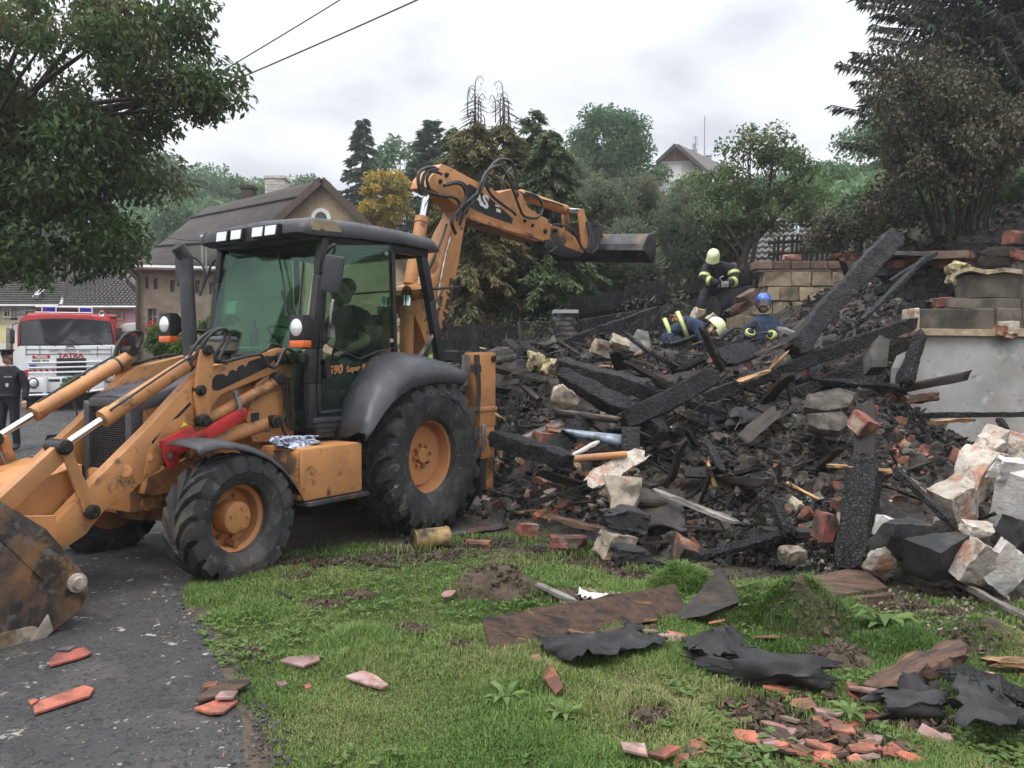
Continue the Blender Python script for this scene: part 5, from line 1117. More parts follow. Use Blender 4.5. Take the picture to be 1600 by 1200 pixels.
strip('blue grey curved sheet metal under the crossing logs', curved(at(852,668,8.1), at(976,680,7.9), at(896,684,7.9), at(972,697,7.7), .07), 'sheet_blue', 'metal_sheet', 'sheet')
strip('dark curved sheet metal above the blue grey one', curved(at(864,642,8.5), at(972,656,8.1), at(868,650,8.4), at(965,662,8.0), .08), 'sheet_dark', 'metal_sheet', 'sheet', jit=.008)
strip('dark bent sheet leaning left of the blue grey one', curved(at(800,690,8.4), at(872,655,8.5), at(812,694,8.3), at(880,668,8.3), .06), 'sheet_dark', 'metal_sheet', 'sheet', jit=.008)
strip('rusty folded sheet below the brick pillar', curved(at(846,550,11.6), at(860,526,11.8), at(878,548,11.4), at(872,537,11.6), .06), 'sheet_dark', 'metal_sheet', 'sheet', jit=.02)
strip('dark warped sheet above the long grey plank', curved(at(1140,640,8.6), at(1215,625,8.6), at(1130,668,8.3), at(1205,655,8.3), .05), 'felt', 'warped_sheet', 'sheet', jit=.02)
strip('charred flat board standing at the end of the blue sheet', curved(at(971,668,7.75), at(1000,668,7.75), at(972,707,7.6), at(999,707,7.6), .0), 'char', 'charred_board', 'board', th=.03, smooth=20)
def slab(label, px, Y0, Y1, th, m, name, cat, jit=.015):
    n = len(px); vm = max(p[1] for p in px); v0 = min(p[1] for p in px)
    pts = [at(u, v, Y1 + (Y0-Y1)*(v-v0)/max(1,(vm-v0))) + Vector((random.uniform(-jit,jit),0,random.uniform(-jit,jit))) for u, v in px]
    c = sum(pts, Vector())/n; nv = (pts[1]-pts[0]).cross(pts[2]-pts[0]).normalized(); nv = -nv if nv.y < 0 else nv
    mb = MB().prism(pts, nv*th); o = mb.build(name, M[m], origin=c, bevel=min(.012, th*.3), smooth=30); return tag(o, label, cat)
slab('large tan plaster slab standing in the left rubble', [(941,744),(958,740),(1003,747),(1000,770),(988,800),(951,800),(955,775)], 7.0, 7.35, .09, 'mortar', 'plaster_slab', 'slab')
slab('leaning grey concrete lump below the long rafter', [(1362,545),(1376,524),(1390,530),(1387,575),(1360,572)], 8.1, 8.3, .2, 'stone', 'concrete_lump', 'lump')
slab('tilted flat stone near the bending firefighter', [(978,545),(995,515),(1012,518),(1018,545),(1000,552)], 11.0, 11.4, .15, 'stone', 'flat_stone', 'stone')
slab('big sooty concrete slab on the middle of the heap', [(1262,618),(1310,604),(1336,612),(1328,634),(1290,642),(1258,634)], 7.6, 7.9, .10, 'clod', 'concrete_slab', 'slab')
slab('big ash covered clod lower on the heap', [(1262,645),(1318,640),(1332,660),(1314,674),(1280,668),(1264,660)], 7.3, 7.45, .10, 'clod', 'ash_clod', 'clod')
# mesh library for broken pieces
def rock_mesh(name, m, seed, sx, sy, sz, jag=.25, cuts=2, sm=28):
    r = random.Random(seed); bm = bmesh.new(); bmesh.ops.create_cube(bm, size=1.0); bmesh.ops.subdivide_edges(bm, edges=bm.edges[:], cuts=cuts, use_grid_fill=True)
    for k in range(r.randint(2,4)):                # knock corners off
        nn = Vector((r.uniform(-1,1), r.uniform(-1,1), r.uniform(-1,1))).normalized(); dd = r.uniform(.42,.58)
        for v in bm.verts:
            e = v.co.dot(nn)-dd
            if e > 0: v.co -= nn*e
    for v in bm.verts:
        nv = mnoise.noise_vector(v.co*2.2+Vector((seed*3.1,0,0)))*jag*.42 + mnoise.noise_vector(v.co*6+Vector((seed,0,0)))*jag*.2 + mnoise.noise_vector(v.co*15+Vector((seed,3,0)))*(.012+jag*.05); v.co = Vector(((v.co.x+nv.x)*sx, (v.co.y+nv.y)*sy, (v.co.z+nv.z)*sz))
    me = bpy.data.meshes.new(name); bm.to_mesh(me); bm.free(); me.materials.append(M[m] if isinstance(m, str) else m); me.shade_smooth(); me.set_sharp_from_angle(angle=math.radians(sm)); return me
def put(me, p, s=1, rot=None, name=None):
    o = link(name or me.name.split('.')[0], me); o.location = p; o.scale = (s,s,s) if not isinstance(s, tuple) else s
    o.rotation_euler = rot or (random.uniform(0,6.28), random.uniform(0,6.28), random.uniform(0,6.28)); return o
def piece(label, u, v, w, h, m, name, cat, Y=None, d=None, rot=(.2,.1,.3), jag=.22, seed=None, lift=.0, sm=28):
    p = at(u, v, Y) if Y else surf(u, v + h*.3) + Vector((0,0,lift)); Y_ = p.y; k = Y_/FPX
    if not Y: p.z += h*k*.28
    me = rock_mesh(name, m, seed if seed is not None else int(u*7+v), w*k*1.08, (d or (w+h)/2*k*.9), h*k*1.08, jag, 7, sm)
    return tag(put(me, p, 1, rot), label, cat)
# the pale blocks and plastered chunks at the right
piece('tall whitish brick block standing at the right edge', 1524, 744, 54, 84, 'plaster_brick', 'masonry_block', 'block', Y=6.55, rot=(.18,.20,.55), jag=.045, d=.26, sm=22)
piece('white plastered slab at the far right edge', 1590, 778, 56, 100, 'plaster_white', 'plastered_slab', 'slab', Y=6.35, rot=(.25,-.2,.5), jag=.14, d=.22, sm=25)
piece('snow white plaster flake on top of the right slab', 1585, 735, 60, 34, 'plaster_white', 'plaster_flake', 'flake', Y=6.3, rot=(.3,.1,.2), jag=.3, d=.12)
piece('rounded pale brick lump on top of the tall block', 1563, 690, 42, 38, 'plaster_brick', 'brick_lump', 'lump', Y=6.8, rot=(.1,.3,.2), jag=.12)
piece('smaller pale brick lump beside the rounded one', 1545, 700, 34, 34, 'plaster_brick', 'brick_lump', 'lump', Y=6.65, rot=(.4,.1,.5))
piece('pale lump at the frame edge above the white slab', 1598, 700, 40, 36, 'plaster_brick', 'brick_lump', 'lump', Y=6.7, rot=(.1,.2,.9))
piece('white faced plaster chunk left of the tall block', 1495, 790, 52, 66, 'plaster_brick', 'plaster_chunk', 'chunk', Y=6.3, rot=(.2,-.4,.2), jag=.1)
piece('large plaster and brick chunk lying at the lower right', 1522, 880, 84, 62, 'plaster_brick', 'plaster_chunk', 'chunk', Y=5.72, rot=(.35,.5,.4), jag=.16)
piece('bright white plaster face leaning on the large chunk', 1568, 888, 60, 62, 'plaster_white', 'plaster_slab', 'slab', Y=5.62, rot=(.2,.7,.1), d=.09)
piece('rounded black sooty boulder in front of the bricks', 1405, 842, 68, 54, 'felt', 'sooty_boulder', 'boulder', Y=5.95, rot=(.1,.1,.3), jag=.16)
piece('angular black sooty block at the grass edge', 1461, 868, 72, 62, 'felt', 'sooty_block', 'block', Y=5.75, rot=(.2,-.25,.55), jag=.08, sm=22)
piece('black sooty lump at the right frame edge', 1592, 838, 50, 46, 'felt', 'sooty_lump', 'lump', Y=6.1, rot=(.2,.3,.5))
piece('small white plaster piece behind the black boulder', 1383, 824, 34, 30, 'plaster_white', 'plaster_piece', 'plaster', Y=6.15, rot=(.2,.3,.3), d=.06)
piece('whitish board fragment under the black boulder', 1380, 880, 50, 46, 'plaster_brick', 'plaster_fragment', 'fragment', Y=5.95, rot=(.5,.6,.2), d=.08)
piece('pale shell shaped plaster flake among the bricks', 1530, 828, 46, 18, 'plaster_brick', 'plaster_flake', 'flake', Y=6.0, rot=(.3,.1,.1), d=.12)
piece('yellowish plaster lump at the heap foot', 1238, 868, 34, 22, 'mortar', 'mortar_lump', 'lump', Y=6.2, rot=(.2,.1,.4))
piece('brown brick standing below the split lath', 1290, 822, 24, 40, 'brick', 'brick', 'brick', Y=6.35, rot=(.1,.15,.3), jag=.1)
piece('tan mortar brick lump at the front grass edge', 962, 850, 46, 36, 'mortar', 'mortar_lump', 'lump', Y=6.8, rot=(.2,.2,.5), jag=.3)
piece('red brick on the grass front of the rubble', 889, 846, 52, 15, 'brick', 'brick', 'brick', Y=6.95, d=.12, rot=(.05,.03,.1), jag=.1)
piece('half brick with pale mortar lying on the grass', 749, 856, 36, 18, 'brick', 'half_brick', 'brick', Y=7.15, d=.13, rot=(.1,.1,.3), jag=.18)
piece('brick with mortar at the edge of the left rubble', 824, 827, 26, 17, 'brick', 'half_brick', 'brick', Y=7.6, d=.12, rot=(.05,.1,.4), jag=.12)
piece('bright red brick leaning on the grey felt', 1068, 856, 26, 26, 'brick', 'brick', 'brick', Y=6.55, d=.2, rot=(.6,.3,.4), jag=.08)
piece('bright red brick piece on top of the heap', 1347, 663, 24, 26, 'brick', 'brick', 'brick', Y=6.95, d=.2, rot=(.5,.3,.4), jag=.1)
piece('red brick on the charred timber of the wall', 1471, 472, 26, 12, 'brick', 'brick', 'brick', Y=9.2, d=.12, rot=(.05,-.12,.1), jag=.08)
piece('red brick broken on the wall ledge', 1562, 517, 12, 14, 'brick', 'brick', 'brick', Y=8.85, d=.12, rot=(.1,.1,.5), jag=.08)
piece('red brick crumbs heaped on the wall ledge', 1575, 523, 22, 10, 'brick', 'brick_crumbs', 'brick', Y=8.84, d=.1, rot=(.1,.1,.5), jag=.4)
piece('orange brick standing on the upper right wall', 1590, 399, 26, 14, 'brick', 'brick', 'brick', Y=9.2, d=.14, rot=(.05,.05,.2), jag=.15)
piece('purple grey roof tile stack at the top right', 1588, 372, 26, 20, 'brick_dark', 'tile_stack', 'tiles', Y=9.8, d=.2, rot=(.05,.1,.2), jag=.08)
piece('brick lying on top of the block wall', 1237, 402, 24, 8, 'brick', 'brick', 'brick', Y=14.7, d=.14, rot=(.02,.03,.1), jag=.1)
piece('pair of red bricks at the wall top by the beam', 1314, 402, 20, 9, 'brick', 'brick', 'brick', Y=14.7, d=.2, rot=(.1,.12,.6), jag=.08)
piece('red brick right at the leaning beam', 1334, 401, 22, 9, 'brick', 'brick', 'brick', Y=14.75, d=.2, rot=(.05,-.1,.3), jag=.08)
piece('brick capping fallen diagonally left of the block wall', 1170, 467, 28, 20, 'redcap', 'capping_piece', 'capping', Y=14.2, rot=(.1,-.5,.2), jag=.12)
piece('long stone capping fallen below the diagonal one', 1150, 484, 34, 12, 'brick_dark', 'capping_piece', 'capping', Y=14.1, rot=(.1,-.45,.2), jag=.2)
piece('round cut log end left of the firefighters', 1092, 492, 18, 16, 'mortar', 'stone_lump', 'stone', Y=13.9, rot=(.2,.3,.4))
piece('yellow tan lump below the bending firefighter', 1112, 498, 13, 13, 'mortar', 'stone_lump', 'stone', Y=13.6, rot=(.2,.8,.4))
piece('two pale lumps left of the bending firefighter', 941, 544, 30, 22, 'mortar', 'stone_lump', 'stone', Y=10.9, rot=(.2,.3,.4), jag=.3)
piece('grey lump beside the pale ones', 966, 540, 26, 22, 'mortar', 'stone_lump', 'stone', Y=10.9, rot=(.7,.3,.1), jag=.3)
piece('dirty pinkish lumps behind the bending firefighter', 1068, 501, 34, 12, 'brick', 'brick_lump', 'lump', Y=14.2, rot=(.2,.1,.4), jag=.4)
piece('tan brick chunk below the charred logs', 880, 622, 34, 30, 'mortar', 'mortar_lump', 'lump', Y=8.6, rot=(.3,.7,.2), jag=.25)
piece('yellow mineral wool tuft beside the stabiliser', 838, 566, 22, 24, 'wool', 'mineral_wool', 'insulation', Y=10.0, jag=.5)
piece('yellow mineral wool clump between charred logs', 862, 575, 26, 24, 'wool', 'mineral_wool', 'insulation', Y=9.7, jag=.6)
piece('sooty mineral wool wad on the upper wall', 1500, 428, 34, 30, 'wool', 'mineral_wool', 'insulation', Y=9.5, jag=.5)
piece('brick block below the baulk, left rubble', 850, 686, 26, 20, 'brick', 'brick', 'brick', Y=8.05, d=.2, rot=(.1,.1,.5), jag=.12)
piece('brick in the gap above the charred plank', 864, 678, 22, 18, 'brick', 'brick', 'brick', Y=8.2, d=.2, rot=(.3,.2,.2), jag=.12)
# drum and pipe by the rear tyre
dr = thing('metal_drum', 'yellow and black scorched drum lying by the rear tyre', 'drum', at_z(668,845,0))
a_ = at_z(646,845,.085); b_ = at_z(696,840,.085)
MB().lathe([(0,0),(.10,.0),(.105,.01),(.098,.02),(.095,.12),(.098,.13),(.095,.14),(.098,.30),(.105,.31),(.10,.32),(0,.32)], o=a_-Vector(dr.location), ax=(b_-a_), n=26).build('shell', mat('scorched_yellow_drum', [(.02,.018,.015),(.30,.21,.08)], scale=5, rough=.6, metal=.2, bump=.002, lo=.42, hi=.6), dr, smooth=40)
o = strip('grey flattened pipe lying right of the drum', curved(at_z(698,830,.03), at_z(790,815,.05), at_z(700,838,.015), at_z(794,826,.015), .03), 'sheet_dark', 'flattened_pipe', 'pipe', jit=.008, th=.01)
# grey felt blanket slumped at the foot of the heap
def drape(label, px, name, cat, m, th=.006, ny=10, nx=16, wob=.06, seed=1, lift=.05, drop=0):
    tl, tr, br, bl = [surf(*p)+Vector((0,0,lift)) for p in px]; rows = []
    for i in range(ny+1):
        t = i/ny; r_ = []
        for j in range(nx+1):
            s_ = j/nx; p = tl.lerp(tr, s_).lerp(bl.lerp(br, s_), t); nn = mnoise.noise_vector(Vector((p.x*3.4+seed, p.y*3.4, seed)))
            z = max(top_z(p.x, p.y)+.012, 0 ) if drop else p.z
            p = Vector((p.x+nn.x*wob*.6, p.y+nn.y*wob*.6, z + abs(nn.z)*wob*1.3 + lift*.4)); r_.append(p)
        rows.append(r_)
    return strip(label, rows, m, name, cat, th=th)
drape('dark grey felt blanket slumped over the heap foot', [(1000,792),(1062,800),(1075,862),(985,850)], 'felt_blanket', 'blanket', mat('brown_grey_felt', [(.035,.032,.03),(.065,.06,.056)], scale=9, rough=.98, bump=.006, bscale=70), th=.02, wob=.10, lift=.10)
piece('stiff fold of black felt left of the blanket', 975, 808, 62, 28, 'felt', 'felt_fold', 'felt', Y=6.85, rot=(.1,.2,.2), jag=.4)
piece('black felt lump below the blanket', 990, 868, 56, 22, 'felt', 'felt_lump', 'felt', Y=6.55, rot=(.1,.1,.2), jag=.35)

# ---- countable pieces scattered over the heap
LIB = {}
for m in ('brick','brick_dark'): LIB[m] = [rock_mesh('brick', m, 40+i*3+len(m), .25*q, .12, .075, .07 if i < 3 else .16, 2) for i, q in enumerate((1,1,1,.6,.5,.45))]
for m in ('mortar','stone','plaster_brick'): LIB[m] = [rock_mesh(m+'_chunk', m, 70+i*5+len(m), .20, .16, .12, .34, 2) for i in range(6)]
LIB['clod'] = [rock_mesh('clod', 'clod', 170+i*5, .22, .18, .13, .55, 3) for i in range(6)]
LIB['plank'] = [beam_mesh(L, w, h, 300+i, rag=.05, n=8, rough=.006).mesh('charred_plank', M['char' if i % 3 else 'char_brown'], smooth=40) for i, (L,w,h) in enumerate(((.8,.10,.03),(.5,.09,.03),(.35,.12,.025),(1.0,.07,.05),(.6,.05,.05),(.45,.15,.02)))]
LIB['lath'] = [beam_mesh(L, w, h, 400+i, rag=.05, n=6, rough=.004, taper=.3).mesh('splintered_lath', M['wood' if i % 2 else 'greywood'], smooth=40) for i, (L,w,h) in enumerate(((.45,.04,.02),(.3,.05,.02),(.25,.03,.02),(.5,.03,.02)))]
LIB['thin'] = [beam_mesh(L, w, h, 500+i, rag=.04, n=9, rough=.006, taper=.35).mesh('charred_lath', M['char' if i % 3 else 'char_brown'], smooth=40) for i, (L,w,h) in enumerate(((.7,.03,.022),(.9,.026,.02),(.5,.035,.02),(.6,.022,.022),(1.1,.03,.025)))]
LIB['shard'] = []
for i in range(5):
    r = random.Random(i+50); pl = [(math.cos(a)*r.uniform(.08,.16), math.sin(a)*r.uniform(.06,.12), 0) for a in np.linspace(0, 2*PI, 7)[:-1]]
    LIB['shard'].append(MB().prism(pl, (0,0,.012)).mesh('slate_shard', M['felt']))
FOOT = [(-.9,9.0),(.5,7.0),(1.5,6.55),(3,6.25),(4.6,6.2)]
def on_heap(x, y): return heap_z(x, y) > ground_z(x, y) + .03
def scatter_xy(n, zones=None, ypow=1.8):
    out = []; guard = 0
    while len(out) < n and guard < 100000:
        guard += 1
        if zones and random.random() < .8:
            zx, zy, sg = random.choice(zones); x, y = random.gauss(zx, sg), random.gauss(zy, sg*.8)
        else: x, y = random.uniform(-1.4, 6.0), random.uniform(5.8, 13.4)
        if random.random() > (6.0/max(y,6))**ypow or not on_heap(x, y) or (x > 4.55 + max(0,y-9.1)*.40 and y > 8.7): continue
        out.append((x, y, float(heap_z(x, y))))
    return out
def zone(*l): return [(surf(u,v).x, surf(u,v).y, s_) for u, v, s_ in l]
def scat(kind, n, name, label, cat, group, zones=None, smin=.6, smax=1.3, flat=False, lift=.02, ypow=1.8):
    for x, y, z in scatter_xy(n, zones, ypow):
        s_ = random.uniform(smin, smax); rot = (random.gauss(0,.35), random.gauss(0,.35), random.uniform(0,6.28)) if flat else None
        tag(put(random.choice(LIB[kind]), (x, y, z+lift), s_, rot, name), label, cat, group)
zb = zone((880,760,.5),(930,790,.4),(870,720,.4),(1500,800,.45),(1440,760,.4),(1400,880,.3),(1520,860,.3),(1380,690,.4))
scat('brick', 100, 'brick', 'broken red brick lying loose in the burnt rubble', 'brick', 'loose red bricks in the rubble', zb, .6, 1.05)
scat('brick_dark', 80, 'sooty_brick', 'soot blackened brick lying loose in the burnt rubble', 'brick', 'sooty bricks in the rubble', None, .6, 1.1)
scat('mortar', 75, 'mortar_lump', 'tan mortar lump lying loose in the burnt rubble', 'lump', 'tan mortar lumps in the rubble', zone((890,770,.45),(940,800,.35),(870,700,.4),(1420,800,.5),(1130,500,.6)), .3, .8)
scat('stone', 130, 'stone_chunk', 'grey stone chunk lying loose in the burnt rubble', 'stone', 'grey stone chunks in the rubble', None, .2, .62)
scat('clod', 190, 'ash_clod', 'brown grey ash clod lying loose on the burnt heap', 'clod', 'ash clods on the heap', zone((1280,640,.7),(1250,700,.7),(1330,580,.7),(1200,760,.6),(1350,760,.5),(1380,690,.4)), .25, .85)
scat('plaster_brick', 30, 'plaster_chunk', 'pale plaster chunk lying loose in the burnt rubble', 'plaster', 'pale plaster chunks in the rubble', zone((1500,840,.35),(1400,880,.3),(900,800,.3)), .3, .6)
scat('plank', 140, 'charred_plank', 'charred plank piece lying loose on the burnt heap', 'plank', 'charred plank pieces on the heap', zone((800,620,.9),(900,620,.8),(960,680,.8),(1100,640,.8),(1150,760,.7),(1000,600,.8),(850,560,.8)), .6, 1.5, True, .05)
scat('lath', 34, 'splintered_lath', 'splintered lath lying loose on the burnt heap', 'lath', 'splintered laths on the heap', None, .6, 1.3, True, .05)
scat('thin', 90, 'charred_lath', 'thin charred lath lying loose on the burnt heap', 'lath', 'thin charred laths on the heap', zone((900,620,.9),(1000,680,.8),(1150,640,.9),(1200,760,.7),(1300,700,.7)), .6, 1.3, True, .06)
scat('shard', 90, 'felt_shard', 'black roofing shard lying loose on the burnt heap', 'shard', 'black roofing shards on the heap', zone((1180,700,.8),(1100,740,.7),(1250,760,.6)), .3, .8, True, .03)
# ---- fine debris nobody could count
def debris(name, m, n, s0, s1, label, aspect=(1,.7,.5), zones=None, ypow=1.6, extra=None):
    B_ = np.array([[-1,-1,-1],[1,-1,-1],[1,1,-1],[-1,1,-1],[-1,-1,1],[1,-1,1],[1,1,1],[-1,1,1]], float)*.5
    Fq = np.array([(3,2,1,0),(4,5,6,7),(0,1,5,4),(1,2,6,5),(2,3,7,6),(3,0,4,7)])
    pts = np.array(scatter_xy(n, zones, ypow) + (extra or [])); n = len(pts)
    S = rng.uniform(s0, s1, n)**1.0; A_ = np.array(aspect)*rng.uniform(.6,1.4,(n,3)); V = B_[None]*(1+rng.uniform(-.45,.35,(n,8,1)))*A_[:,None]*S[:,None,None]
    a, b_, c = rng.uniform(0,2*PI,(3,n)); ca, sa, cb, sb, cc, sc = np.cos(a),np.sin(a),np.cos(b_),np.sin(b_),np.cos(c),np.sin(c)
    R_ = np.stack([np.stack([ca*cb,ca*sb*sc-sa*cc,ca*sb*cc+sa*sc],-1),np.stack([sa*cb,sa*sb*sc+ca*cc,sa*sb*cc-ca*sc],-1),np.stack([-sb,cb*sc,cb*cc],-1)],1)
    V = np.einsum('nij,nkj->nki', R_, V) + pts[:,None]
    F = (Fq[None]+np.arange(n)[:,None,None]*8).reshape(-1,4)
    o = link(name, np_mesh(name, V.reshape(-1,3), F, M[m])); return tag(o, label, kind='stuff')
debris('charcoal_debris', 'char', 8000, .02, .11, 'charcoal bits all over the heap', (1.3,.7,.35), ypow=1.3)
debris('grey_debris', 'stone', 8500, .012, .06, 'grey gravel and mortar grains on the heap')
debris('ash_debris', 'felt', 3500, .02, .10, 'felt and slate scraps on the heap', (1.4,1,.15))
debris('clod_debris', 'clod', 13000, .012, .06, 'ash and earth crumbs on the heap', zones=zone((1280,640,.7),(1250,700,.7),(1330,580,.7),(1200,760,.6),(1350,760,.5)))
debris('brick_debris', 'brick', 1800, .015, .06, 'red brick crumbs on the heap', zones=zb)
debris('pale_debris', 'mortar', 1500, .012, .055, 'tan mortar crumbs on the heap', zones=zone((890,790,.5),(940,800,.4),(1480,830,.5),(1400,880,.4)))
debris('splinter_debris', 'greywood', 700, .03, .12, 'wood splinters on the heap', (1.6,.12,.08))
_ex = [(x, y, .01) for x, y in zip(rng.normal(.1,.9,420), rng.normal(7.35,.35,420))] + [(x, y, .01) for x, y in zip(rng.normal(2.4,1.4,420), rng.normal(6.25,.3,420))]
debris('edge_crumbs', 'stone', 10, .008, .035, 'crumbs of rubble along the grass edge', extra=_ex)
_sl = [(x, y, gz(x,y)+.05) for x, y in zip(rng.uniform(4.8,11,1700), rng.uniform(12.3,17,1700))]
debris('slope_debris', 'char', 5, .02, .16, 'charred bits and clods on the burnt slope', (1.5,.6,.3), extra=_sl[:1000]); debris('slope_clods', 'clod', 5, .02, .12, 'ash clods on the burnt slope', extra=_sl[1000:])
# tangle of thin burnt wires
mb = MB()
for i in range(70):
    x, y, z = scatter_xy(1, zone((1110,580,.35),(1180,720,.6),(1020,640,.6)))[0]; p = Vector((x,y,z)); pts = [p]
    for k in range(4): p = p + Vector((random.uniform(-.12,.12), random.uniform(-.1,.1), random.uniform(-.02,.12))); pts.append(p.copy())
    mb.tube(smoothpath(pts,3), .004, 3, False)
o = mb.build('burnt_wire_tangle', M['char_metal']); tag(o, 'tangles of thin burnt wire on the heap', kind='stuff')
# ================================================================== fire engine
M['fire_red'] = mat('fire_engine_red', [(.38,.022,.022),(.44,.03,.028)], scale=1.5, rough=.3, coat=.4)
M['fire_white'] = mat('fire_engine_white', [(.60,.61,.62),(.70,.71,.72)], scale=1.5, rough=.35, coat=.3)
M['blue_lamp'] = mat('blue_beacon', [(.02,.03,.30),(.03,.05,.42)], scale=4, rough=.15, coat=.6)
TY = 20.8; tg = gz(-11, TY)
FT = thing('fire_engine', 'red and white fire engine parked nose first at the left', 'fire engine', (at(107,600,TY).x, TY, tg))
tl_ = Vector(FT.location); FT.rotation_euler = (0, 0, math.radians(25)); FT.scale = (.90, 1, 1)
def tp(u, v, dy=0.0): p = at(u, v, TY); return Vector((p.x - tl_.x, dy, p.z - tl_.z))     # front plane, own axes
def tq(name, px, dy0, dy1, m, parent=None, bevel=.02, smooth=35): return MB().prism([tp(u,v,dy0) for u, v in px], (0, dy1-dy0, 0)).build(name, m, parent or FT, bevel=bevel, smooth=smooth)
def tbox(name, u0, v0, u1, v1, dy0, dy1, m, parent=None, bevel=.01): return tq(name, [(u0,v1),(u1,v1),(u1,v0),(u0,v0)], dy0, dy1, m, parent, bevel)
cab = tq('cab', [(30,543),(30,512),(34,500),(42,493),(70,491),(107,490),(140,491),(167,494),(174,500),(182,543)], .0, 2.2, M['fire_red'], bevel=.05)
cabi = tq('windscreen_surround', [(35,541),(33.5,508),(37,503),(70,498.2),(107,497),(140,498.2),(171,501),(173,506),(178.5,538)], -.02, .02, M['black'], bevel=.005)
tq('windscreen', [(37,539.5),(35.5,508),(38.5,504.5),(70,499.8),(107,498.6),(140,499.8),(169.5,502.5),(171.5,507),(176.5,536.5)], -.03, -.015, mat('dark_windscreen', [(.02,.022,.026),(.05,.055,.06)], scale=1.2, rough=.04, spec=.9), bevel=None)
for (a_, b_) in (((88,541),(70,528)),((124,540),(106,529)),((160,539),(140,526))): MB().bar(tp(*a_,-.05), tp(*b_,-.05), .02, .025).build('wiper', M['black'], FT)
tq('front_panel', [(31,612),(31,544),(34,541),(107,540.3),(178,538),(184,543),(184,612)], -.06, .5, M['fire_white'], bevel=.03)
for v in (546.5, 553.5): MB().bar(tp(44,v,-.065), tp(174,v-.8,-.065), .012, .012).build('panel_seam', M['dkgrey'], FT)
for u in (43.5, 64, 152, 174): MB().bar(tp(u,541,-.066), tp(u,556,-.066), .012, .012).build('panel_seam', M['dkgrey'], FT)
MB().tube([tp(104,543,-.07),tp(105,541.5,-.10),tp(115,541.2,-.10),tp(116,543,-.07)], .014, 6).build('bonnet_handle', M['black'], FT)
gr = tbox('grille', 89, 559.5, 134.5, 587, -.075, -.05, M['black'], bevel=.005)
for v in (565.5, 573, 580.5): MB().tube([tp(47,v+1.5,-.10), tp(89,v+1,-.10), tp(134,v,-.10), tp(176,v-1,-.10)], .022, 8).build('grille_bar', M['fire_white'], FT)
tf = frame(tp(107,558.6,-.064), Vector((1,0,0)), Vector((0,0,1)))
def tt(body, u, v, size, m, sx=1, off=0, space=1): text('lettering', body, size, frame(tp(u,v,-.066), Vector((1,0,0)), Vector((0,0,1))), m, FT, .002, sx, 0, off, 'CENTER', space)
tt('TATRA', 110.7, 558.6, .150, M['red_print'], 1.35, .006); tt('HASIČI  MĚSTA  MŠENA', 110, 550.3, .085, M['steel'], 1.02, 0, 1.15)
tq('badge', [(53,560.2),(79,559.6),(79,555),(53,555.6)], -.07, -.05, M['red_print'], bevel=.004); text('lettering', 'TATRA', .075, frame(tp(66,559.2,-.073), Vector((1,0,.01)), Vector((0,0,1))), M['white_print'], FT, .001, 1.25, 0, .004, 'CENTER')
tt('PME 700', 65, 567.2, .108, M['black_print'], 1.05, .002)
tbox('blue_marker', 48.5, 570, 58.5, 575, -.09, -.05, M['blue_lamp'])
for k in range(4): u = 54+k*9; tq('red_stripe', [(u+3,581.8),(u+7.5,581.6),(u+3.5,576.8),(u-1,577)], -.068, -.05, M['red_print'], bevel=None)
tq('red_stripe', [(41,590),(47,589.5),(47,583.5),(56,582),(50,577.5),(41,578)], -.068, -.05, M['red_print'], bevel=None)
bp_ = tq('bumper', [(38,612),(38,592),(70,589.5),(145,587.5),(184,586),(184,606),(178,612)], -.25, -.03, M['fire_white'], bevel=.03)
for u, v in ((55.5,597.5),(171,590.5)):
    c = tp(u,v,-.25); h = MB().lathe([(.13,0),(.13,.02),(.105,.03)], o=c, ax=(0,-1,0), n=24, cap=False).build('headlight', M['black'], FT, smooth=40); MB().lathe([(.108,.012),(.08,.03),(.04,.04),(0,.042)], o=c, ax=(0,-1,0), n=24).build('lens', M['lens'], h, smooth=60)
tbox('plate_recess', 78, 592, 95, 595.5, -.262, -.24, M['black']); tbox('number_plate', 98, 590.5, 126, 596.5, -.265, -.24, M['white_print']); tbox('plate_band', 98, 590.5, 101.5, 596.5, -.268, -.26, M['blue_lamp'])
for u in (70, 157): tbox('bumper_bracket', u, 588, u+6, 615, -.34, -.24, M['fire_white'])
MB().tube([tp(45,616,-.33), tp(110,615,-.33), tp(178,607,-.33)], .028, 8).build('bumper_tube', M['fire_white'], FT)
MB().box((-1.05,0,.45),(1.0,6.4,.95)).build('chassis', M['black'], FT)
MB().box((-1.22,2.3,.9),(1.22,6.6,2.55)).build('body', M['fire_red'], FT, bevel=.04)
for x in (-.98, .98):
    for y in (.75, 4.2, 5.5):
        w = MB().lathe([(.30,-.15),(.50,-.16),(.55,-.10),(.55,.10),(.50,.16),(.30,.15)], o=(x,y,.55), ax=(1,0,0), n=32).build('wheel', M['rubber'], FT, smooth=40)
for x0, u in ((0,0),): pass
lb = tbox('light_bar', 54, 479.5, 143, 487, .5, .85, M['black'])
for (u0, u1) in ((65,85.5),(122.5,141.5)): tbox('blue_beacon', u0, 479, u1, 486, .46, .89, M['blue_lamp'], lb)
for v in (478.3, 487.2): MB().tube([tp(54,v+.4,.42), tp(143,v-.4,.42)], .018, 6).build('bar_rail', M['fire_white'], lb)
for u in (64.5, 86, 122, 142.5): MB().bar(tp(u,478,.41), tp(u,488,.41), .03, .03).build('bar_rail', M['fire_white'], lb)
for u in (69, 137): tbox('bar_foot', u, 487, u+4, 491, .5, .8, M['fire_white'])
h = MB().lathe([(.03,.30),(.035,.10),(.055,.03),(.075,0),(.06,.01),(.03,.05)], o=tp(157.5,486.8,.35), ax=(0,1,0), n=20).build('horn', M['chrome'], FT, smooth=50)
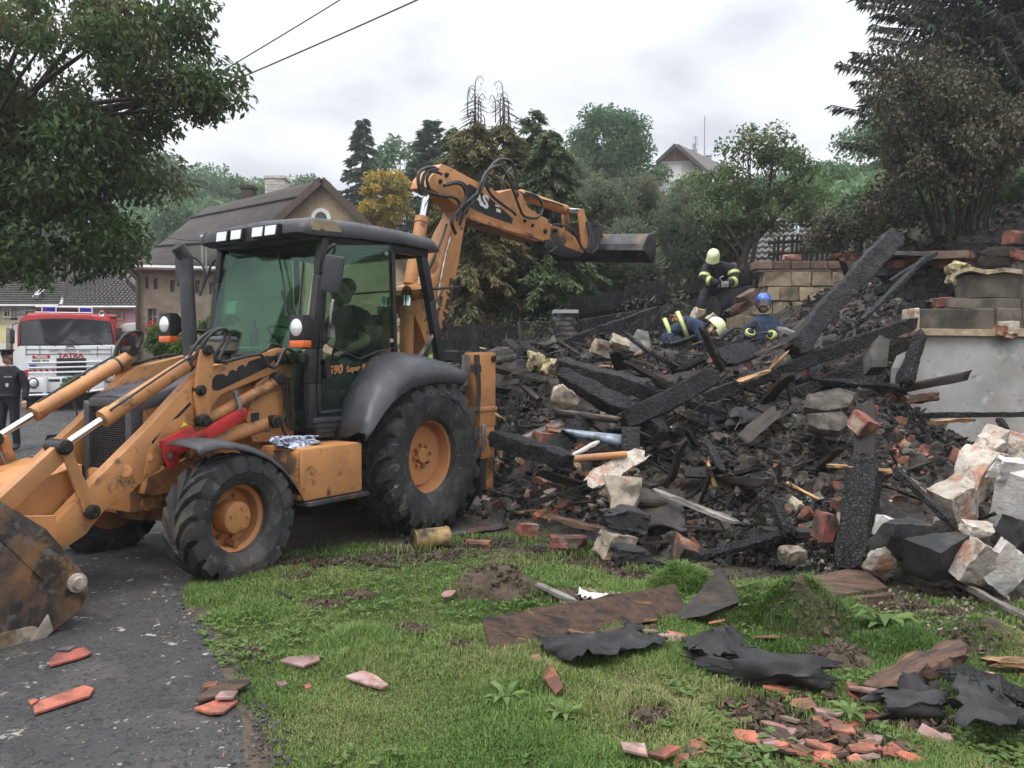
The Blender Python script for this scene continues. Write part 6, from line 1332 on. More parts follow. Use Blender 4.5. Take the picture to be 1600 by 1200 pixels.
for (u0,v0,u1,v1) in ((20,516.5,27,538),(181,511.5,190.5,532)):
    m_ = tbox('mirror', u0, v0, u1, v1, -.12, -.02, M['black'], bevel=.03); uu = u1 if u0 < 100 else u0
    MB().tube([tp((u0+u1)/2,v0,-.07), tp((u0+u1)/2+(1 if u0<100 else -1),v0-8,-.05), tp(32 if u0 < 100 else 175,v0-11,.05)], .012, 6).build('mirror_arm', M['black'], m_)
for u0, u1 in ((21,31),(173,183)): tbox('roof_lamp', u0, 498 if u0 < 100 else 493, u1, 501.5 if u0 < 100 else 496.5, -.1, .06, M['black'])
MB().tube([tp(28,499,0), tp(28,493,0), tp(44,492.5,0)], .015, 6).build('grab_rail', M['black'], FT)
# van behind
VN = thing('emergency_van', 'white van with red roof and flank behind the fire engine', 'van', (at(215,560,25).x, 25, gz(-11,25)))
vz = VN.location.z
def vp(u, v, y): p = at(u, v, 25); return Vector((p.x-VN.location.x, y-25, p.z-vz))
MB().prism([vp(186,520,25),vp(262,520,25),vp(262,506,25),vp(248,501,25),vp(196,504,25),vp(188,509,25)], (0,4.5,0)).build('upper_body', M['fire_white'], VN, bevel=.05)
MB().prism([vp(185,560,25),vp(264,560,25),vp(264,520.1,25),vp(185,520.1,25)], (0,4.6,0)).build('lower_body', M['fire_red'], VN, bevel=.04)
MB().prism([vp(190,504.5,25),vp(250,500.5,25),vp(250,499,25),vp(192,503,25)], (0,4.4,0)).build('roof', M['fire_red'], VN, bevel=.02)
MB().prism([vp(197,545,24.97),vp(214,545,24.97),vp(214,523,24.97),vp(197,523,24.97)], (0,.02,0)).build('rear_window', M['win_dark'], VN)
for u in (195, 250): MB().lathe([(.2,-.1),(.34,-.1),(.34,.1),(.2,.1)], o=vp(u,575,25.7), ax=(1,0,0), n=24).build('wheel', M['rubber'], VN)

# ================================================================== people
M['skin'] = mat('skin', [(.42,.24,.17),(.50,.30,.22)], scale=12, rough=.6)
M['turnout'] = mat('navy_turnout_cloth', [(.010,.012,.018),(.024,.028,.040)], scale=14, rough=.85, bump=.03, bscale=9)
M['turnout_blue'] = mat('blue_turnout_cloth', [(.014,.026,.055),(.028,.048,.09)], scale=14, rough=.85, bump=.03, bscale=9)
M['hi_vis'] = mat('yellow_reflective_band', [(.38,.44,.05),(.50,.56,.09)], scale=10, rough=.5)
M['silver_band'] = mat('silver_reflective_band', [(.5,.52,.5),(.62,.64,.62)], scale=10, rough=.35)
M['glove'] = mat('black_glove', [(.012,.012,.013),(.028,.028,.03)], scale=20, rough=.7)
M['helmet_yellow'] = mat('pale_yellow_helmet', [(.62,.66,.36),(.70,.74,.44)], scale=5, rough=.3, coat=.3)
M['helmet_blue'] = mat('blue_helmet', [(.03,.09,.42),(.05,.13,.55)], scale=5, rough=.25, coat=.5)
M['police_cloth'] = mat('black_police_cloth', [(.008,.009,.012),(.016,.017,.022)], scale=14, rough=.85, bump=.005, bscale=12)
M['tshirt'] = mat('dark_shirt', [(.02,.022,.025),(.035,.037,.04)], scale=14, rough=.9)
M['hair'] = mat('dark_hair', [(.012,.009,.007),(.03,.022,.016)], scale=30, rough=.7)
M['eye'] = mat('eye', [(.02,.015,.01),(.03,.02,.015)], rough=.2)
def skin_body(J, E, rad):
    names = list(J); me = bpy.data.meshes.new('b'); me.from_pydata([tuple(J[n]) for n in names], [(names.index(a), names.index(b)) for a, b in E], [])
    o = bpy.data.objects.new('b', me); COL.objects.link(o)
    md = o.modifiers.new('s', 'SKIN'); md.use_smooth_shade = True; md.branch_smoothing = .3; o.modifiers.new('u', 'SUBSURF').levels = 2; o.modifiers['u'].render_levels = 2
    for i, n in enumerate(names):
        sv = me.skin_vertices[0].data[i]; r = rad[n]; sv.radius = r if isinstance(r, tuple) else (r, r); sv.use_root = (n == 'pelvis')
    dg = bpy.context.evaluated_depsgraph_get(); dg.update()
    r = bpy.data.meshes.new_from_object(o.evaluated_get(dg)); bpy.data.objects.remove(o); return r
def hand_mb(mb, wrist, d, n, s=1.0, curl=.5, thumb=1):
    d = Vector(d).normalized(); n = Vector(n); n = (n - d*n.dot(d)).normalized(); sd = d.cross(n)*thumb; w = Vector(wrist)
    mb.ball(w + d*.045*s, (.042*s, .042*s, .022*s), 10, 6, Matrix((d, sd, n)).transposed())
    for i, L in enumerate((.070,.080,.074,.058)):
        b = w + d*.08*s + sd*(.030-.020*i)*s; p1 = b + (d*math.cos(curl*.4)-n*math.sin(curl*.4))*L*.45*s; p2 = p1 + (d*math.cos(curl*1.1)-n*math.sin(curl*1.1))*L*.35*s; p3 = p2 + (d*math.cos(curl*1.8)-n*math.sin(curl*1.8))*L*.25*s
        mb.tube([b - d*.03*s, b, p1, p2, p3], [.010*s,.010*s,.009*s,.008*s,.006*s], 6)
    b = w + d*.03*s + sd*.035*s; mb.tube([b - sd*.02*s, b, b + (d*.6+sd*.8).normalized()*.035*s, b + (d*.85+sd*.4-n*.3).normalized()*.062*s], [.013*s,.012*s,.011*s,.008*s], 6)
def head_mb(mb, c, fwd, up, s=1.0):
    f = Vector(fwd).normalized(); u = Vector(up); u = (u-f*u.dot(f)).normalized(); r_ = f.cross(u); R_ = Matrix((r_, f, u)).transposed(); c = Vector(c); P = lambda x, y, z: c + R_ @ Vector((x*s, y*s, z*s))
    mb.ball(c + R_ @ Vector((0,-.005*s,.03*s)), (.076*s,.095*s,.095*s), 16, 12, R_); mb.ball(P(0,.018,-.055), (.058*s,.068*s,.068*s), 14, 10, R_)
    mb.add([P(-.012,.088,.02),P(.012,.088,.02),P(.017,.094,-.03),P(-.017,.094,-.03),P(0,.122,-.026)], [(0,1,4),(1,2,4),(2,3,4),(3,0,4)])
    for sx in (-1,1):
        mb.ball(P(sx*.078,-.005,-.005), (.012*s,.022*s,.032*s), 8, 6, R_); mb.ball(P(sx*.03,.082,.022), (.022*s,.012*s,.007*s), 8, 5, R_)
    mb.ball(P(0,.086,-.062), (.024*s,.008*s,.006*s), 8, 5, R_); return P, R_
def person(label, J, rad, cloth, zones, head, fwd, up, hands, hair=None, hs=1.0, boots=True, legs=True):
    E = [('pelvis','chest'),('chest','collar'),('collar','neck'),('collar','sh_l'),('sh_l','el_l'),('el_l','ha_l'),('collar','sh_r'),('sh_r','el_r'),('el_r','ha_r')]
    if legs: E += [('pelvis','hip_l'),('hip_l','kn_l'),('kn_l','an_l'),('pelvis','hip_r'),('hip_r','kn_r'),('kn_r','an_r'),('an_l','to_l'),('an_r','to_r')]
    base = Vector(J['an_l'] if legs else J['pelvis']); base = Vector((J['pelvis'][0], J['pelvis'][1], min(J[k][2] for k in J)-.04))
    bm_ = skin_body(J, E, rad)
    mb = MB(); mb.v = [tuple(v.co) for v in bm_.vertices]; mb.f = [tuple(p.vertices) for p in bm_.polygons]; nb = len(mb.f)
    cen = [p.center.copy() for p in bm_.polygons]; mb.m = [zones(c) for c in cen]; bpy.data.meshes.remove(bm_)
    mb.mi = 1; P, R_ = head_mb(mb, head, fwd, up, hs)
    for h in hands: mb.mi = h[4] if len(h) > 4 else 1; hand_mb(mb, h[0], h[1], h[2], 1.05*hs, h[3] if len(h) > 3 else .5)
    mb.mi = 0
    o = mb.build('person', [M[cloth], M['skin'], M['glove'], M['black']], None, origin=base, smooth=60); tag(o, label, 'person')
    e = MB()
    for sx in (-1,1): e.ball(P(sx*.03,.089,.020), .008*hs, 6, 5)
    e.build('eyes', M['eye'], o, origin=base).location = (0,0,0)
    return o, P, R_, base
def kid(o, base, name, mb, m, smooth=50, bevel=None):
    c = mb.build(name, M[m] if isinstance(m, str) else m, o, origin=base, smooth=smooth, bevel=bevel); c.location = (0,0,0); return c
def band(o, base, a_, b_, t, r, w=.03, m='hi_vis', ry=None):
    a_, b_ = Vector(a_), Vector(b_); d = (b_-a_).normalized(); c = a_.lerp(b_, t); mb = MB(); mb.lathe([(r*.97,-w),(r*1.03,-w*.9),(r*1.03,-w*.3),(r*1.03,w*.3),(r*1.03,w*.9),(r*.97,w)], o=c, ax=d, n=18)
    kid(o, base, 'reflective_band', mb, m); mb = MB(); mb.lathe([(r*1.0,-w*.3),(r*1.045,-w*.28),(r*1.045,w*.28),(r*1.0,w*.3)], o=c, ax=d, n=18); kid(o, base, 'silver_stripe', mb, 'silver_band')
def helmet(o, base, P, R_, m, s=1.0, visor=True):
    mb = MB(); n = 20; prof = [(0,.155),(.05,.150),(.09,.132),(.118,.10),(.132,.055),(.138,.01),(.136,-.02),(.128,-.025)]
    vs = []
    for r_, z in prof:
        for j in range(n): a = 2*PI*j/n; vs.append(P(math.cos(a)*r_*.86, math.sin(a)*r_*1.03-.012, z*.95+.015))
    mb.add(vs, [(i*n+j, i*n+(j+1)%n, (i+1)*n+(j+1)%n, (i+1)*n+j) for i in range(len(prof)-1) for j in range(n)]); h = kid(o, base, 'helmet', mb, m, 60)
    mb = MB(); mb.tube([P(0,math.sin(a)*.140-.012,math.cos(a)*.142+.022) for a in np.linspace(-1.4,1.3,12)], .012, 6); kid(o, base, 'helmet_ridge', mb, m)
    mb = MB(); pts = [P(math.sin(a)*.119, math.cos(a)*.146-.010, -.010) for a in np.linspace(-1.5,1.5,14)]; mb.tube(pts, .010, 6); kid(o, base, 'helmet_rim', mb, 'black')
    mb = MB(); vis = [[P(math.sin(a)*(.117+.010*k), math.cos(a)*(.146+.010*k)-.010, .055-.045*k) for a in np.linspace(-1.15,1.15,11)] for k in range(3)]; mb.add(vis[0]+vis[1]+vis[2], [(r_*11+i, r_*11+i+1, r_*11+i+12, r_*11+i+11) for r_ in range(2) for i in range(10)]); kid(o, base, 'visor', mb, 'win_dark' if m == 'helmet_blue' else m, 60)
    mb = MB(); mb.ball(P(0,-.11,-.075), (.075,.02,.06), 12, 8, R_); mb2 = kid(o, base, 'neck_guard', mb, 'black')
    mb = MB(); mb.tube(smoothpath([P(-.095,.01,.0),P(-.085,.03,-.07),P(0,.06,-.135),P(.085,.03,-.07),P(.095,.01,.0)],4), .009, 6); kid(o, base, 'chin_strap', mb, 'black')
RAD = dict(pelvis=(.17,.13), chest=(.20,.145), collar=(.15,.10), neck=.062, sh_l=.088, el_l=.062, ha_l=.046, sh_r=.088, el_r=.062, ha_r=.046, hip_l=.105, hip_r=.105, kn_l=.075, kn_r=.075, an_l=.062, an_r=.062, to_l=.048, to_r=.048)
# firefighter with blue helmet, standing in the hollow, arms folded forward
c = at(1194,515,12.4); q = lambda x, y, z: Vector((c.x+x, c.y+y, c.z+z))
J = dict(pelvis=q(.0,.02,-.48), chest=q(.0,0,-.12), collar=q(0,.01,.14), neck=q(0,.0,.24), sh_l=q(-.19,.0,.11), el_l=q(-.28,-.02,-.18), ha_l=q(-.24,-.20,.0), sh_r=q(.20,.0,.11), el_r=q(.28,-.03,-.18), ha_r=q(.0,-.24,-.07),
         hip_l=q(-.11,.02,-.55), kn_l=q(-.13,-.06,-.95), an_l=q(-.14,.02,-1.33), to_l=q(-.15,-.14,-1.37), hip_r=q(.11,.02,-.55), kn_r=q(.13,-.04,-.95), an_r=q(.15,.04,-1.33), to_r=q(.16,-.12,-1.37))
rd = dict(RAD); rd.update(chest=(.235,.17), pelvis=(.20,.16), sh_l=.105, sh_r=.105, el_l=.082, el_r=.085, ha_l=.058, ha_r=.058)
o, P, R_, b0 = person('firefighter in navy turnout coat and blue helmet standing before the block wall', J, rd, 'turnout_blue', lambda p: 0, q(-.02,-.03,.385), (-.25,-1,.0), (0,0,1), [(J['ha_l'], (.3,-.4,.8), (0,-1,.3), .8, 2), (J['ha_r'], (-1,-.2,.25), (0,-.3,1), .6, 2)])
helmet(o, b0, P, R_, 'helmet_blue')
band(o, b0, J['el_l'], J['ha_l'], .70, .072, .028); band(o, b0, J['el_r'], J['ha_r'], .28, .083, .03); band(o, b0, J['el_r'], J['ha_r'], .82, .072, .03)
# bending firefighter with pale yellow helmet
c = at(1116,445,15.4); 
J = dict(pelvis=q(.0,.12,-.05), chest=q(.06,-.12,.20), collar=q(.05,-.24,.34), neck=q(-.02,-.33,.37), sh_l=q(-.20,-.22,.30), el_l=q(-.27,-.34,.06), ha_l=q(-.03,-.52,-.02), sh_r=q(.28,-.20,.30), el_r=q(.30,-.34,.03), ha_r=q(.05,-.52,-.04),
         hip_l=q(-.13,.08,-.14), kn_l=q(-.25,-.12,-.34), an_l=q(-.29,.0,-.66), to_l=q(-.32,-.16,-.70), hip_r=q(.15,.08,-.14), kn_r=q(.20,-.14,-.36), an_r=q(.18,.0,-.72), to_r=q(.19,-.16,-.76))
rd = dict(RAD); rd.update(chest=(.24,.18), pelvis=(.20,.17), sh_l=.11, sh_r=.115, el_l=.09, el_r=.095, ha_l=.06, ha_r=.06, hip_l=.12, hip_r=.12, kn_l=.10, kn_r=.105, an_l=.085, an_r=.085)
o, P, R_, b0 = person('firefighter with pale yellow helmet bending forward by the charred fence', J, rd, 'turnout', lambda p: 0, q(-.13,-.44,.44), (-.35,-.75,-.62), (-.1,-.6,.8), [(J['ha_l'], (.8,-.5,-.2), (0,-.3,1), .9, 2), (J['ha_r'], (-.8,-.5,-.2), (0,-.3,1), .9, 2)])
helmet(o, b0, P, R_, 'helmet_yellow')
band(o, b0, J['sh_l'], J['el_l'], .72, .10, .035); band(o, b0, J['el_l'], J['ha_l'], .35, .088, .035); band(o, b0, J['sh_r'], J['el_r'], .45, .108, .035); band(o, b0, J['el_r'], J['ha_r'], .22, .094, .035); band(o, b0, J['kn_l'], J['an_l'], .40, .10, .04)
mb = MB(); mb.box(tuple(q(-.02,-.64,-.10)), tuple(q(.10,-.56,.0))); mb.cyl(q(.04,-.66,-.03), q(.04,-.60,-.03), .03, 12); mb.tube(smoothpath([q(0,-.6,0),q(-.05,-.6,.06),q(.02,-.62,.10)],4), .01, 6)
o2 = mb.build('hand_tool', M['steel'], origin=q(.04,-.6,-.05), bevel=.008); tag(o2, 'small grey metal tool in the hands of the bending firefighter', 'tool')
# third firefighter, bent deep over the debris, seen from behind
c = at(1072,512,12.4)
J = dict(pelvis=q(-.26,.05,-.06), chest=q(.02,.0,.06), collar=q(.20,-.06,.02), neck=q(.28,-.10,.0), sh_l=q(.12,-.22,.0), el_l=q(.22,-.30,-.24), ha_l=q(.36,-.34,-.42), sh_r=q(.16,.16,.02), el_r=q(.28,.20,-.22), ha_r=q(.40,.10,-.40),
         hip_l=q(-.30,-.08,-.14), kn_l=q(-.22,-.14,-.52), an_l=q(-.34,-.10,-.88), to_l=q(-.20,-.14,-.92), hip_r=q(-.28,.16,-.14), kn_r=q(-.20,.20,-.52), an_r=q(-.32,.20,-.88), to_r=q(-.18,.20,-.92))
rd = dict(RAD); rd.update(chest=(.235,.19), pelvis=(.19,.17), collar=(.19,.14), sh_l=.11, sh_r=.11, el_l=.085, el_r=.085, hip_l=.12, hip_r=.12, kn_l=.095, kn_r=.095)
o, P, R_, b0 = person('firefighter bent low over the debris, back with yellow bands', J, rd, 'turnout_blue', lambda p: 0, q(.40,-.12,-.01), (.55,-.3,-.78), (.75,0,.6), [(J['ha_l'], (.5,-.1,-.85), (.8,0,.3), .5, 2), (J['ha_r'], (.5,-.1,-.85), (.8,0,.3), .5, 2)])
helmet(o, b0, P, R_, 'helmet_yellow')
for t, r in ((.05,.20),(.75,.225)): band(o, b0, J['pelvis']+Vector((0,0,.01)), J['chest'], t, r, .032)
# police officer
pg = at_z(12,706,gz(-8.7,14.5)); c = Vector((at(13,600,14.5).x, 14.5, gz(-8.8,14.5)))
J = dict(pelvis=q(0,0,.93), chest=q(0,0,1.22), collar=q(0,0,1.44), neck=q(0,-.01,1.53), sh_l=q(-.20,0,1.42), el_l=q(-.29,.02,1.13), ha_l=q(-.26,-.10,.88), sh_r=q(.20,0,1.42), el_r=q(.30,.03,1.14), ha_r=q(.33,-.08,.90),
         hip_l=q(-.10,0,.86), kn_l=q(-.12,-.03,.48), an_l=q(-.13,.02,.09), to_l=q(-.15,-.16,.05), hip_r=q(.10,0,.86), kn_r=q(.12,-.03,.48), an_r=q(.13,.02,.09), to_r=q(.15,-.16,.05))
rd = dict(RAD); rd.update(chest=(.215,.155), pelvis=(.18,.14), sh_l=.092, sh_r=.092, el_l=.07, el_r=.07)
o, P, R_, b0 = person('police officer in black uniform and peaked cap at the left edge', J, rd, 'police_cloth', lambda p: 3 if p.z < c.z+.10 else (1 if (p.z > c.z+1.49 and abs(p.x-c.x) < .09) else 0), q(.0,-.03,1.655), (-.15,-1,-.02), (0,0,1), [(J['ha_l'], (0,-.3,-1), (0,-1,0), .5), (J['ha_r'], (.05,-.3,-1), (0,-1,0), .5)])
mb = MB(); n = 20; pr = [(.088,.045),(.09,.075),(.105,.095),(.128,.118),(.122,.132),(0,.140)]
vs = [P(math.cos(2*PI*j/n)*r_, math.sin(2*PI*j/n)*r_*1.12+(.01 if z > .09 else 0), z) for r_, z in pr for j in range(n)]
mb.add(vs, [(i*n+j, i*n+(j+1)%n, (i+1)*n+(j+1)%n, (i+1)*n+j) for i in range(len(pr)-1) for j in range(n)]); kid(o, b0, 'peaked_cap', mb, 'police_cloth')
mb = MB(); pts = [P(math.sin(a)*.085, math.cos(a)*.105, .05) for a in np.linspace(-1.1,1.1,9)]; pt2 = [P(math.sin(a)*.075, math.cos(a)*.105+.055*math.cos(a)**.5, .032) for a in np.linspace(-1.1,1.1,9)]
mb.add(pts+pt2, [(i,i+1,i+10,i+9) for i in range(8)]); kid(o, b0, 'cap_peak', mb, 'black'); kid(o, b0, 'cap_badge', MB().ball(P(0,.125,.095), (.014,.008,.016), 8, 6), 'silver_band')
tfm = frame(Vector((.045,-.195,c.z+1.30-b0.z)), Vector((1,.12,0)), Vector((0,0,1))); text('lettering', 'POLICIE', .034, tfm, M['white_print'], o, .001, 1.1)
kid(o, b0, 'sleeve_badge', MB().prism([q(.07,-.185,1.20),q(.11,-.18,1.20),q(.115,-.18,1.16),q(.09,-.183,1.13),q(.065,-.186,1.16)], (0,-.006,0)), 'silver_band')
kid(o, b0, 'belt', MB().lathe([(.178,-.02),(.182,-.015),(.182,.015),(.178,.02)], o=q(0,0,.98), ax=(0,0,1), n=20), 'black')
# driver in the cab (sits on the seat, so a thing of its own)
Mm = Matrix.Translation(MO) @ Matrix.Rotation(math.atan2(MF.y, MF.x), 4, 'Z'); w_ = lambda x, y, z: Mm @ Vector((x, y, z))
J = dict(pelvis=w_(.12,0,1.58), chest=w_(.02,0,1.92), collar=w_(.05,0,2.13), neck=w_(.07,0,2.22), sh_l=w_(.05,.19,2.10), el_l=w_(.14,.30,1.83), ha_l=w_(.42,.30,1.72), sh_r=w_(.05,-.19,2.10), el_r=w_(.18,-.28,1.84), ha_r=w_(.50,-.12,1.80),
         hip_l=w_(.18,.10,1.56), kn_l=w_(.58,.16,1.56), an_l=w_(.66,.16,1.22), to_l=w_(.82,.16,1.18), hip_r=w_(.18,-.10,1.56), kn_r=w_(.58,-.16,1.56), an_r=w_(.66,-.16,1.22), to_r=w_(.82,-.16,1.18))
ear = (J['el_l']+J['ha_l'])/2
o, P, R_, b0 = person('driver with dark hair and bare arms seated in the loader cab', J, RAD, 'tshirt', lambda p: 1 if ((p-ear).length < .19 or (p-(J['el_r']+J['ha_r'])/2).length < .20 or (p-J['neck']).length < .06) else 0, w_(.10,0,2.34), Mm.to_3x3() @ Vector((1,.1,-.1)), (0,0,1), [(J['ha_l'], Mm.to_3x3() @ Vector((1,0,-.1)), (0,0,1), .8), (J['ha_r'], Mm.to_3x3() @ Vector((1,.3,.1)), (0,0,1), .9)])
mb = MB(); mb.ball(P(0,-.022,.05), (.088,.098,.094), 14, 10, R_); kid(o, b0, 'hair', mb, 'hair')
# loose things in and on the loader
def onm(mb, name, m, label, cat, **k):
    mb.v = [tuple(Mm @ Vector(p)) for p in mb.v]; c_ = sum((Vector(p) for p in mb.v), Vector())/len(mb.v); return tag(mb.build(name, M[m] if isinstance(m, str) else m, origin=c_, **k), label, cat)
onm(MB().prism([(1.20,.02,1.755),(1.24,-.40,1.752),(1.06,-.44,1.765),(1.03,.0,1.765)], (0,0,.006)), 'paper_sheet', 'paper', 'pale green paper sheet lying on the dashboard behind the windscreen', 'paper')
onm(MB().prism([(1.19,-.36,2.08),(1.19,-.50,2.08),(1.165,-.50,2.20),(1.165,-.36,2.20)], (-.002,0,0)), 'paper_note', 'paper', 'small turquoise note stuck inside the windscreen', 'paper')
onm(MB().lathe([(.04,0),(.043,.02),(.043,.15),(.03,.19),(.013,.21),(.013,.24),(.016,.24),(.016,.26),(0,.26)], o=(1.08,-.22,1.76), n=16), 'plastic_bottle', mat('brown_red_bottle', [(.12,.05,.06),(.18,.08,.09)], rough=.2), 'brown plastic bottle standing behind the windscreen', 'bottle', smooth=45)
rg = rock_mesh('rag', mat('blue_white_rag', [(.10,.12,.18),(.45,.48,.55)], scale=30, rough=.95, lo=.45, hi=.55), 5, .34, .20, .09, .6, 9, 60); rg.transform(Mm @ Matrix.Translation((1.50,.78,.965)))
tag(link('rag', rg), 'crumpled blue and white rag on the step tank of the loader', 'rag')
# ================================================================== trees and shrubs
def leafmat(name, cols, transl=.38, rough=.55): M[name] = mat(name, cols, attr='rnd', rough=rough, transl=transl, spec=.3)
leafmat('leaf_scorched', [(.036,.071,.020),(.059,.110,.034),(.080,.127,.044),(.122,.122,.058),(.155,.129,.071)])
leafmat('leaf_far', [(.072,.143,.072),(.113,.200,.096),(.160,.248,.120)])
leafmat('leaf_deep', [(.047,.109,.051),(.083,.160,.072),(.128,.209,.096)])
leafmat('leaf_spruce', [(.035,.072,.051),(.058,.106,.070),(.093,.141,.087)])
leafmat('leaf_pine', [(.068,.113,.079),(.113,.168,.115),(.177,.200,.125),(.224,.200,.120)])
leafmat('leaf_conifer_brown', [(.068,.079,.035),(.115,.122,.055),(.177,.156,.072),(.241,.184,.090)])
leafmat('leaf_conifer_green', [(.058,.099,.047),(.099,.147,.070),(.160,.188,.093)])
leafmat('leaf_yellow', [(.100,.140,.030),(.260,.220,.045),(.460,.330,.060),(.580,.400,.080)])
leafmat('leaf_bright', [(.047,.100,.021),(.079,.152,.032),(.126,.200,.047)])
leafmat('leaf_apple', [(.051,.099,.035),(.088,.147,.055),(.152,.192,.088),(.241,.256,.160)])
leafmat('leaf_burnt', [(.034,.034,.023),(.063,.063,.040),(.095,.092,.057),(.159,.144,.095)], .2)
leafmat('leaf_darkspruce', [(.022,.033,.024),(.037,.050,.034),(.062,.068,.044)], .15)
M['bark'] = mat('grey_brown_bark', [(.035,.028,.022),(.08,.066,.052)], scale=8, rough=.95, bump=.012, stretch=(4,4,1))
M['bark_dark'] = mat('dark_bark', [(.016,.013,.011),(.035,.03,.026)], scale=8, rough=.95, bump=.008)
def leaf_quads(C, L, W, D, N, fold=.15):          # centres, lengths, widths, directions, normals -> V, F
    n = len(C); D = D/np.linalg.norm(D,axis=1,keepdims=True); S = np.cross(D, N); S /= np.maximum(np.linalg.norm(S,axis=1,keepdims=True),1e-6); N2 = np.cross(S, D)
    L = L[:,None]; W = W[:,None]
    V = np.stack([C - D*L*.5, C - D*L*.05 + S*W*.5 + N2*W*fold, C + D*L*.5 - N2*L*.08, C - D*L*.05 - S*W*.5 + N2*W*fold], 1)
    return V.reshape(-1,3), np.arange(4*n).reshape(n,4)
def clump_leaves(clumps, n, size, asp, droop, r, spread=1.0, tone=None):
    K = len(clumps); c = np.array([k[0] for k in clumps]); rad = np.array([k[1] for k in clumps]); w = rad**2; idx = r.choice(K, n, p=w/w.sum())
    off = r.standard_normal((n,3)); off /= np.linalg.norm(off,axis=1,keepdims=True); off *= (r.random((n,1))**.45); off[:,2] *= .75
    C = c[idx] + off*rad[idx][:,None]*spread
    D = off*.6 + r.standard_normal((n,3))*.6; D[:,2] -= droop
    N = r.standard_normal((n,3))*.55; N[:,2] += 1
    t = r.random(K); rnd = np.clip(.55*t[idx] + .45*r.random(n), 0, 1)
    L = size*r.uniform(.6,1.3,n); V, F = leaf_quads(C, L, L*asp, D, N); return V, F, rnd
def crown_clumps(ells, n, r, crad):
    out = []; vol = np.array([e[1][0]*e[1][2] for e in ells]); vol = vol/vol.sum()
    for k in range(n):
        e = ells[r.choice(len(ells), p=vol)]; d = r.standard_normal(3); d /= np.linalg.norm(d); d *= r.uniform(.35,1)**.5
        if d[2] < -.55: d[2] *= .6
        out.append((np.array(e[0]) + d*np.array(e[1]), crad*r.uniform(.6,1.35)))
    return out
def limb_tubes(mb, base, top, r0, targets, r, nseg=5, minr=.012):
    base, top = Vector(base), Vector(top); pts = [base.lerp(top, i/6) + Vector((r.normal(0,r0*.4), r.normal(0,r0*.4), 0))*(1 if i else 0) for i in range(7)]
    mb.tube(pts, [r0*(1.25 if i == 0 else 1-.75*i/6) for i in range(7)], 9)
    for t in targets:
        t = Vector(t); s_ = r.uniform(.25,.95); a = base.lerp(top, s_); m1 = a.lerp(t,.35)+Vector((0,0,(t-a).length*.10)); m2 = a.lerp(t,.7)+Vector((r.normal(0,.05),r.normal(0,.05),(t-a).length*.07)); rr = r0*(1-.75*s_)*.55
        mb.tube(smoothpath([a,m1,m2,t],3), [max(minr, rr*(1-.9*i/9)) for i in range(10)], 5, False)
def tree(name, label, cat, base, top, r0, ells, nclump, crad, nleaf, size, asp, m, seed, droop=.25, group=None, nlimb=14, bark='bark', spread=1.0):
    r = np.random.default_rng(seed); cl = crown_clumps(ells, nclump, r, crad)
    o = thing(name, label, cat, base, 0, group)
    mb = MB(); limb_tubes(mb, base, top, r0, [c[0] for c in cl[:nlimb]], r); mb.v = [(p[0]-base[0],p[1]-base[1],p[2]-base[2]) for p in mb.v]; mb.build('trunk', M[bark], o, smooth=60)
    V, F, rnd = clump_leaves(cl, nleaf, size, asp, droop, r, spread); V = V - np.array(base)
    link('crown', np_mesh('crown', V, F, M[m], False, rnd), o); return o
def E_(u, v, Z, ru, rv, ry=None): p = at(u, v, Z); k = Z/FPX; return ((p.x,p.y,p.z), (ru*k, (ry or (ru+rv)/2)*k, rv*k))
def B_(u, Z, dz=0.0): x = at(u, 565, Z).x; return (x, Z, gz(x, Z)-.05+dz)
# --- near tree hanging in from the left
ZT = 11.0
ells = [E_(90,120,ZT,230,130,150), E_(40,260,ZT,150,120,130), E_(300,150,ZT,80,62,60), E_(352,165,ZT,55,36,40), E_(335,100,ZT,42,32,35), E_(290,30,ZT,34,34,30), E_(215,20,ZT,95,60,80), E_(90,375,ZT,120,62,80), E_(30,440,ZT-.5,50,30,40), E_(-120,250,ZT,150,200,150), E_(190,250,ZT,90,60,70), E_(165,385,ZT-.3,45,30,40)]
tree('broadleaf_tree', 'big scorched broadleaf tree overhanging the upper left corner', 'tree', (-8.6,ZT+.6,gz(-8.6,ZT)), (-6.9,ZT,6.2), .24, ells, 215, .40, 46000, .118, .42, 'leaf_scorched', 5, .55, nlimb=60)
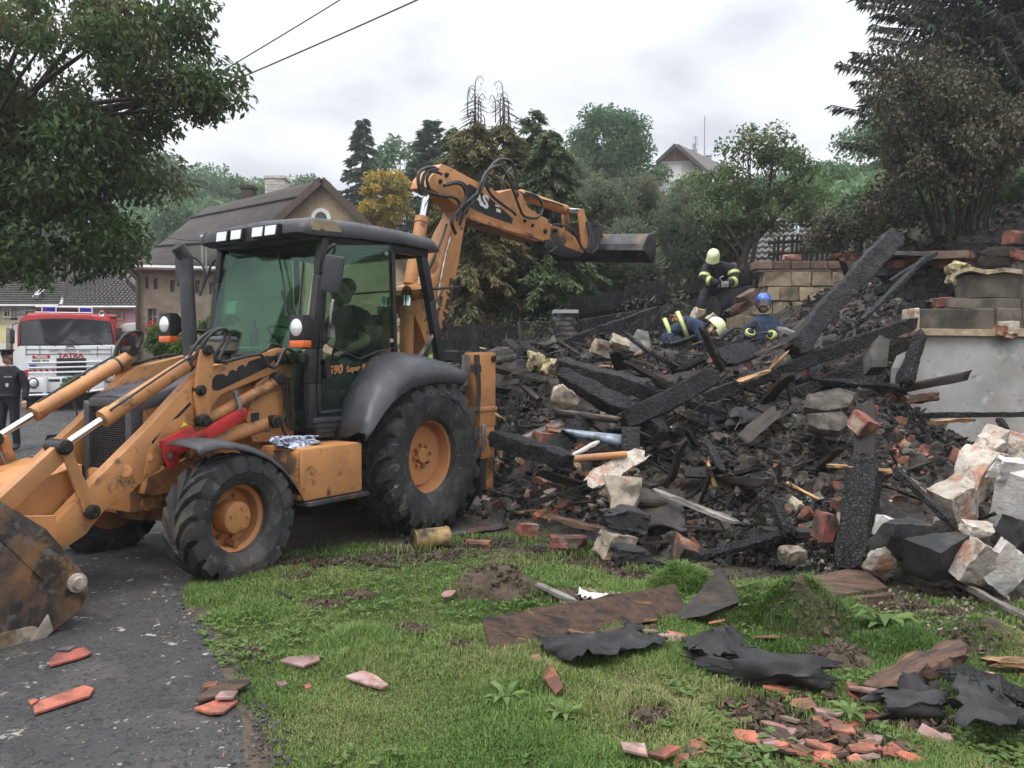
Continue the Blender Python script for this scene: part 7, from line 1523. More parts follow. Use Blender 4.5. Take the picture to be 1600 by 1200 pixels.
# --- wooded hill far left and behind the houses
spec = [(120,300,70,90,85),(205,285,66,75,62),(265,300,62,62,62),(325,312,64,55,46),(372,322,66,42,36),(425,322,72,36,30),(210,370,56,70,50),(290,370,54,60,50),(20,330,74,90,90),(-80,300,72,110,110),(480,318,70,42,34),(345,360,58,50,45)]
for i, (u, v, Z, ru, rv) in enumerate(spec):
    b = B_(u, Z); 
    tree('hill_tree', 'hazy deciduous tree on the wooded hill behind the dark roofed houses', 'tree', b, (b[0],b[1],at(u,v,Z).z), .3, [E_(u,v,Z,ru,rv), E_(u+random.uniform(-.4,.4)*ru, v+rv*.5, Z, ru*.8, rv*.7), E_(u+random.uniform(-.6,.6)*ru, v-rv*.3, Z, ru*.5, rv*.5)], 60, 1.1, 8000, .34, .6, 'leaf_far', 100+i, .2, 'trees on the wooded hill')
def conifer(name, label, base, apex, rbot, nb, m, seed, spray=.5, nper=26, asp=.16, droop=.35, shape=1.0, zstart=.1, r0=None, bark='bark', group=None, up=0.0, jitter=.25, bare=0.0):
    r = np.random.default_rng(seed); base, apex = np.array(base), np.array(apex); H = apex[2]-base[2]
    Cs, Ds, Ls, rn = [], [], [], []; mb = MB(); r0 = r0 or H*.018
    mb.tube([Vector(base).lerp(Vector(apex), i/8) for i in range(9)], [r0*(1.1-i/8*1.05) for i in range(9)], 8)
    for k in range(nb):
        t = zstart + (1-zstart)*(k+r.random())/nb; a = r.random()*2*PI; ln = rbot*(1-t)**shape*r.uniform(1-jitter,1+jitter) + .06*rbot
        p0 = base + (apex-base)*t; d = np.array([math.cos(a), math.sin(a), up]); tone = r.random()
        P_ = [p0 + d*ln*s_ + np.array([0,0,-droop*ln*s_**1.6 + .18*ln*max(0,s_-.75)]) for s_ in (0,.33,.66,1)]
        mb.tube(P_, [r0*.22*(1-t)+.008, r0*.16*(1-t)+.007, .008, .004], 4, False)
        if t > 1-bare: continue
        n = max(4, int(nper*(.35+.65*ln/rbot))); s_ = r.random(n)**.7; X = np.array(P_); q = s_*3; i = np.minimum(q.astype(int),2); f = (q-i)[:,None]; C = X[i]*(1-f)+X[i+1]*f
        sd = r.choice([-1,1],n)[:,None]*np.cross(d,[0,0,1])[None]; D = d[None]*.7 + sd*r.uniform(.2,.9,(n,1)) + r.standard_normal((n,3))*.15; D[:,2] -= droop*r.uniform(.4,1.6,n)
        L = spray*r.uniform(.6,1.25,n)*(.55+.45*(1-t)); D /= np.linalg.norm(D,axis=1,keepdims=True)
        Cs.append(C + D*L[:,None]*.4 + r.standard_normal((n,3))*.03); Ds.append(D); Ls.append(L); rn.append(np.clip(.6*tone+.4*r.random(n),0,1))
    C = np.concatenate(Cs); D = np.concatenate(Ds); L = np.concatenate(Ls); rnd = np.concatenate(rn); N = r.standard_normal((len(C),3))*.4; N[:,2] += 1
    V, F = leaf_quads(C, L, L*asp*r.uniform(.7,1.4,len(C)), D, N, .1)
    o = thing(name, label, 'tree', tuple(base), 0, group); mb.v = [(p[0]-base[0],p[1]-base[1],p[2]-base[2]) for p in mb.v]; mb.build('trunk', M[bark], o, smooth=60)
    link('crown', np_mesh('crown', V-base, F, M[m], False, rnd), o); return o
b = B_(567,45); conifer('spruce_tree', 'dark slender spruce behind the yellow tree', b, tuple(at(567,186,45)), 2.6, 240, 'leaf_spruce', 3, .60, 120, .30, .35, .8)
b = B_(676,40); conifer('spruce_tree', 'spreading blue green spruce right above the boom top', b, tuple(at(676,190,40)), 2.9, 200, 'leaf_spruce', 4, .60, 120, .30, .15, .7, up=.25)
b = B_(625,52); tree('birch_tree', 'pale airy tree between the two spruces', 'tree', b, tuple(at(625,245,52)), .12, [E_(622,268,52,34,44)], 22, .8, 1300, .40, .5, 'leaf_far', 21)
b = B_(605,30); tree('yellow_tree', 'yellow leaved round tree above the cab roof', 'tree', b, tuple(at(605,310,30)), .12, [E_(600,318,30,40,44), E_(628,305,30,26,36), E_(590,345,30,30,30)], 60, .33, 7500, .16, .55, 'leaf_yellow', 22)
# --- conifers behind the boom
b = B_(742,16.2); conifer('conifer_tree', 'brown scorched conifer with curled bare top, left of the pair', b, tuple(at(742,146,16.2)), 1.25, 260, 'leaf_conifer_brown', 5, .20, 190, .30, .5, .55, zstart=.02, bare=.10)
b = B_(790,17.2); conifer('conifer_tree', 'brown scorched conifer with curled bare top, right of the pair', b, tuple(at(786,152,17.2)), 1.35, 260, 'leaf_conifer_brown', 6, .20, 190, .30, .5, .55, zstart=.02, bare=.10)
b = B_(860,16.6); conifer('conifer_tree', 'broad green conifer hanging over the brick pillar', b, tuple(at(858,205,16.6)), 1.25, 240, 'leaf_conifer_green', 7, .20, 170, .30, .5, .5, zstart=.12)
b = B_(705,19); conifer('conifer_tree', 'green conifer filling the gap behind the boom', b, tuple(at(712,200,19)), 1.5, 200, 'leaf_conifer_green', 8, .24, 130, .30, .45, .6)
b = B_(826,21); conifer('conifer_tree', 'tall greyish conifer behind the brown pair', b, tuple(at(832,172,21)), 1.7, 200, 'leaf_conifer_green', 9, .26, 130, .30, .4, .6)
for u, v, Z in ((742,146,16.2),(786,152,17.2)):   # curled dead leaders
    mb = MB(); r = np.random.default_rng(int(u))
    for k in range(9):
        p = at(u+r.uniform(-16,16)*(k>0), v+ (0 if k == 0 else r.uniform(10,60)), Z); s_ = -1 if r.random()<.5 else 1; L = .42 if k == 0 else r.uniform(.2,.4)
        mb.tube(smoothpath([p-Vector((0,0,.3)), p, p+Vector((s_*.05*L,0,L*.6)), p+Vector((s_*.25*L,0,L*.8)), p+Vector((s_*.42*L,0,L*.55))],4), [.009*(1-i/17)+.004 for i in range(17)], 5)
        for j in range(8): q = p+Vector((s_*r.uniform(-.05,.40)*L,0,L*r.uniform(0,.75))); mb.bar(q, q+Vector((r.normal(0,.035),r.normal(0,.035),-.06)), .006,.005)
    o = mb.build('dead_leader', M['bark'], origin=at(u,v,Z)); tag(o, 'curled bare twigs at the top of the %s brown conifer' % ('left' if u < 760 else 'right'), 'twigs')
b = B_(958,45); tree('deciduous_tree', 'large round deciduous tree left of the hill house', 'tree', b, tuple(at(955,235,45)), .3, [E_(950,225,45,62,52), E_(935,270,45,58,48), E_(985,268,45,48,46), E_(955,192,45,34,28)], 130, .8, 24000, .20, .6, 'leaf_deep', 23)
for i, (u, v, Z, ru, rv, lab) in enumerate(((930,335,19.5,52,48,'blue green pine behind the ditching bucket'),(1000,325,20.5,55,42,'pale tipped pine rising above the ditching bucket'),(1062,372,19,34,66,'narrow pine between bucket and firefighters'),(975,405,18.2,62,48,'low dark pine below the ditching bucket'),(880,300,22,45,45,'grey green pine over the dipper arm'))):
    b = B_(u, Z); r = np.random.default_rng(60+i); e = [E_(u,v,Z,ru,rv), E_(u,v+rv*.7,Z,ru*.9,rv*.8)]
    cl = crown_clumps(e, 95, r, .24); o = thing('pine_tree', lab, 'tree', b, 0, 'pines behind the bucket'); mb = MB(); limb_tubes(mb, b, at(u,v,Z), .10, [c[0] for c in cl[:26]], r); mb.v = [(p[0]-b[0],p[1]-b[1],p[2]-b[2]) for p in mb.v]; mb.build('trunk', M['bark_dark'], o, smooth=60)
    n = 26000; K = len(cl); idx = r.integers(0,K,n); c = np.array([k[0] for k in cl]); rad = np.array([k[1] for k in cl]); off = r.standard_normal((n,3))*.5; C = c[idx] + off*rad[idx][:,None]*np.array([.8,.8,1.1]); D = off*np.array([1.2,1.2,.6]) + r.standard_normal((n,3))*.35 + np.array([0,0,.55]); N = r.standard_normal((n,3)); tt_ = r.random(K)
    L = .105*r.uniform(.6,1.3,n); V, F = leaf_quads(C, L, L*.30, D, N, .1); link('crown', np_mesh('crown', V-np.array(b), F, M['leaf_pine'], False, np.clip(.5*tt_[idx]+.5*r.random(n)+.12*off[:,2],0,1)), o)
# --- apple tree and greenery on the slope
b = B_(1160,18.6); r = np.random.default_rng(31); e = [E_(1185,275,18.6,78,62), E_(1140,330,18.6,55,42), E_(1225,330,18.6,62,44), E_(1190,230,18.6,50,30), E_(1110,285,18.6,30,30)]
cl = crown_clumps(e, 120, r, .22); o = thing('apple_tree', 'open crowned apple tree with forked trunk behind the block wall', 'tree', b); mb = MB()
for pts, r0 in (([(1160,425),(1168,385),(1196,320),(1205,270),(1210,235)],.10),([(1164,395),(1140,360),(1120,330),(1098,305)],.06),([(1172,385),(1215,335),(1262,285),(1274,268)],.075),([(1178,372),(1180,330),(1172,290),(1168,250)],.06),([(1160,425),(1150,395),(1128,372),(1100,362)],.05)):
    mb.tube(smoothpath([at(u,v,18.6) for u, v in pts],4), [r0*(1-.85*i/(4*(len(pts)-1))) for i in range(4*(len(pts)-1)+1)], 8)
for c in cl[:50]: a_ = at(r.uniform(1150,1215), r.uniform(270,360), 18.6); mb.tube(smoothpath([a_, a_.lerp(Vector(c[0]),.5)+Vector((0,0,.1)), Vector(c[0])],3), .010, 4, False)
mb.v = [(p[0]-b[0],p[1]-b[1],p[2]-b[2]) for p in mb.v]; mb.build('trunk', M['bark'], o, smooth=60)
V, F, rnd = clump_leaves(cl, 8500, .10, .55, .2, r, 1.25); link('crown', np_mesh('crown', V-np.array(b), F, M['leaf_apple'], False, rnd), o)
for u, v, Z, ru, rv, m, lab, sd in ((1262,335,26,45,50,'leaf_bright','bright green shrub right of the apple tree',41),(1300,360,25,36,34,'leaf_bright','low light green shrub at the picket fence',42),(1085,312,48,26,24,'leaf_bright','small round tree in front of the hill house',43),(1345,262,36,58,72,'leaf_deep','dense dark tree behind the burnt shrub',44),(1290,300,34,40,45,'leaf_far','mid green tree beside the dense dark one',45),(1128,372,19.3,34,30,'leaf_apple','pale flowering shrub under the apple tree',46),(1170,345,30,60,30,'leaf_apple','shrub belt behind the apple tree',47),(1082,392,19.2,26,34,'leaf_apple','leafy shrub between the pines and the shed tiles',49),(1420,200,40,70,80,'leaf_deep','tall dark tree hidden behind the scorched shrub',48)):
    b = B_(u, Z); tree('shrub' if 'shrub' in lab else 'deciduous_tree', lab, 'shrub' if 'shrub' in lab else 'tree', b, tuple(at(u,v,Z)), .06, [E_(u,v,Z,ru,rv), E_(u,v+rv*.6,Z,ru*.9,rv*.6)], 60, .020*Z, 8000, .0052*Z, .55, m, sd)
# --- scorched shrub with many stems on the burnt slope, spruce above
b = Vector(at(1490,352,13.6)); r = np.random.default_rng(33); o = thing('scorched_shrub', 'tall scorched many stemmed shrub on the burnt slope, right', 'shrub', b); mb = MB(); tips = []
for k in range(34):
    u1, v1 = r.uniform(1335,1640), r.uniform(85,250); u0 = 1450 + (u1-1335)*.32 + r.uniform(-14,14); Z0 = 13.6+r.uniform(-.3,.5); Z1 = Z0+r.uniform(-.9,.6)
    a_ = at(u0, 352-(u0-1450)*.15, Z0); t_ = at(u1, v1, Z1); m_ = a_.lerp(t_,.5)+Vector((0,0,.12)); mb.tube(smoothpath([a_-Vector((0,0,.2)), a_, m_, t_],4), [.026*(1-.8*i/12)+.003 for i in range(13)], 5, False); tips += [(a_.lerp(t_, s_), 1) for s_ in (.5,.62,.74,.85,.95,1.0)]
mb.v = [(p[0]-b[0],p[1]-b[1],p[2]-b[2]) for p in mb.v]; mb.build('stems', M['bark_dark'], o, smooth=60)
cl = [(np.array(t_[0])+r.standard_normal(3)*.12, .26*r.uniform(.6,1.3)) for t_ in tips]; V, F, rnd = clump_leaves(cl, 26000, .075, .6, .5, r, 1.2); link('crown', np_mesh('crown', V-np.array(b), F, M['leaf_burnt'], False, rnd), o)
b = Vector(at(1345,400,14.6)); o = thing('scorched_shrub', 'scorched olive brown shrub behind the tall leaning beam', 'shrub', b); e = [E_(1345,340,14.6,62,45), E_(1400,320,14.8,45,42), E_(1300,372,14.9,40,30)]; cl = crown_clumps(e, 70, r, .2)
mb = MB(); limb_tubes(mb, b, at(1352,330,14.6), .03, [c[0] for c in cl[:36]], r, minr=.006); mb.v = [(p[0]-b[0],p[1]-b[1],p[2]-b[2]) for p in mb.v]; mb.build('stems', M['bark_dark'], o, smooth=60); V, F, rnd = clump_leaves(cl, 7500, .07, .6, .4, r, 1.25); link('crown', np_mesh('crown', V-np.array(b), F, M['leaf_burnt'], False, rnd), o)
bx = at(1640,330,16.5); b = (bx.x, 16.5, gz(bx.x,16.5)); r = np.random.default_rng(35); o = thing('spruce_tree', 'huge dark spruce filling the upper right corner', 'tree', b); mb = MB(); mb.tube([Vector(b), Vector((b[0],16.5,14))], [.28,.16], 10)
Cs, Ds, Ls, rn = [], [], [], []
for k in range(230):
    zz = r.uniform(b[2]+1.2, 11.5); a = r.uniform(PI*.55, PI*1.6) if r.random()<.75 else r.uniform(0,2*PI); ln = r.uniform(2.2,4.4)*(1 if zz < 8 else .85); d = np.array([math.cos(a), math.sin(a)*.8, .12]); p0 = np.array([b[0],16.5,zz]); tone = r.random()
    X = np.array([p0 + d*ln*s_ + np.array([0,0,-.25*ln*s_+.16*ln*s_*s_*s_]) for s_ in (0,.33,.66,1)]); mb.tube([Vector(x) for x in X], [.04,.03,.018,.006], 5, False)
    n = 300; s_ = .12+.88*r.random(n); q = s_*3; i = np.minimum(q.astype(int),2); f = (q-i)[:,None]; C = X[i]*(1-f)+X[i+1]*f; sd = r.choice([-1,1],n)[:,None]*np.cross(d,[0,0,1])[None]; D = d[None]*.5+sd*r.uniform(.1,.6,(n,1))+r.standard_normal((n,3))*.15; D[:,2] -= r.uniform(.2,1.1,n); D /= np.linalg.norm(D,axis=1,keepdims=True); L = .24*r.uniform(.45,1.2,n)
    Cs.append(C+D*L[:,None]*.45); Ds.append(D); Ls.append(L); rn.append(np.clip(.5*tone+.5*r.random(n),0,1))
C = np.concatenate(Cs); D = np.concatenate(Ds); L = np.concatenate(Ls); V, F = leaf_quads(C, L, L*.22, D, r.standard_normal((len(C),3)), .1); link('crown', np_mesh('crown', V-np.array(b), F, M['leaf_darkspruce'], False, np.concatenate(rn)), o)
mb.v = [(p[0]-b[0],p[1]-b[1],p[2]-b[2]) for p in mb.v]; mb.build('trunk', M['bark_dark'], o, smooth=60)
# --- green bush beside the roughcast house, weeds at the yard, undergrowth on the slope
for u, v, Z, ru, rv, sd, lab in ((270,532,16,36,24,51,'bright green garden bush seen beside the exhaust stack'),(345,515,16.5,30,28,52,'bright green garden bush behind the intake bowl'),(118,600,19,14,10,53,'small weed clump beside the fire engine')):
    b = B_(u, Z); tree('garden_bush', lab, 'bush', b, tuple(at(u,v,Z)), .03, [E_(u,v,Z,ru,rv), E_(u,v+rv,Z,ru,rv)], 50, .13, 3200, .08, .6, 'leaf_bright', sd)
r = np.random.default_rng(71); n = 60000; y = 17+ (r.random(n)**2.0)*70; x = r.uniform(-.75,.95,n)*y*.75 + .0*y; keepm = ~((x < -1.5) & (y < 27)) & ~((x < -3) & (y < 45)) & ~((np.abs(x-at(1105,400,21).x) < 3.2) & (y < 24.5)); x, y = x[keepm], y[keepm]; n = len(x)
C = np.stack([x, y, ground_z(x, y)+r.random(n)*.030*y], 1); L = .010*y*r.uniform(.6,1.3,n)*1.2; D = r.standard_normal((n,3)); D[:,2] += .8; N = r.standard_normal((n,3)); N[:,2] += .5
tone = np.clip(.5+.22*fbm(x, y, .25, 3, 8)+.25*r.standard_normal(n)*.6, 0, 1); V, F = leaf_quads(C, L, L*.5, D, N); o = link('undergrowth', np_mesh('undergrowth', V, F, M['leaf_far'], False, tone)); tag(o, 'tall weeds and scrub covering the slope behind the fences', kind='stuff')
r = np.random.default_rng(72); n = 9000; u = r.uniform(640,1075,n); Z = r.uniform(14.4,18.5,n); P = np.array([at(float(a), 565, float(b2)) for a, b2 in zip(u, Z)]); x, y = P[:,0], P[:,1]; C = np.stack([x, y, ground_z(x,y)+r.random(n)**1.5*1.0], 1); L = .12*r.uniform(.6,1.3,n); D = r.standard_normal((n,3)); N = r.standard_normal((n,3)); V, F = leaf_quads(C, L, L*.45, D, N); o = link('shrubbery', np_mesh('shrubbery', V, F, M['leaf_darkspruce'], False, r.random(n))); tag(o, 'dark scorched scrub in the shade of the conifers', kind='stuff')
# burnt black slope
sx_ = np.arange(4.6,14,.12); sy_ = np.arange(12.2,19,.12); SX, SY = np.meshgrid(sx_, sy_); SZ = ground_z(SX,SY)+.03+fbm(SX,SY,1.6,5,12)*.05; o = link('burnt_slope', grid_mesh('burnt_slope', SX, SY, SZ, M['ash'])); tag(o, 'blackened bare slope above the cellar', kind='structure')
# power lines
def wire(p, q, sag, r, label):
    mb = MB(); mb.tube([p.lerp(q, i/24)-Vector((0,0,sag*4*(i/24)*(1-i/24))) for i in range(25)], r, 5); o = mb.build('power_line', M['black'], origin=p); tag(o, label, 'cable')
wire(at(700,-22,10), at(120,225,15), .05, .010, 'thick overhead cable running from top centre into the tree'); wire(at(560,-18,10), at(100,250,15), .05, .008, 'thin overhead cable left of the thick one'); wire(at(210,358,19), at(322,376,23.5), .08, .012, 'thin service cable to the roughcast house wall')
mb = MB()
for p in (at(322,376,23.6), at(316,372,23.5)): mb.tube([p-Vector((0,0,.9)), p+Vector((0,0,.05))], .025, 6); mb.ball(p+Vector((0,0,.02)), .08, 8, 6)
o = mb.build('insulator_bracket', M['zinc'], origin=at(322,376,23.6)); tag(o, 'roof bracket with insulators where the service cable ends', 'bracket')
# ================================================================== lawn, turf clods and foreground debris
leafmat('grass_blade', [(.064,.118,.026),(.105,.188,.042),(.145,.235,.058),(.21,.265,.085),(.32,.29,.14)], .35)
leafmat('weed_leaf', [(.065,.115,.026),(.105,.17,.044),(.15,.21,.066)], .3)
def poly_mask(poly, x, y):
    ins = np.zeros(len(x), bool); n = len(poly)
    for i in range(n):
        x0, y0 = poly[i]; x1, y1 = poly[(i+1)%n]; c = ((y0 > y) != (y1 > y)) & (x < (x1-x0)*(y-y0)/((y1-y0) if y1 != y0 else 1e-9)+x0); ins ^= c
    return ins
LAWN = [at_z(u, v) for u, v in ((250,1300),(330,1180),(372,1120),(340,1060),(318,1000),(285,945),(300,900),(330,880),(430,868),(560,850),(640,862),(690,842),(800,836),(900,842),(1000,885),(1060,900),(1230,910),(1400,935),(1520,940),(1640,950),(1900,1100),(1900,1400),(300,1400))]
LAWN = [(p.x, p.y) for p in LAWN]
BUMPS = []                                          # (x, y, rx, ry, height, grassy side)
def bump(u, v, ru, h, ry=.6): p = at_z(u, v); r_ = ru*p.y/FPX; BUMPS.append((p.x, p.y, r_, r_*ry, h)); return BUMPS[-1]
B1 = bump(1185,962,122,.155,.6); B2 = bump(1070,930,60,.16,.6); B3 = bump(1262,985,80,.20,.6); B4 = bump(775,928,85,.15,.55); B5 = bump(1310,1035,62,.07,.7); B6 = bump(1420,1010,90,.05,.6); B7 = bump(860,935,50,.07,.5); B8 = bump(1530,1000,80,.10,.6)
def lawn_z(x, y):
    x = np.asarray(x, float); y = np.asarray(y, float); z = ground_z(x, y) - .02 + .02
    for bx, by, rx, ry, h in BUMPS: d = ((x-bx)/rx)**2+((y-by)/ry)**2; z = z + h*np.clip(1-d, 0, 1)**.75*np.clip(1+.20*fbm(x, y, 3.4, 3, 17), .5, 1.4)
    return z
def mound(b, label, name, m, kind=None, cat=None, amp=.05):
    bx, by, rx, ry, h = b; xs = np.linspace(-1.05,1.05,46); X, Y = np.meshgrid(xs*rx, xs*ry); D = (X/rx)**2+(Y/ry)**2; Z = lawn_z(X+bx, Y+by) - gz(bx,by) - .012 + fbm(X+bx, Y+by, 5, 4, int(abs(bx*100)))*amp*np.clip(1.1-D,0,1)*.45
    keepm = D < 1.1; me = grid_mesh(name, X, Y, Z, M[m], keepm, True); o = link(name, me, None, (bx, by, gz(bx,by))); return tag(o, label, cat, None, kind)
mound(B1, 'big torn turf clod with grass hanging over its front', 'turf_clod', 'soil', cat='turf clod', amp=.07); mound(B2, 'low grassy turf hump left of the big clod', 'turf_clod', 'soil', cat='turf clod'); mound(B3, 'bare earthy lump right of the big turf clod', 'earth_lump', 'soil', cat='earth', amp=.08)
mound(B4, 'dug up heap of brown soil on the lawn, left of centre', 'soil_mound', 'soil', cat='soil mound', amp=.07); mound(B5, 'dark bare soil patch below the turf clod', 'soil_mound', 'soil', cat='soil mound'); mound(B6, 'flat earthy rise right of the turf clod', 'soil_mound', 'soil', cat='soil mound'); mound(B7, 'crumbled soil beside the pink cloth', 'soil_mound', 'soil', cat='soil mound'); mound(B8, 'brown rooty soil at the right edge of the lawn', 'soil_mound', 'soil', cat='soil mound', amp=.06)
BARE = [(at_z(u, v), ru) for u, v, ru in ((600,872,75),(520,880,60),(690,868,40),(1010,905,60),(960,895,35),(1020,1120,42),(640,985,30),(1240,1150,95),(1330,1170,95),(1180,1110,60),(1310,1035,55),(1275,985,45),(775,928,70),(500,945,35),(905,945,50),(1420,1130,70),(1500,1010,50),(1000,985,40),(470,905,45),(395,1020,14),(1520,925,60),(440,880,40),(760,850,60),(850,862,50),(930,880,60),(1100,908,55),(1400,948,60),(1480,960,50),(560,930,30),(720,1010,22))]
def lawn_density(x, y):
    d = poly_mask(LAWN, x, y).astype(float)
    n1 = fbm(x, y, 1.6, 4, 33); d *= np.clip(.80+.35*n1, .22, 1.0)
    for p, ru in BARE:
        r_ = ru*p.y/FPX; q = np.sqrt(((x-p.x)/r_)**2+((y-p.y)/(r_*.75))**2); d *= np.clip((q-.72)/.55+.22*n1, .02, 1)
    e = x - road_edge(y); d *= np.clip((e+.16)/.24+.55*n1, 0, 1)
    d *= np.where(y > 6.1, np.clip(1.0-.35*(y-6.1), .15, 1), 1)
    return d
r = np.random.default_rng(91); N_ = 640000
yy = 1/(1/2.9 - r.random(N_)*(1/2.9-1/8.2)); xx = r.uniform(-1,1,N_)*yy*.66+.0; s_ = r.random(N_) < lawn_density(xx, yy)*np.clip(yy/6.0,.35,1); xx, yy = xx[s_], yy[s_]
if len(xx) > 230000: q = r.choice(len(xx), 230000, replace=False); xx, yy = xx[q], yy[q]
for (bx, by, rx, ry, hh), cnt, lim in ((B1,9500,.30),(B2,3500,2),(B3,2500,2),(B6,3000,2),(B8,3000,2)):   # turf on the clods
    a_ = r.random(cnt)*2*PI; q = r.random(cnt)**.5; X_ = np.cos(a_)*q; s_ = X_ < lim + .25*r.standard_normal(cnt); xx = np.r_[xx, bx+X_[s_]*rx]; yy = np.r_[yy, by+(np.sin(a_)*q*ry)[s_]]
n = len(xx); zz = lawn_z(xx, yy); tall = np.clip(.85+.5*fbm(xx, yy, 2.3, 3, 44), .3, 1.9)
pl = at_z(980,1110); tall *= 1+1.1*np.exp(-(((xx-pl.x)/.45)**2+((yy-pl.y)/.16)**2)); pl = at_z(1400,1010); tall *= 1+.7*np.exp(-(((xx-pl.x)/.5)**2+((yy-pl.y)/.3)**2))
h_ = r.uniform(.025,.062,n)*tall; az = r.random(n)*2*PI; lean = np.abs(r.normal(.35,.32,n))
for bx, by, rx, ry, hh in (B1, B2):                 # blades hang outwards and down on the clods
    q = ((xx-bx)/rx)**2+((yy-by)/ry)**2 < 1; q &= r.random(n) < .8; az = np.where(q, np.arctan2(yy-by, xx-bx)+r.normal(0,1.2,n), az); lean = np.where(q, np.abs(r.normal(.75,.5,n)), lean); tall = np.where(q, tall*r.uniform(.5,1.25,n), tall)
h_ = r.uniform(.025,.062,n)*tall; w = r.uniform(.0020,.0040,n)*np.clip(yy/5.2,.8,1.4)
dx, dy = np.cos(az), np.sin(az); P0 = np.stack([xx,yy,zz-.004],1); U = np.stack([-dy,dx,0*dx],1)
P1 = P0+np.stack([dx*h_*lean*.35,dy*h_*lean*.35,h_*.6],1); P2 = P0+np.stack([dx*h_*lean*1.15,dy*h_*lean*1.15,h_*(1-.25*lean)],1)
V = np.stack([P0-U*w[:,None],P0+U*w[:,None],P1-U*w[:,None]*.85,P1+U*w[:,None]*.85,P2-U*w[:,None]*.12,P2+U*w[:,None]*.12],1).reshape(-1,3); b6 = np.arange(n)[:,None]*6
F = np.concatenate([b6+np.array([[0,1,3,2]]), b6+np.array([[2,3,5,4]])],1).reshape(-1,4)
tone = np.clip(.42+.20*fbm(xx,yy,1.3,3,55)+.16*r.standard_normal(n)+.35*(r.random(n)<.05), 0, 1); o = link('lawn_grass', np_mesh('lawn_grass', V, F, M['grass_blade'], False, np.repeat(tone,2))); tag(o, 'short lush lawn grass with worn patches', kind='stuff')
# broad leaved weeds among the grass
n = 11000; yw = 1/(1/2.9 - r.random(n)*(1/2.9-1/7.2)); xw = r.uniform(-1,1,n)*yw*.66; k_ = r.random(n) < .75*lawn_density(xw,yw)*np.clip(.5+fbm(xw,yw,1.1,3,66),0,1); xw, yw = xw[k_], yw[k_]; m_ = len(xw); rep = 4
C = np.repeat(np.stack([xw,yw,lawn_z(xw,yw)+.028],1),rep,0); a = r.random(m_*rep)*2*PI; L = r.uniform(.022,.050,m_*rep); D = np.stack([np.cos(a),np.sin(a),r.uniform(.0,.5,m_*rep)],1); C = C + D*L[:,None]*.55; V, F = leaf_quads(C, L, L*.55, D, np.stack([r.normal(0,.25,m_*rep),r.normal(0,.25,m_*rep),np.ones(m_*rep)],1)); o = link('lawn_weeds', np_mesh('lawn_weeds', V, F, M['weed_leaf'], False, np.clip(r.normal(.45,.25,m_*rep),0,1))); tag(o, 'clover and broad leaved weeds in the lawn', kind='stuff')
# dock plant right of the clod
for u, v, nl_, L0 in ((1385,985,14,.20),(1330,1120,8,.10),(880,1125,9,.10),(790,1095,8,.10),(1215,1160,7,.08)):
    p = at_z(u,v); p.z = float(lawn_z(p.x,p.y)); mb = MB()
    for i in range(nl_):
        a = i*2.4; L = L0*random.uniform(.7,1.2); d = Vector((math.cos(a),math.sin(a),0)); s2 = Vector((-d.y,d.x,0)); rise = random.uniform(.5,1.1)
        c0 = p; c1 = p+d*L*.35+Vector((0,0,L*.5*rise)); c2 = p+d*L*.75+Vector((0,0,L*.62*rise)); c3 = p+d*L*1.1+Vector((0,0,L*.40*rise)); wv = L*.16
        mb.add([c0-s2*.004,c0+s2*.004,c1-s2*wv,c1+s2*wv,c2-s2*wv*.9,c2+s2*wv*.9,c3], [(0,1,3,2),(2,3,5,4),(4,5,6)])
    me = mb.mesh('leaves', M['weed_leaf'], p, 60); at_ = me.attributes.new('rnd','FLOAT','FACE'); at_.data.foreach_set('value', [random.random() for _ in me.polygons]); o = link('weed_plant', me, None, p); tag(o, {1385:'tall broad leaved dock plant right of the turf clod',1330:'small weed rosette near the broken tiles',880:'rosette of pale weed leaves in the near lawn',790:'pale leafed weed at the bottom of the lawn',1215:'tiny weed between the red tile shards'}[u], 'weed')
# gravel and bits along the road edge and on the asphalt, soil crumbs on bare patches
def bits(name, m, P, s0, s1, label, asp=(1,.8,.5)): 
    ex = [tuple(p) for p in P]; debris(name, m, 1, s0, s1, label, asp, extra=ex)
ye = 1/(1/2.8 - r.random(1500)*(1/2.8-1/8)); xe = road_edge(ye)+r.normal(-.02,.11,1500); bits('edge_gravel', 'stone', np.stack([xe,ye,ground_z(xe,ye)+.012],1), .005, .022, 'loose gravel along the crumbling asphalt edge')
yr = 1/(1/2.8 - r.random(900)*(1/2.8-1/9)); xr = road_edge(yr)-np.abs(r.normal(.2,1.0,900)); bits('road_crumbs', 'mortar', np.stack([xr,yr,ground_z(xr,yr)+.014],1), .004, .016, 'pale crumbs scattered over the asphalt')
Pb = np.concatenate([np.stack([p.x+r.normal(0,.5,110)*ru*p.y/FPX, p.y+r.normal(0,.4,110)*ru*p.y/FPX],1) for p, ru in BARE]); bits('soil_crumbs', 'soil', np.concatenate([Pb, lawn_z(Pb[:,0],Pb[:,1])[:,None]+.004],1), .008, .04, 'crumbs of torn soil on the bare patches')
Pb = np.stack([r.normal(at_z(1450,960).x,.5,260), r.normal(at_z(1450,960).y,.3,260)],1); bits('pale_chips', 'mortar', np.concatenate([Pb, lawn_z(Pb[:,0],Pb[:,1])[:,None]+.012],1), .006, .03, 'pale plaster and wood chips on the right lawn')
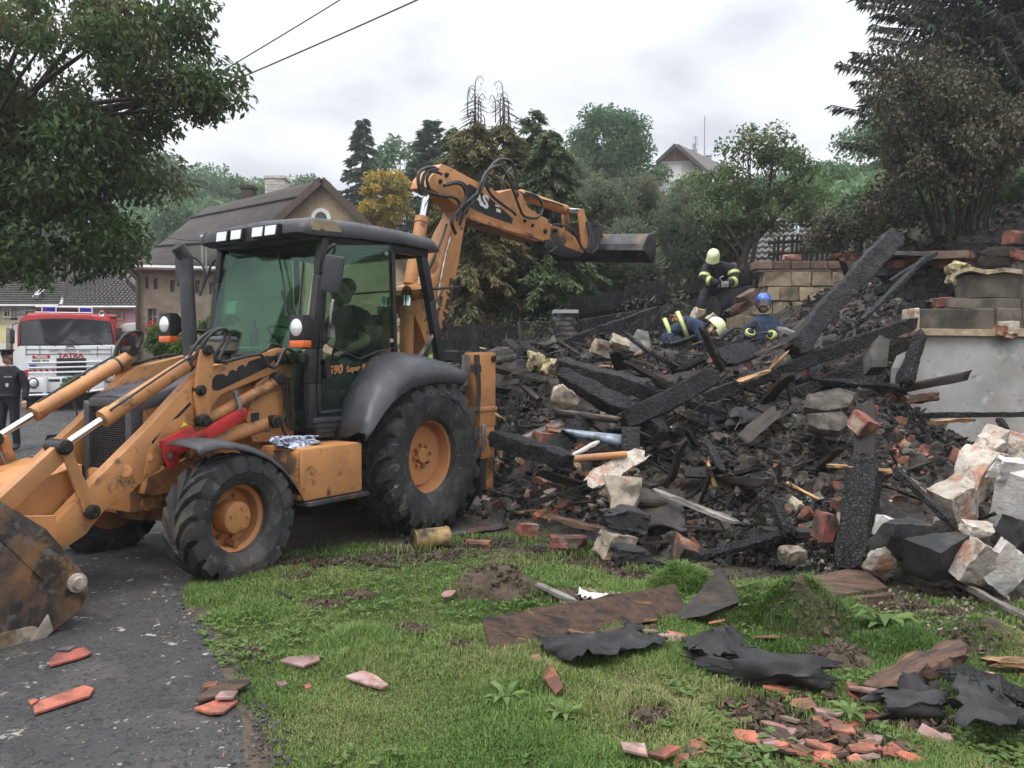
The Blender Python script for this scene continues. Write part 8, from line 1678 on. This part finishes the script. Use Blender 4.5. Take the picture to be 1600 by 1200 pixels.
# fringe of soil and turf creeping over the asphalt edge
ys_ = np.arange(2.9,8.0,.03); rows = []
ed = road_edge(ys_); inn = fbm(ys_, ys_*0+3, 3.0, 4, 77)*.05+.05
Xf = np.stack([ed-inn, ed-inn*.2, ed+.05, ed+.22],1); Yf = np.repeat(ys_[:,None],4,1); Zf = ground_z(Xf,Yf)+np.array([.013,.018,.008,-.04])[None]; o = link('soil_fringe', grid_mesh('soil_fringe', Xf, Yf, Zf, M['soil'])); tag(o, 'soil fringe where lawn meets asphalt', kind='structure')

# ---- boards, felt and tiles on the lawn
def gp(u, v, dz=.0): p = at_z(u, v, 0); p.z = float(lawn_z(p.x, p.y)); return p + Vector((0,0,dz))
L0, L1 = gp(768,1026,.02), gp(1075,968,.02); T_ = Vector((0,.13,.155)); pts_ = [L0.lerp(L1,t)+Vector((0,mnoise.noise(Vector((t*9,1,2)))*.02,mnoise.noise(Vector((t*7,5,2)))*.012)) for t in np.linspace(0,1,12)]
bb = MB(); n_ = len(pts_); top_ = [p+T_*(1+.10*mnoise.noise(Vector((i*.8,3,1))))+Vector((-.06,0,0)) for i, p in enumerate(pts_)]; bk = Vector((0,.04,-.03))
bb.add(pts_+top_+[p+bk for p in top_]+[p+bk for p in pts_], [f for i in range(n_-1) for f in ((i,i+1,n_+i+1,n_+i),(n_+i,n_+i+1,2*n_+i+1,2*n_+i),(2*n_+i,2*n_+i+1,3*n_+i+1,3*n_+i))]+[(0,n_,2*n_,3*n_),(n_-1,4*n_-1,3*n_-1,2*n_-1)])
o = bb.build('wooden_board', M['board'], origin=L0, smooth=30); tag(o, 'long wide charred brown board lying across the lawn', 'board')
o = MB().prism([at(1060,968,5.05), at(1098,930,5.2), at(1127,892,5.25), at(1150,925,5.2), at(1156,940,5.1), at(1100,962,5.0)], (0,.05,.02)).build('bark_slab', M['char_brown'], origin=at(1110,940,5.2), bevel=.008); tag(o, 'dark splintered slab standing up at the end of the long board', 'slab')
beam('narrow broken plank under the long board', tuple(gp(846,1020,.04))+(0,), tuple(gp(996,998,.06))+(0,), .07, .025, 'board', 'broken_plank', 'plank')
beam('grey splintered batten beside the pink cloth', tuple(gp(840,937,.05))+(0,), tuple(gp(900,946,.03))+(0,), .05, .025, 'greywood', 'batten', 'batten')
slab_pts = [at(1228,908,5.75), at(1345,884,6.05), at(1388,918,5.75), at(1275,934,5.45)]
o = MB().prism(slab_pts, (0,0,-.035)).build('wooden_board', M['board'], origin=slab_pts[0], bevel=.006); tag(o, 'wide reddish brown board lying on rubble right of the turf clod', 'board')
beam('brown plank edge below the reddish board', tuple(at(1290,945,5.5))+(0,), tuple(at(1392,930,5.6))+(0,), .05, .04, 'board', 'plank', 'plank')
beam('thick black plank at the lower right edge', tuple(gp(1482,1085,.14))+(0,), tuple(gp(1640,1140,.10))+(0,), .17, .05, 'char', 'black_plank', 'plank')
beam('bark covered branch piece at the lower right', tuple(gp(1362,1092,.05))+(0,), tuple(gp(1502,1046,.10))+(0,), .11, .07, 'board', 'branch_piece', 'branch', rough=.03)
beam('short dark splinter behind the black plank', tuple(gp(1500,1085,.03))+(0,), tuple(gp(1562,1070,.04))+(0,), .05, .04, 'char', 'splinter', 'splinter')
beam('pale board end at the right frame edge', tuple(gp(1545,1050,.04))+(0,), tuple(gp(1640,1052,.05))+(0,), .12, .03, 'wood', 'board_end', 'board')
def lay(label, px, name, cat, m, lift=.02, wob=.05, seed=1, th=.006, curl=0.0, ny=10, nx=14):
    tl, tr, br, bl = [gp(*p) for p in px]; rows = []
    for i in range(ny+1):
        t = i/ny; r_ = []
        for j in range(nx+1):
            s2 = j/nx; p = tl.lerp(tr, s2).lerp(bl.lerp(br, s2), t); nn = mnoise.noise_vector(Vector((p.x*4+seed, p.y*4, seed*1.7))); e = mnoise.noise(Vector((p.x*13, p.y*13, seed)))
            z = float(lawn_z(p.x, p.y)) + lift + abs(nn.z)*wob*1.6 + curl*(max(0,abs(t-.5)*2-.55))**1.5*1.6; ed_ = 1.0 if i in (0,ny) or j in (0,nx) else .15; r_.append(Vector((p.x+nn.x*wob*.6+random.gauss(0,.016)*ed_+e*.02, p.y+nn.y*wob*.6+random.gauss(0,.016)*ed_, z+random.gauss(0,.008))))
        rows.append(r_)
    return strip(label, rows, m, name, cat, th=th)
lay('torn black roofing felt spread below the long board', [(838,1022),(985,1000),(1050,1022),(905,1058)], 'roofing_felt', 'felt', 'felt', .05, .07, 3, curl=.05)
lay('small ragged felt flap right of the spread felt', [(1072,1022),(1150,1018),(1175,1048),(1085,1052)], 'roofing_felt', 'felt', 'felt', .05, .08, 5, curl=.08)
lay('black felt sheet curling at the bottom right corner', [(1478,1112),(1560,1115),(1640,1190),(1500,1180)], 'roofing_felt', 'felt', 'felt', .08, .10, 8, curl=.10)
lay('narrow felt strip left of the bottom right sheet', [(1375,1108),(1470,1100),(1485,1128),(1385,1130)], 'roofing_felt', 'felt', 'felt', .05, .08, 9, curl=.08)
def roll(label, a, b, R0, m='felt', open_=4.6, name='felt_roll', cat='felt'):
    a, b = Vector(a), Vector(b); d = (b-a).normalized(); sx = d.cross(Vector((0,0,1))).normalized(); sy = Vector((0,0,1)); rows = []
    for i in range(13):
        t = i/12; c = a.lerp(b,t)+Vector((0,0,R0)); r_ = []
        for j in range(21):
            th = -1.2+open_*j/20; rr = R0*(1-.28*j/20)*(1+.10*mnoise.noise(Vector((t*4,j*.25,R0*30))))*(1-.25*t); nn = mnoise.noise_vector(Vector((c.x*7, c.y*7+j*.4, R0*50)))*R0*.42; r_.append(c+sx*math.cos(th)*rr*1.25+sy*math.sin(th)*rr*.8+nn+d*(random.gauss(0,.03) if i in (0,12) else 0))
        rows.append(r_)
    return strip(label, rows, m, name, cat, th=.006)
roll('black felt rolled up on the grass, centre right', gp(1150,1068), gp(1298,1082), .10); roll('smaller felt roll at the right among tiles', gp(1372,1125), gp(1470,1118), .07); roll('limp felt end beside the rolled felt', gp(1085,1045), gp(1160,1062), .05, open_=3.2)
0 and piece('black crumpled felt at the very bottom right', 1570, 1178, 90, 50, 'felt', 'felt_crumple', 'felt', Y=3.35, jag=.5)
lay('white and pink cloth dropped beside the soil mound', [(895,938),(960,934),(988,946),(912,950)], 'cloth', 'cloth', mat('white_pink_cloth', [(.62,.50,.54),(.78,.74,.80)], scale=9, rough=.9), .03, .05, 13)
lay('pale pink board fragment right of the cloth', [(905,925),(960,928),(985,940),(930,938)], 'board_fragment', 'board', 'tile_pink', .02, .02, 14, th=.012)
def tile(label, px, m, lift=.012, th=.012, name='roof_tile', cat='tile', tilt=0.0):
    P = [gp(u,v,lift) for u, v in px]; c = sum(P, Vector())/len(P)
    P = [p+Vector((0,0,tilt*(p.x-c.x))) for p in P]; o = MB().prism(P, (0,0,-th)).build(name, M[m], origin=c, bevel=.002); return tag(o, label, cat)
tile('whole red pointed roof tile lying on the asphalt, nearest', [(52,1117),(62,1108),(132,1083),(147,1088),(140,1100),(54,1128)], 'tile_red', .042); tile('broken red tile with soot lying further up the asphalt', [(77,1044),(90,1030),(131,1023),(144,1031),(128,1038),(78,1052)], 'tile_red', .042)
tile('grey flake lying on the broken red tile', [(88,1031),(97,1026),(118,1024),(108,1031)], 'stone', .055); tile('small red chip left of the nearest tile', [(44,1106),(52,1102),(62,1104),(50,1112)], 'tile_red', .036)
tile('brown tile stacked at the edge of asphalt and lawn', [(306,1108),(330,1088),(386,1076),(393,1084),(362,1100),(312,1112)], 'board', .055, tilt=.05); tile('red edged tile under the stacked brown one', [(303,1120),(345,1104),(372,1108),(350,1126),(330,1128)], 'tile_red', .042); tile('pale pink tile fragment on the stack by the lawn edge', [(336,1112),(345,1102),(372,1101),(365,1112)], 'tile_pink', .068); tile('orange tile corner at the road edge', [(316,1086),(322,1081),(342,1080),(338,1086),(318,1089)], 'tile_red', .05)
tile('brown tile half sunk in the grass', [(437,1041),(450,1036),(497,1037),(500,1047),(474,1055)], 'tile_pink', .045, tilt=.1); tile('pale pink broken tile lying in the grass', [(540,1073),(566,1062),(585,1066),(607,1080),(596,1086),(560,1080)], 'tile_pink', .045, tilt=-.1)
tile('tiny pink chip in the grass left of the pink tile', [(430,1074),(446,1072),(450,1078),(436,1080)], 'tile_pink', .03); tile('tiny orange chip in the grass', [(474,1079),(484,1076),(487,1082),(478,1085)], 'tile_red', .03)
tile('long rusty brown tile strip standing in the grass', [(838,1048),(862,1046),(880,1090),(868,1098),(846,1064)], 'tile_red', .04, tilt=.2); tile('pale pink tile corner left of the felt', [(829,1038),(842,1036),(848,1046),(834,1050)], 'tile_pink', .05)
SH = []
for i in range(8):
    rr = random.Random(i+900); k = rr.choice((4,5,5,6)); pl_ = [(math.cos(2*PI*j/k+rr.uniform(-.3,.3))*rr.uniform(.05,.10), math.sin(2*PI*j/k+rr.uniform(-.3,.3))*rr.uniform(.03,.06), 0) for j in range(k)]
    SH.append([MB().prism(pl_, (0,0,.010)).mesh('tile_shard', M[m]) for m in ('tile_red','tile_pink','board')])
zs_ = [(1180,1150,45,18),(1240,1125,60,22),(1300,1165,70,22),(1230,1175,60,20),(1330,1110,50,14),(1400,1165,60,20),(1270,1090,50,12),(1150,1140,30,14),(1190,1190,50,14),(1440,1190,60,16),(1510,1060,40,12)]
for i in range(84):
    u, v, su, sv = random.choice(zs_); u += random.gauss(0,su*1.15); v += random.gauss(0,sv*1.1); p = gp(u,v,.004+random.random()*.02); k_ = random.random(); red = k_ < .45; o = link('tile_shard', random.choice(SH)[0 if red else (1 if k_ < .75 else 2)]); s2 = random.uniform(.5,1.25); o.location = p; o.scale = (s2,s2,1); o.rotation_euler = (random.gauss(0,.18),random.gauss(0,.18),random.uniform(0,6.28))
    c_ = 'red' if red else ('pink' if k_ < .75 else 'brown'); tag(o, c_+' roof tile shard lying in the trampled grass, lower right', 'tile shard', c_+' tile shards at the lower right')
for i, (u, v) in enumerate(((905,1005),(1010,1000),(1060,1008),(1050,1012),(1120,985),(700,940),(1200,1010),(990,1190),(1040,1195),(1350,1095))):
    p = gp(u,v,.05); o = link('tile_shard', random.choice(SH)[i%2]); o.location = p; o.rotation_euler = (random.gauss(0,.2),random.gauss(0,.2),random.uniform(0,6.28)); tag(o, ('red' if i%2 == 0 else 'pink')+' tile fragment lying apart on the lawn near the boards', 'tile shard', ('red' if i%2 == 0 else 'pink')+' tile fragments on the lawn')
# ================================================================== damp hazy air
hz_m = bpy.data.materials.new('air_haze'); hz_m.use_nodes = True; N_h = hz_m.node_tree.nodes; N_h.clear()
vo_ = N_h.new('ShaderNodeVolumePrincipled'); vo_.inputs['Color'].default_value = (.97,.985,1,1); vo_.inputs['Density'].default_value = .0013; vo_.inputs['Anisotropy'].default_value = .2
ou_ = N_h.new('ShaderNodeOutputMaterial'); hz_m.node_tree.links.new(vo_.outputs[0], ou_.inputs['Volume'])
o = MB().box((-520,-40,-2.5),(520,720,46)).build('haze', hz_m); tag(o, 'thin damp haze over the village', kind='stuff')
# ================================================================== labels that single out each loose piece
def pix(p): d = Vector(p)-Vector((0,0,CAMH)); zc = d.y*CP-d.z*SP; return 800+FPX*d.x/zc, 600-FPX*(d.y*SP+d.z*CP)/zc
MARKS = {'under the crossing logs':(980,680),'by the stabiliser':(810,660),'beside the orange pipe':(900,700),'below the tan slab':(940,810),'around the felt blanket':(1030,840),'along the grey plank':(1110,790),'near the scaly charred post':(1320,800),'above the split lath':(1350,700),'by the white masonry blocks':(1480,800),'below the plastered wall':(1450,690),'under the long rafter':(1270,600),'beside the blue helmeted firefighter':(1190,560),'by the bent firefighter':(1060,560),'below the brick pillar':(870,570),'in the heap centre':(1180,680),'behind the crossing logs':(980,575),'at the heap foot':(1180,850),'beside the leaning beam':(1340,500),'beside the felt roll':(1230,1095),'under the black plank':(1440,1110),'at the bottom edge':(1230,1180),'by the long board':(950,1000)}
ORD = 'first second third fourth fifth sixth seventh eighth ninth tenth eleventh twelfth thirteenth fourteenth fifteenth sixteenth seventeenth eighteenth nineteenth twentieth'.split() + [t+'-'+u for t in ('twenty','thirty') for u in 'first second third fourth fifth sixth seventh eighth ninth'.split()]
def relabel(objs, noun, plural):
    sets = {}
    for o in objs:
        u, v = pix(o.location); m = min(MARKS, key=lambda k: (MARKS[k][0]-u)**2+(1.6*(MARKS[k][1]-v))**2); s_ = o.scale[0]
        sz = 'small' if s_ < .62 else ('mid sized' if s_ < .95 else 'large'); sets.setdefault((sz, m), []).append((u, o))
    for (sz, m), l in sets.items():
        l.sort(key=lambda t: t[0])
        for i, (u, o) in enumerate(l): o['label'] = f'{sz} {noun} {m}' if len(l) == 1 else f'{ORD[min(i,37)]} from left of the {sz} {plural} {m}'
_g = {}
for o in SC.objects:
    if o.get('group') and o.parent is None: _g.setdefault(o['group'], []).append(o)
for gname, noun, plural in (('loose red bricks in the rubble','red brick','red bricks'),('sooty bricks in the rubble','soot blackened brick','sooty bricks'),('tan mortar lumps in the rubble','tan mortar lump','tan mortar lumps'),('grey stone chunks in the rubble','grey stone chunk','grey stones'),('pale plaster chunks in the rubble','pale plaster chunk','pale plaster chunks'),('charred plank pieces on the heap','charred plank piece','charred planks'),('splintered laths on the heap','splintered lath','splintered laths'),('thin charred laths on the heap','thin charred lath','thin charred laths'),('black roofing shards on the heap','black roofing shard','black shards'),('ash clods on the heap','brown grey ash clod','ash clods'),('red tile shards at the lower right','red tile shard','red tile shards'),('pink tile shards at the lower right','pink tile shard','pink tile shards'),('brown tile shards at the lower right','brown tile shard','brown tile shards'),('red tile fragments on the lawn','lone red tile fragment','lone red tile fragments'),('pink tile fragments on the lawn','lone pink tile fragment','lone pink tile fragments')):
    relabel(_g.get(gname, []), noun, plural)
for i, o in enumerate(sorted(_g['trees on the wooded hill'], key=lambda q: pix(q.location)[0])): o['label'] = f'hazy tree on the wooded hill behind the houses, {ORD[i]} from left'
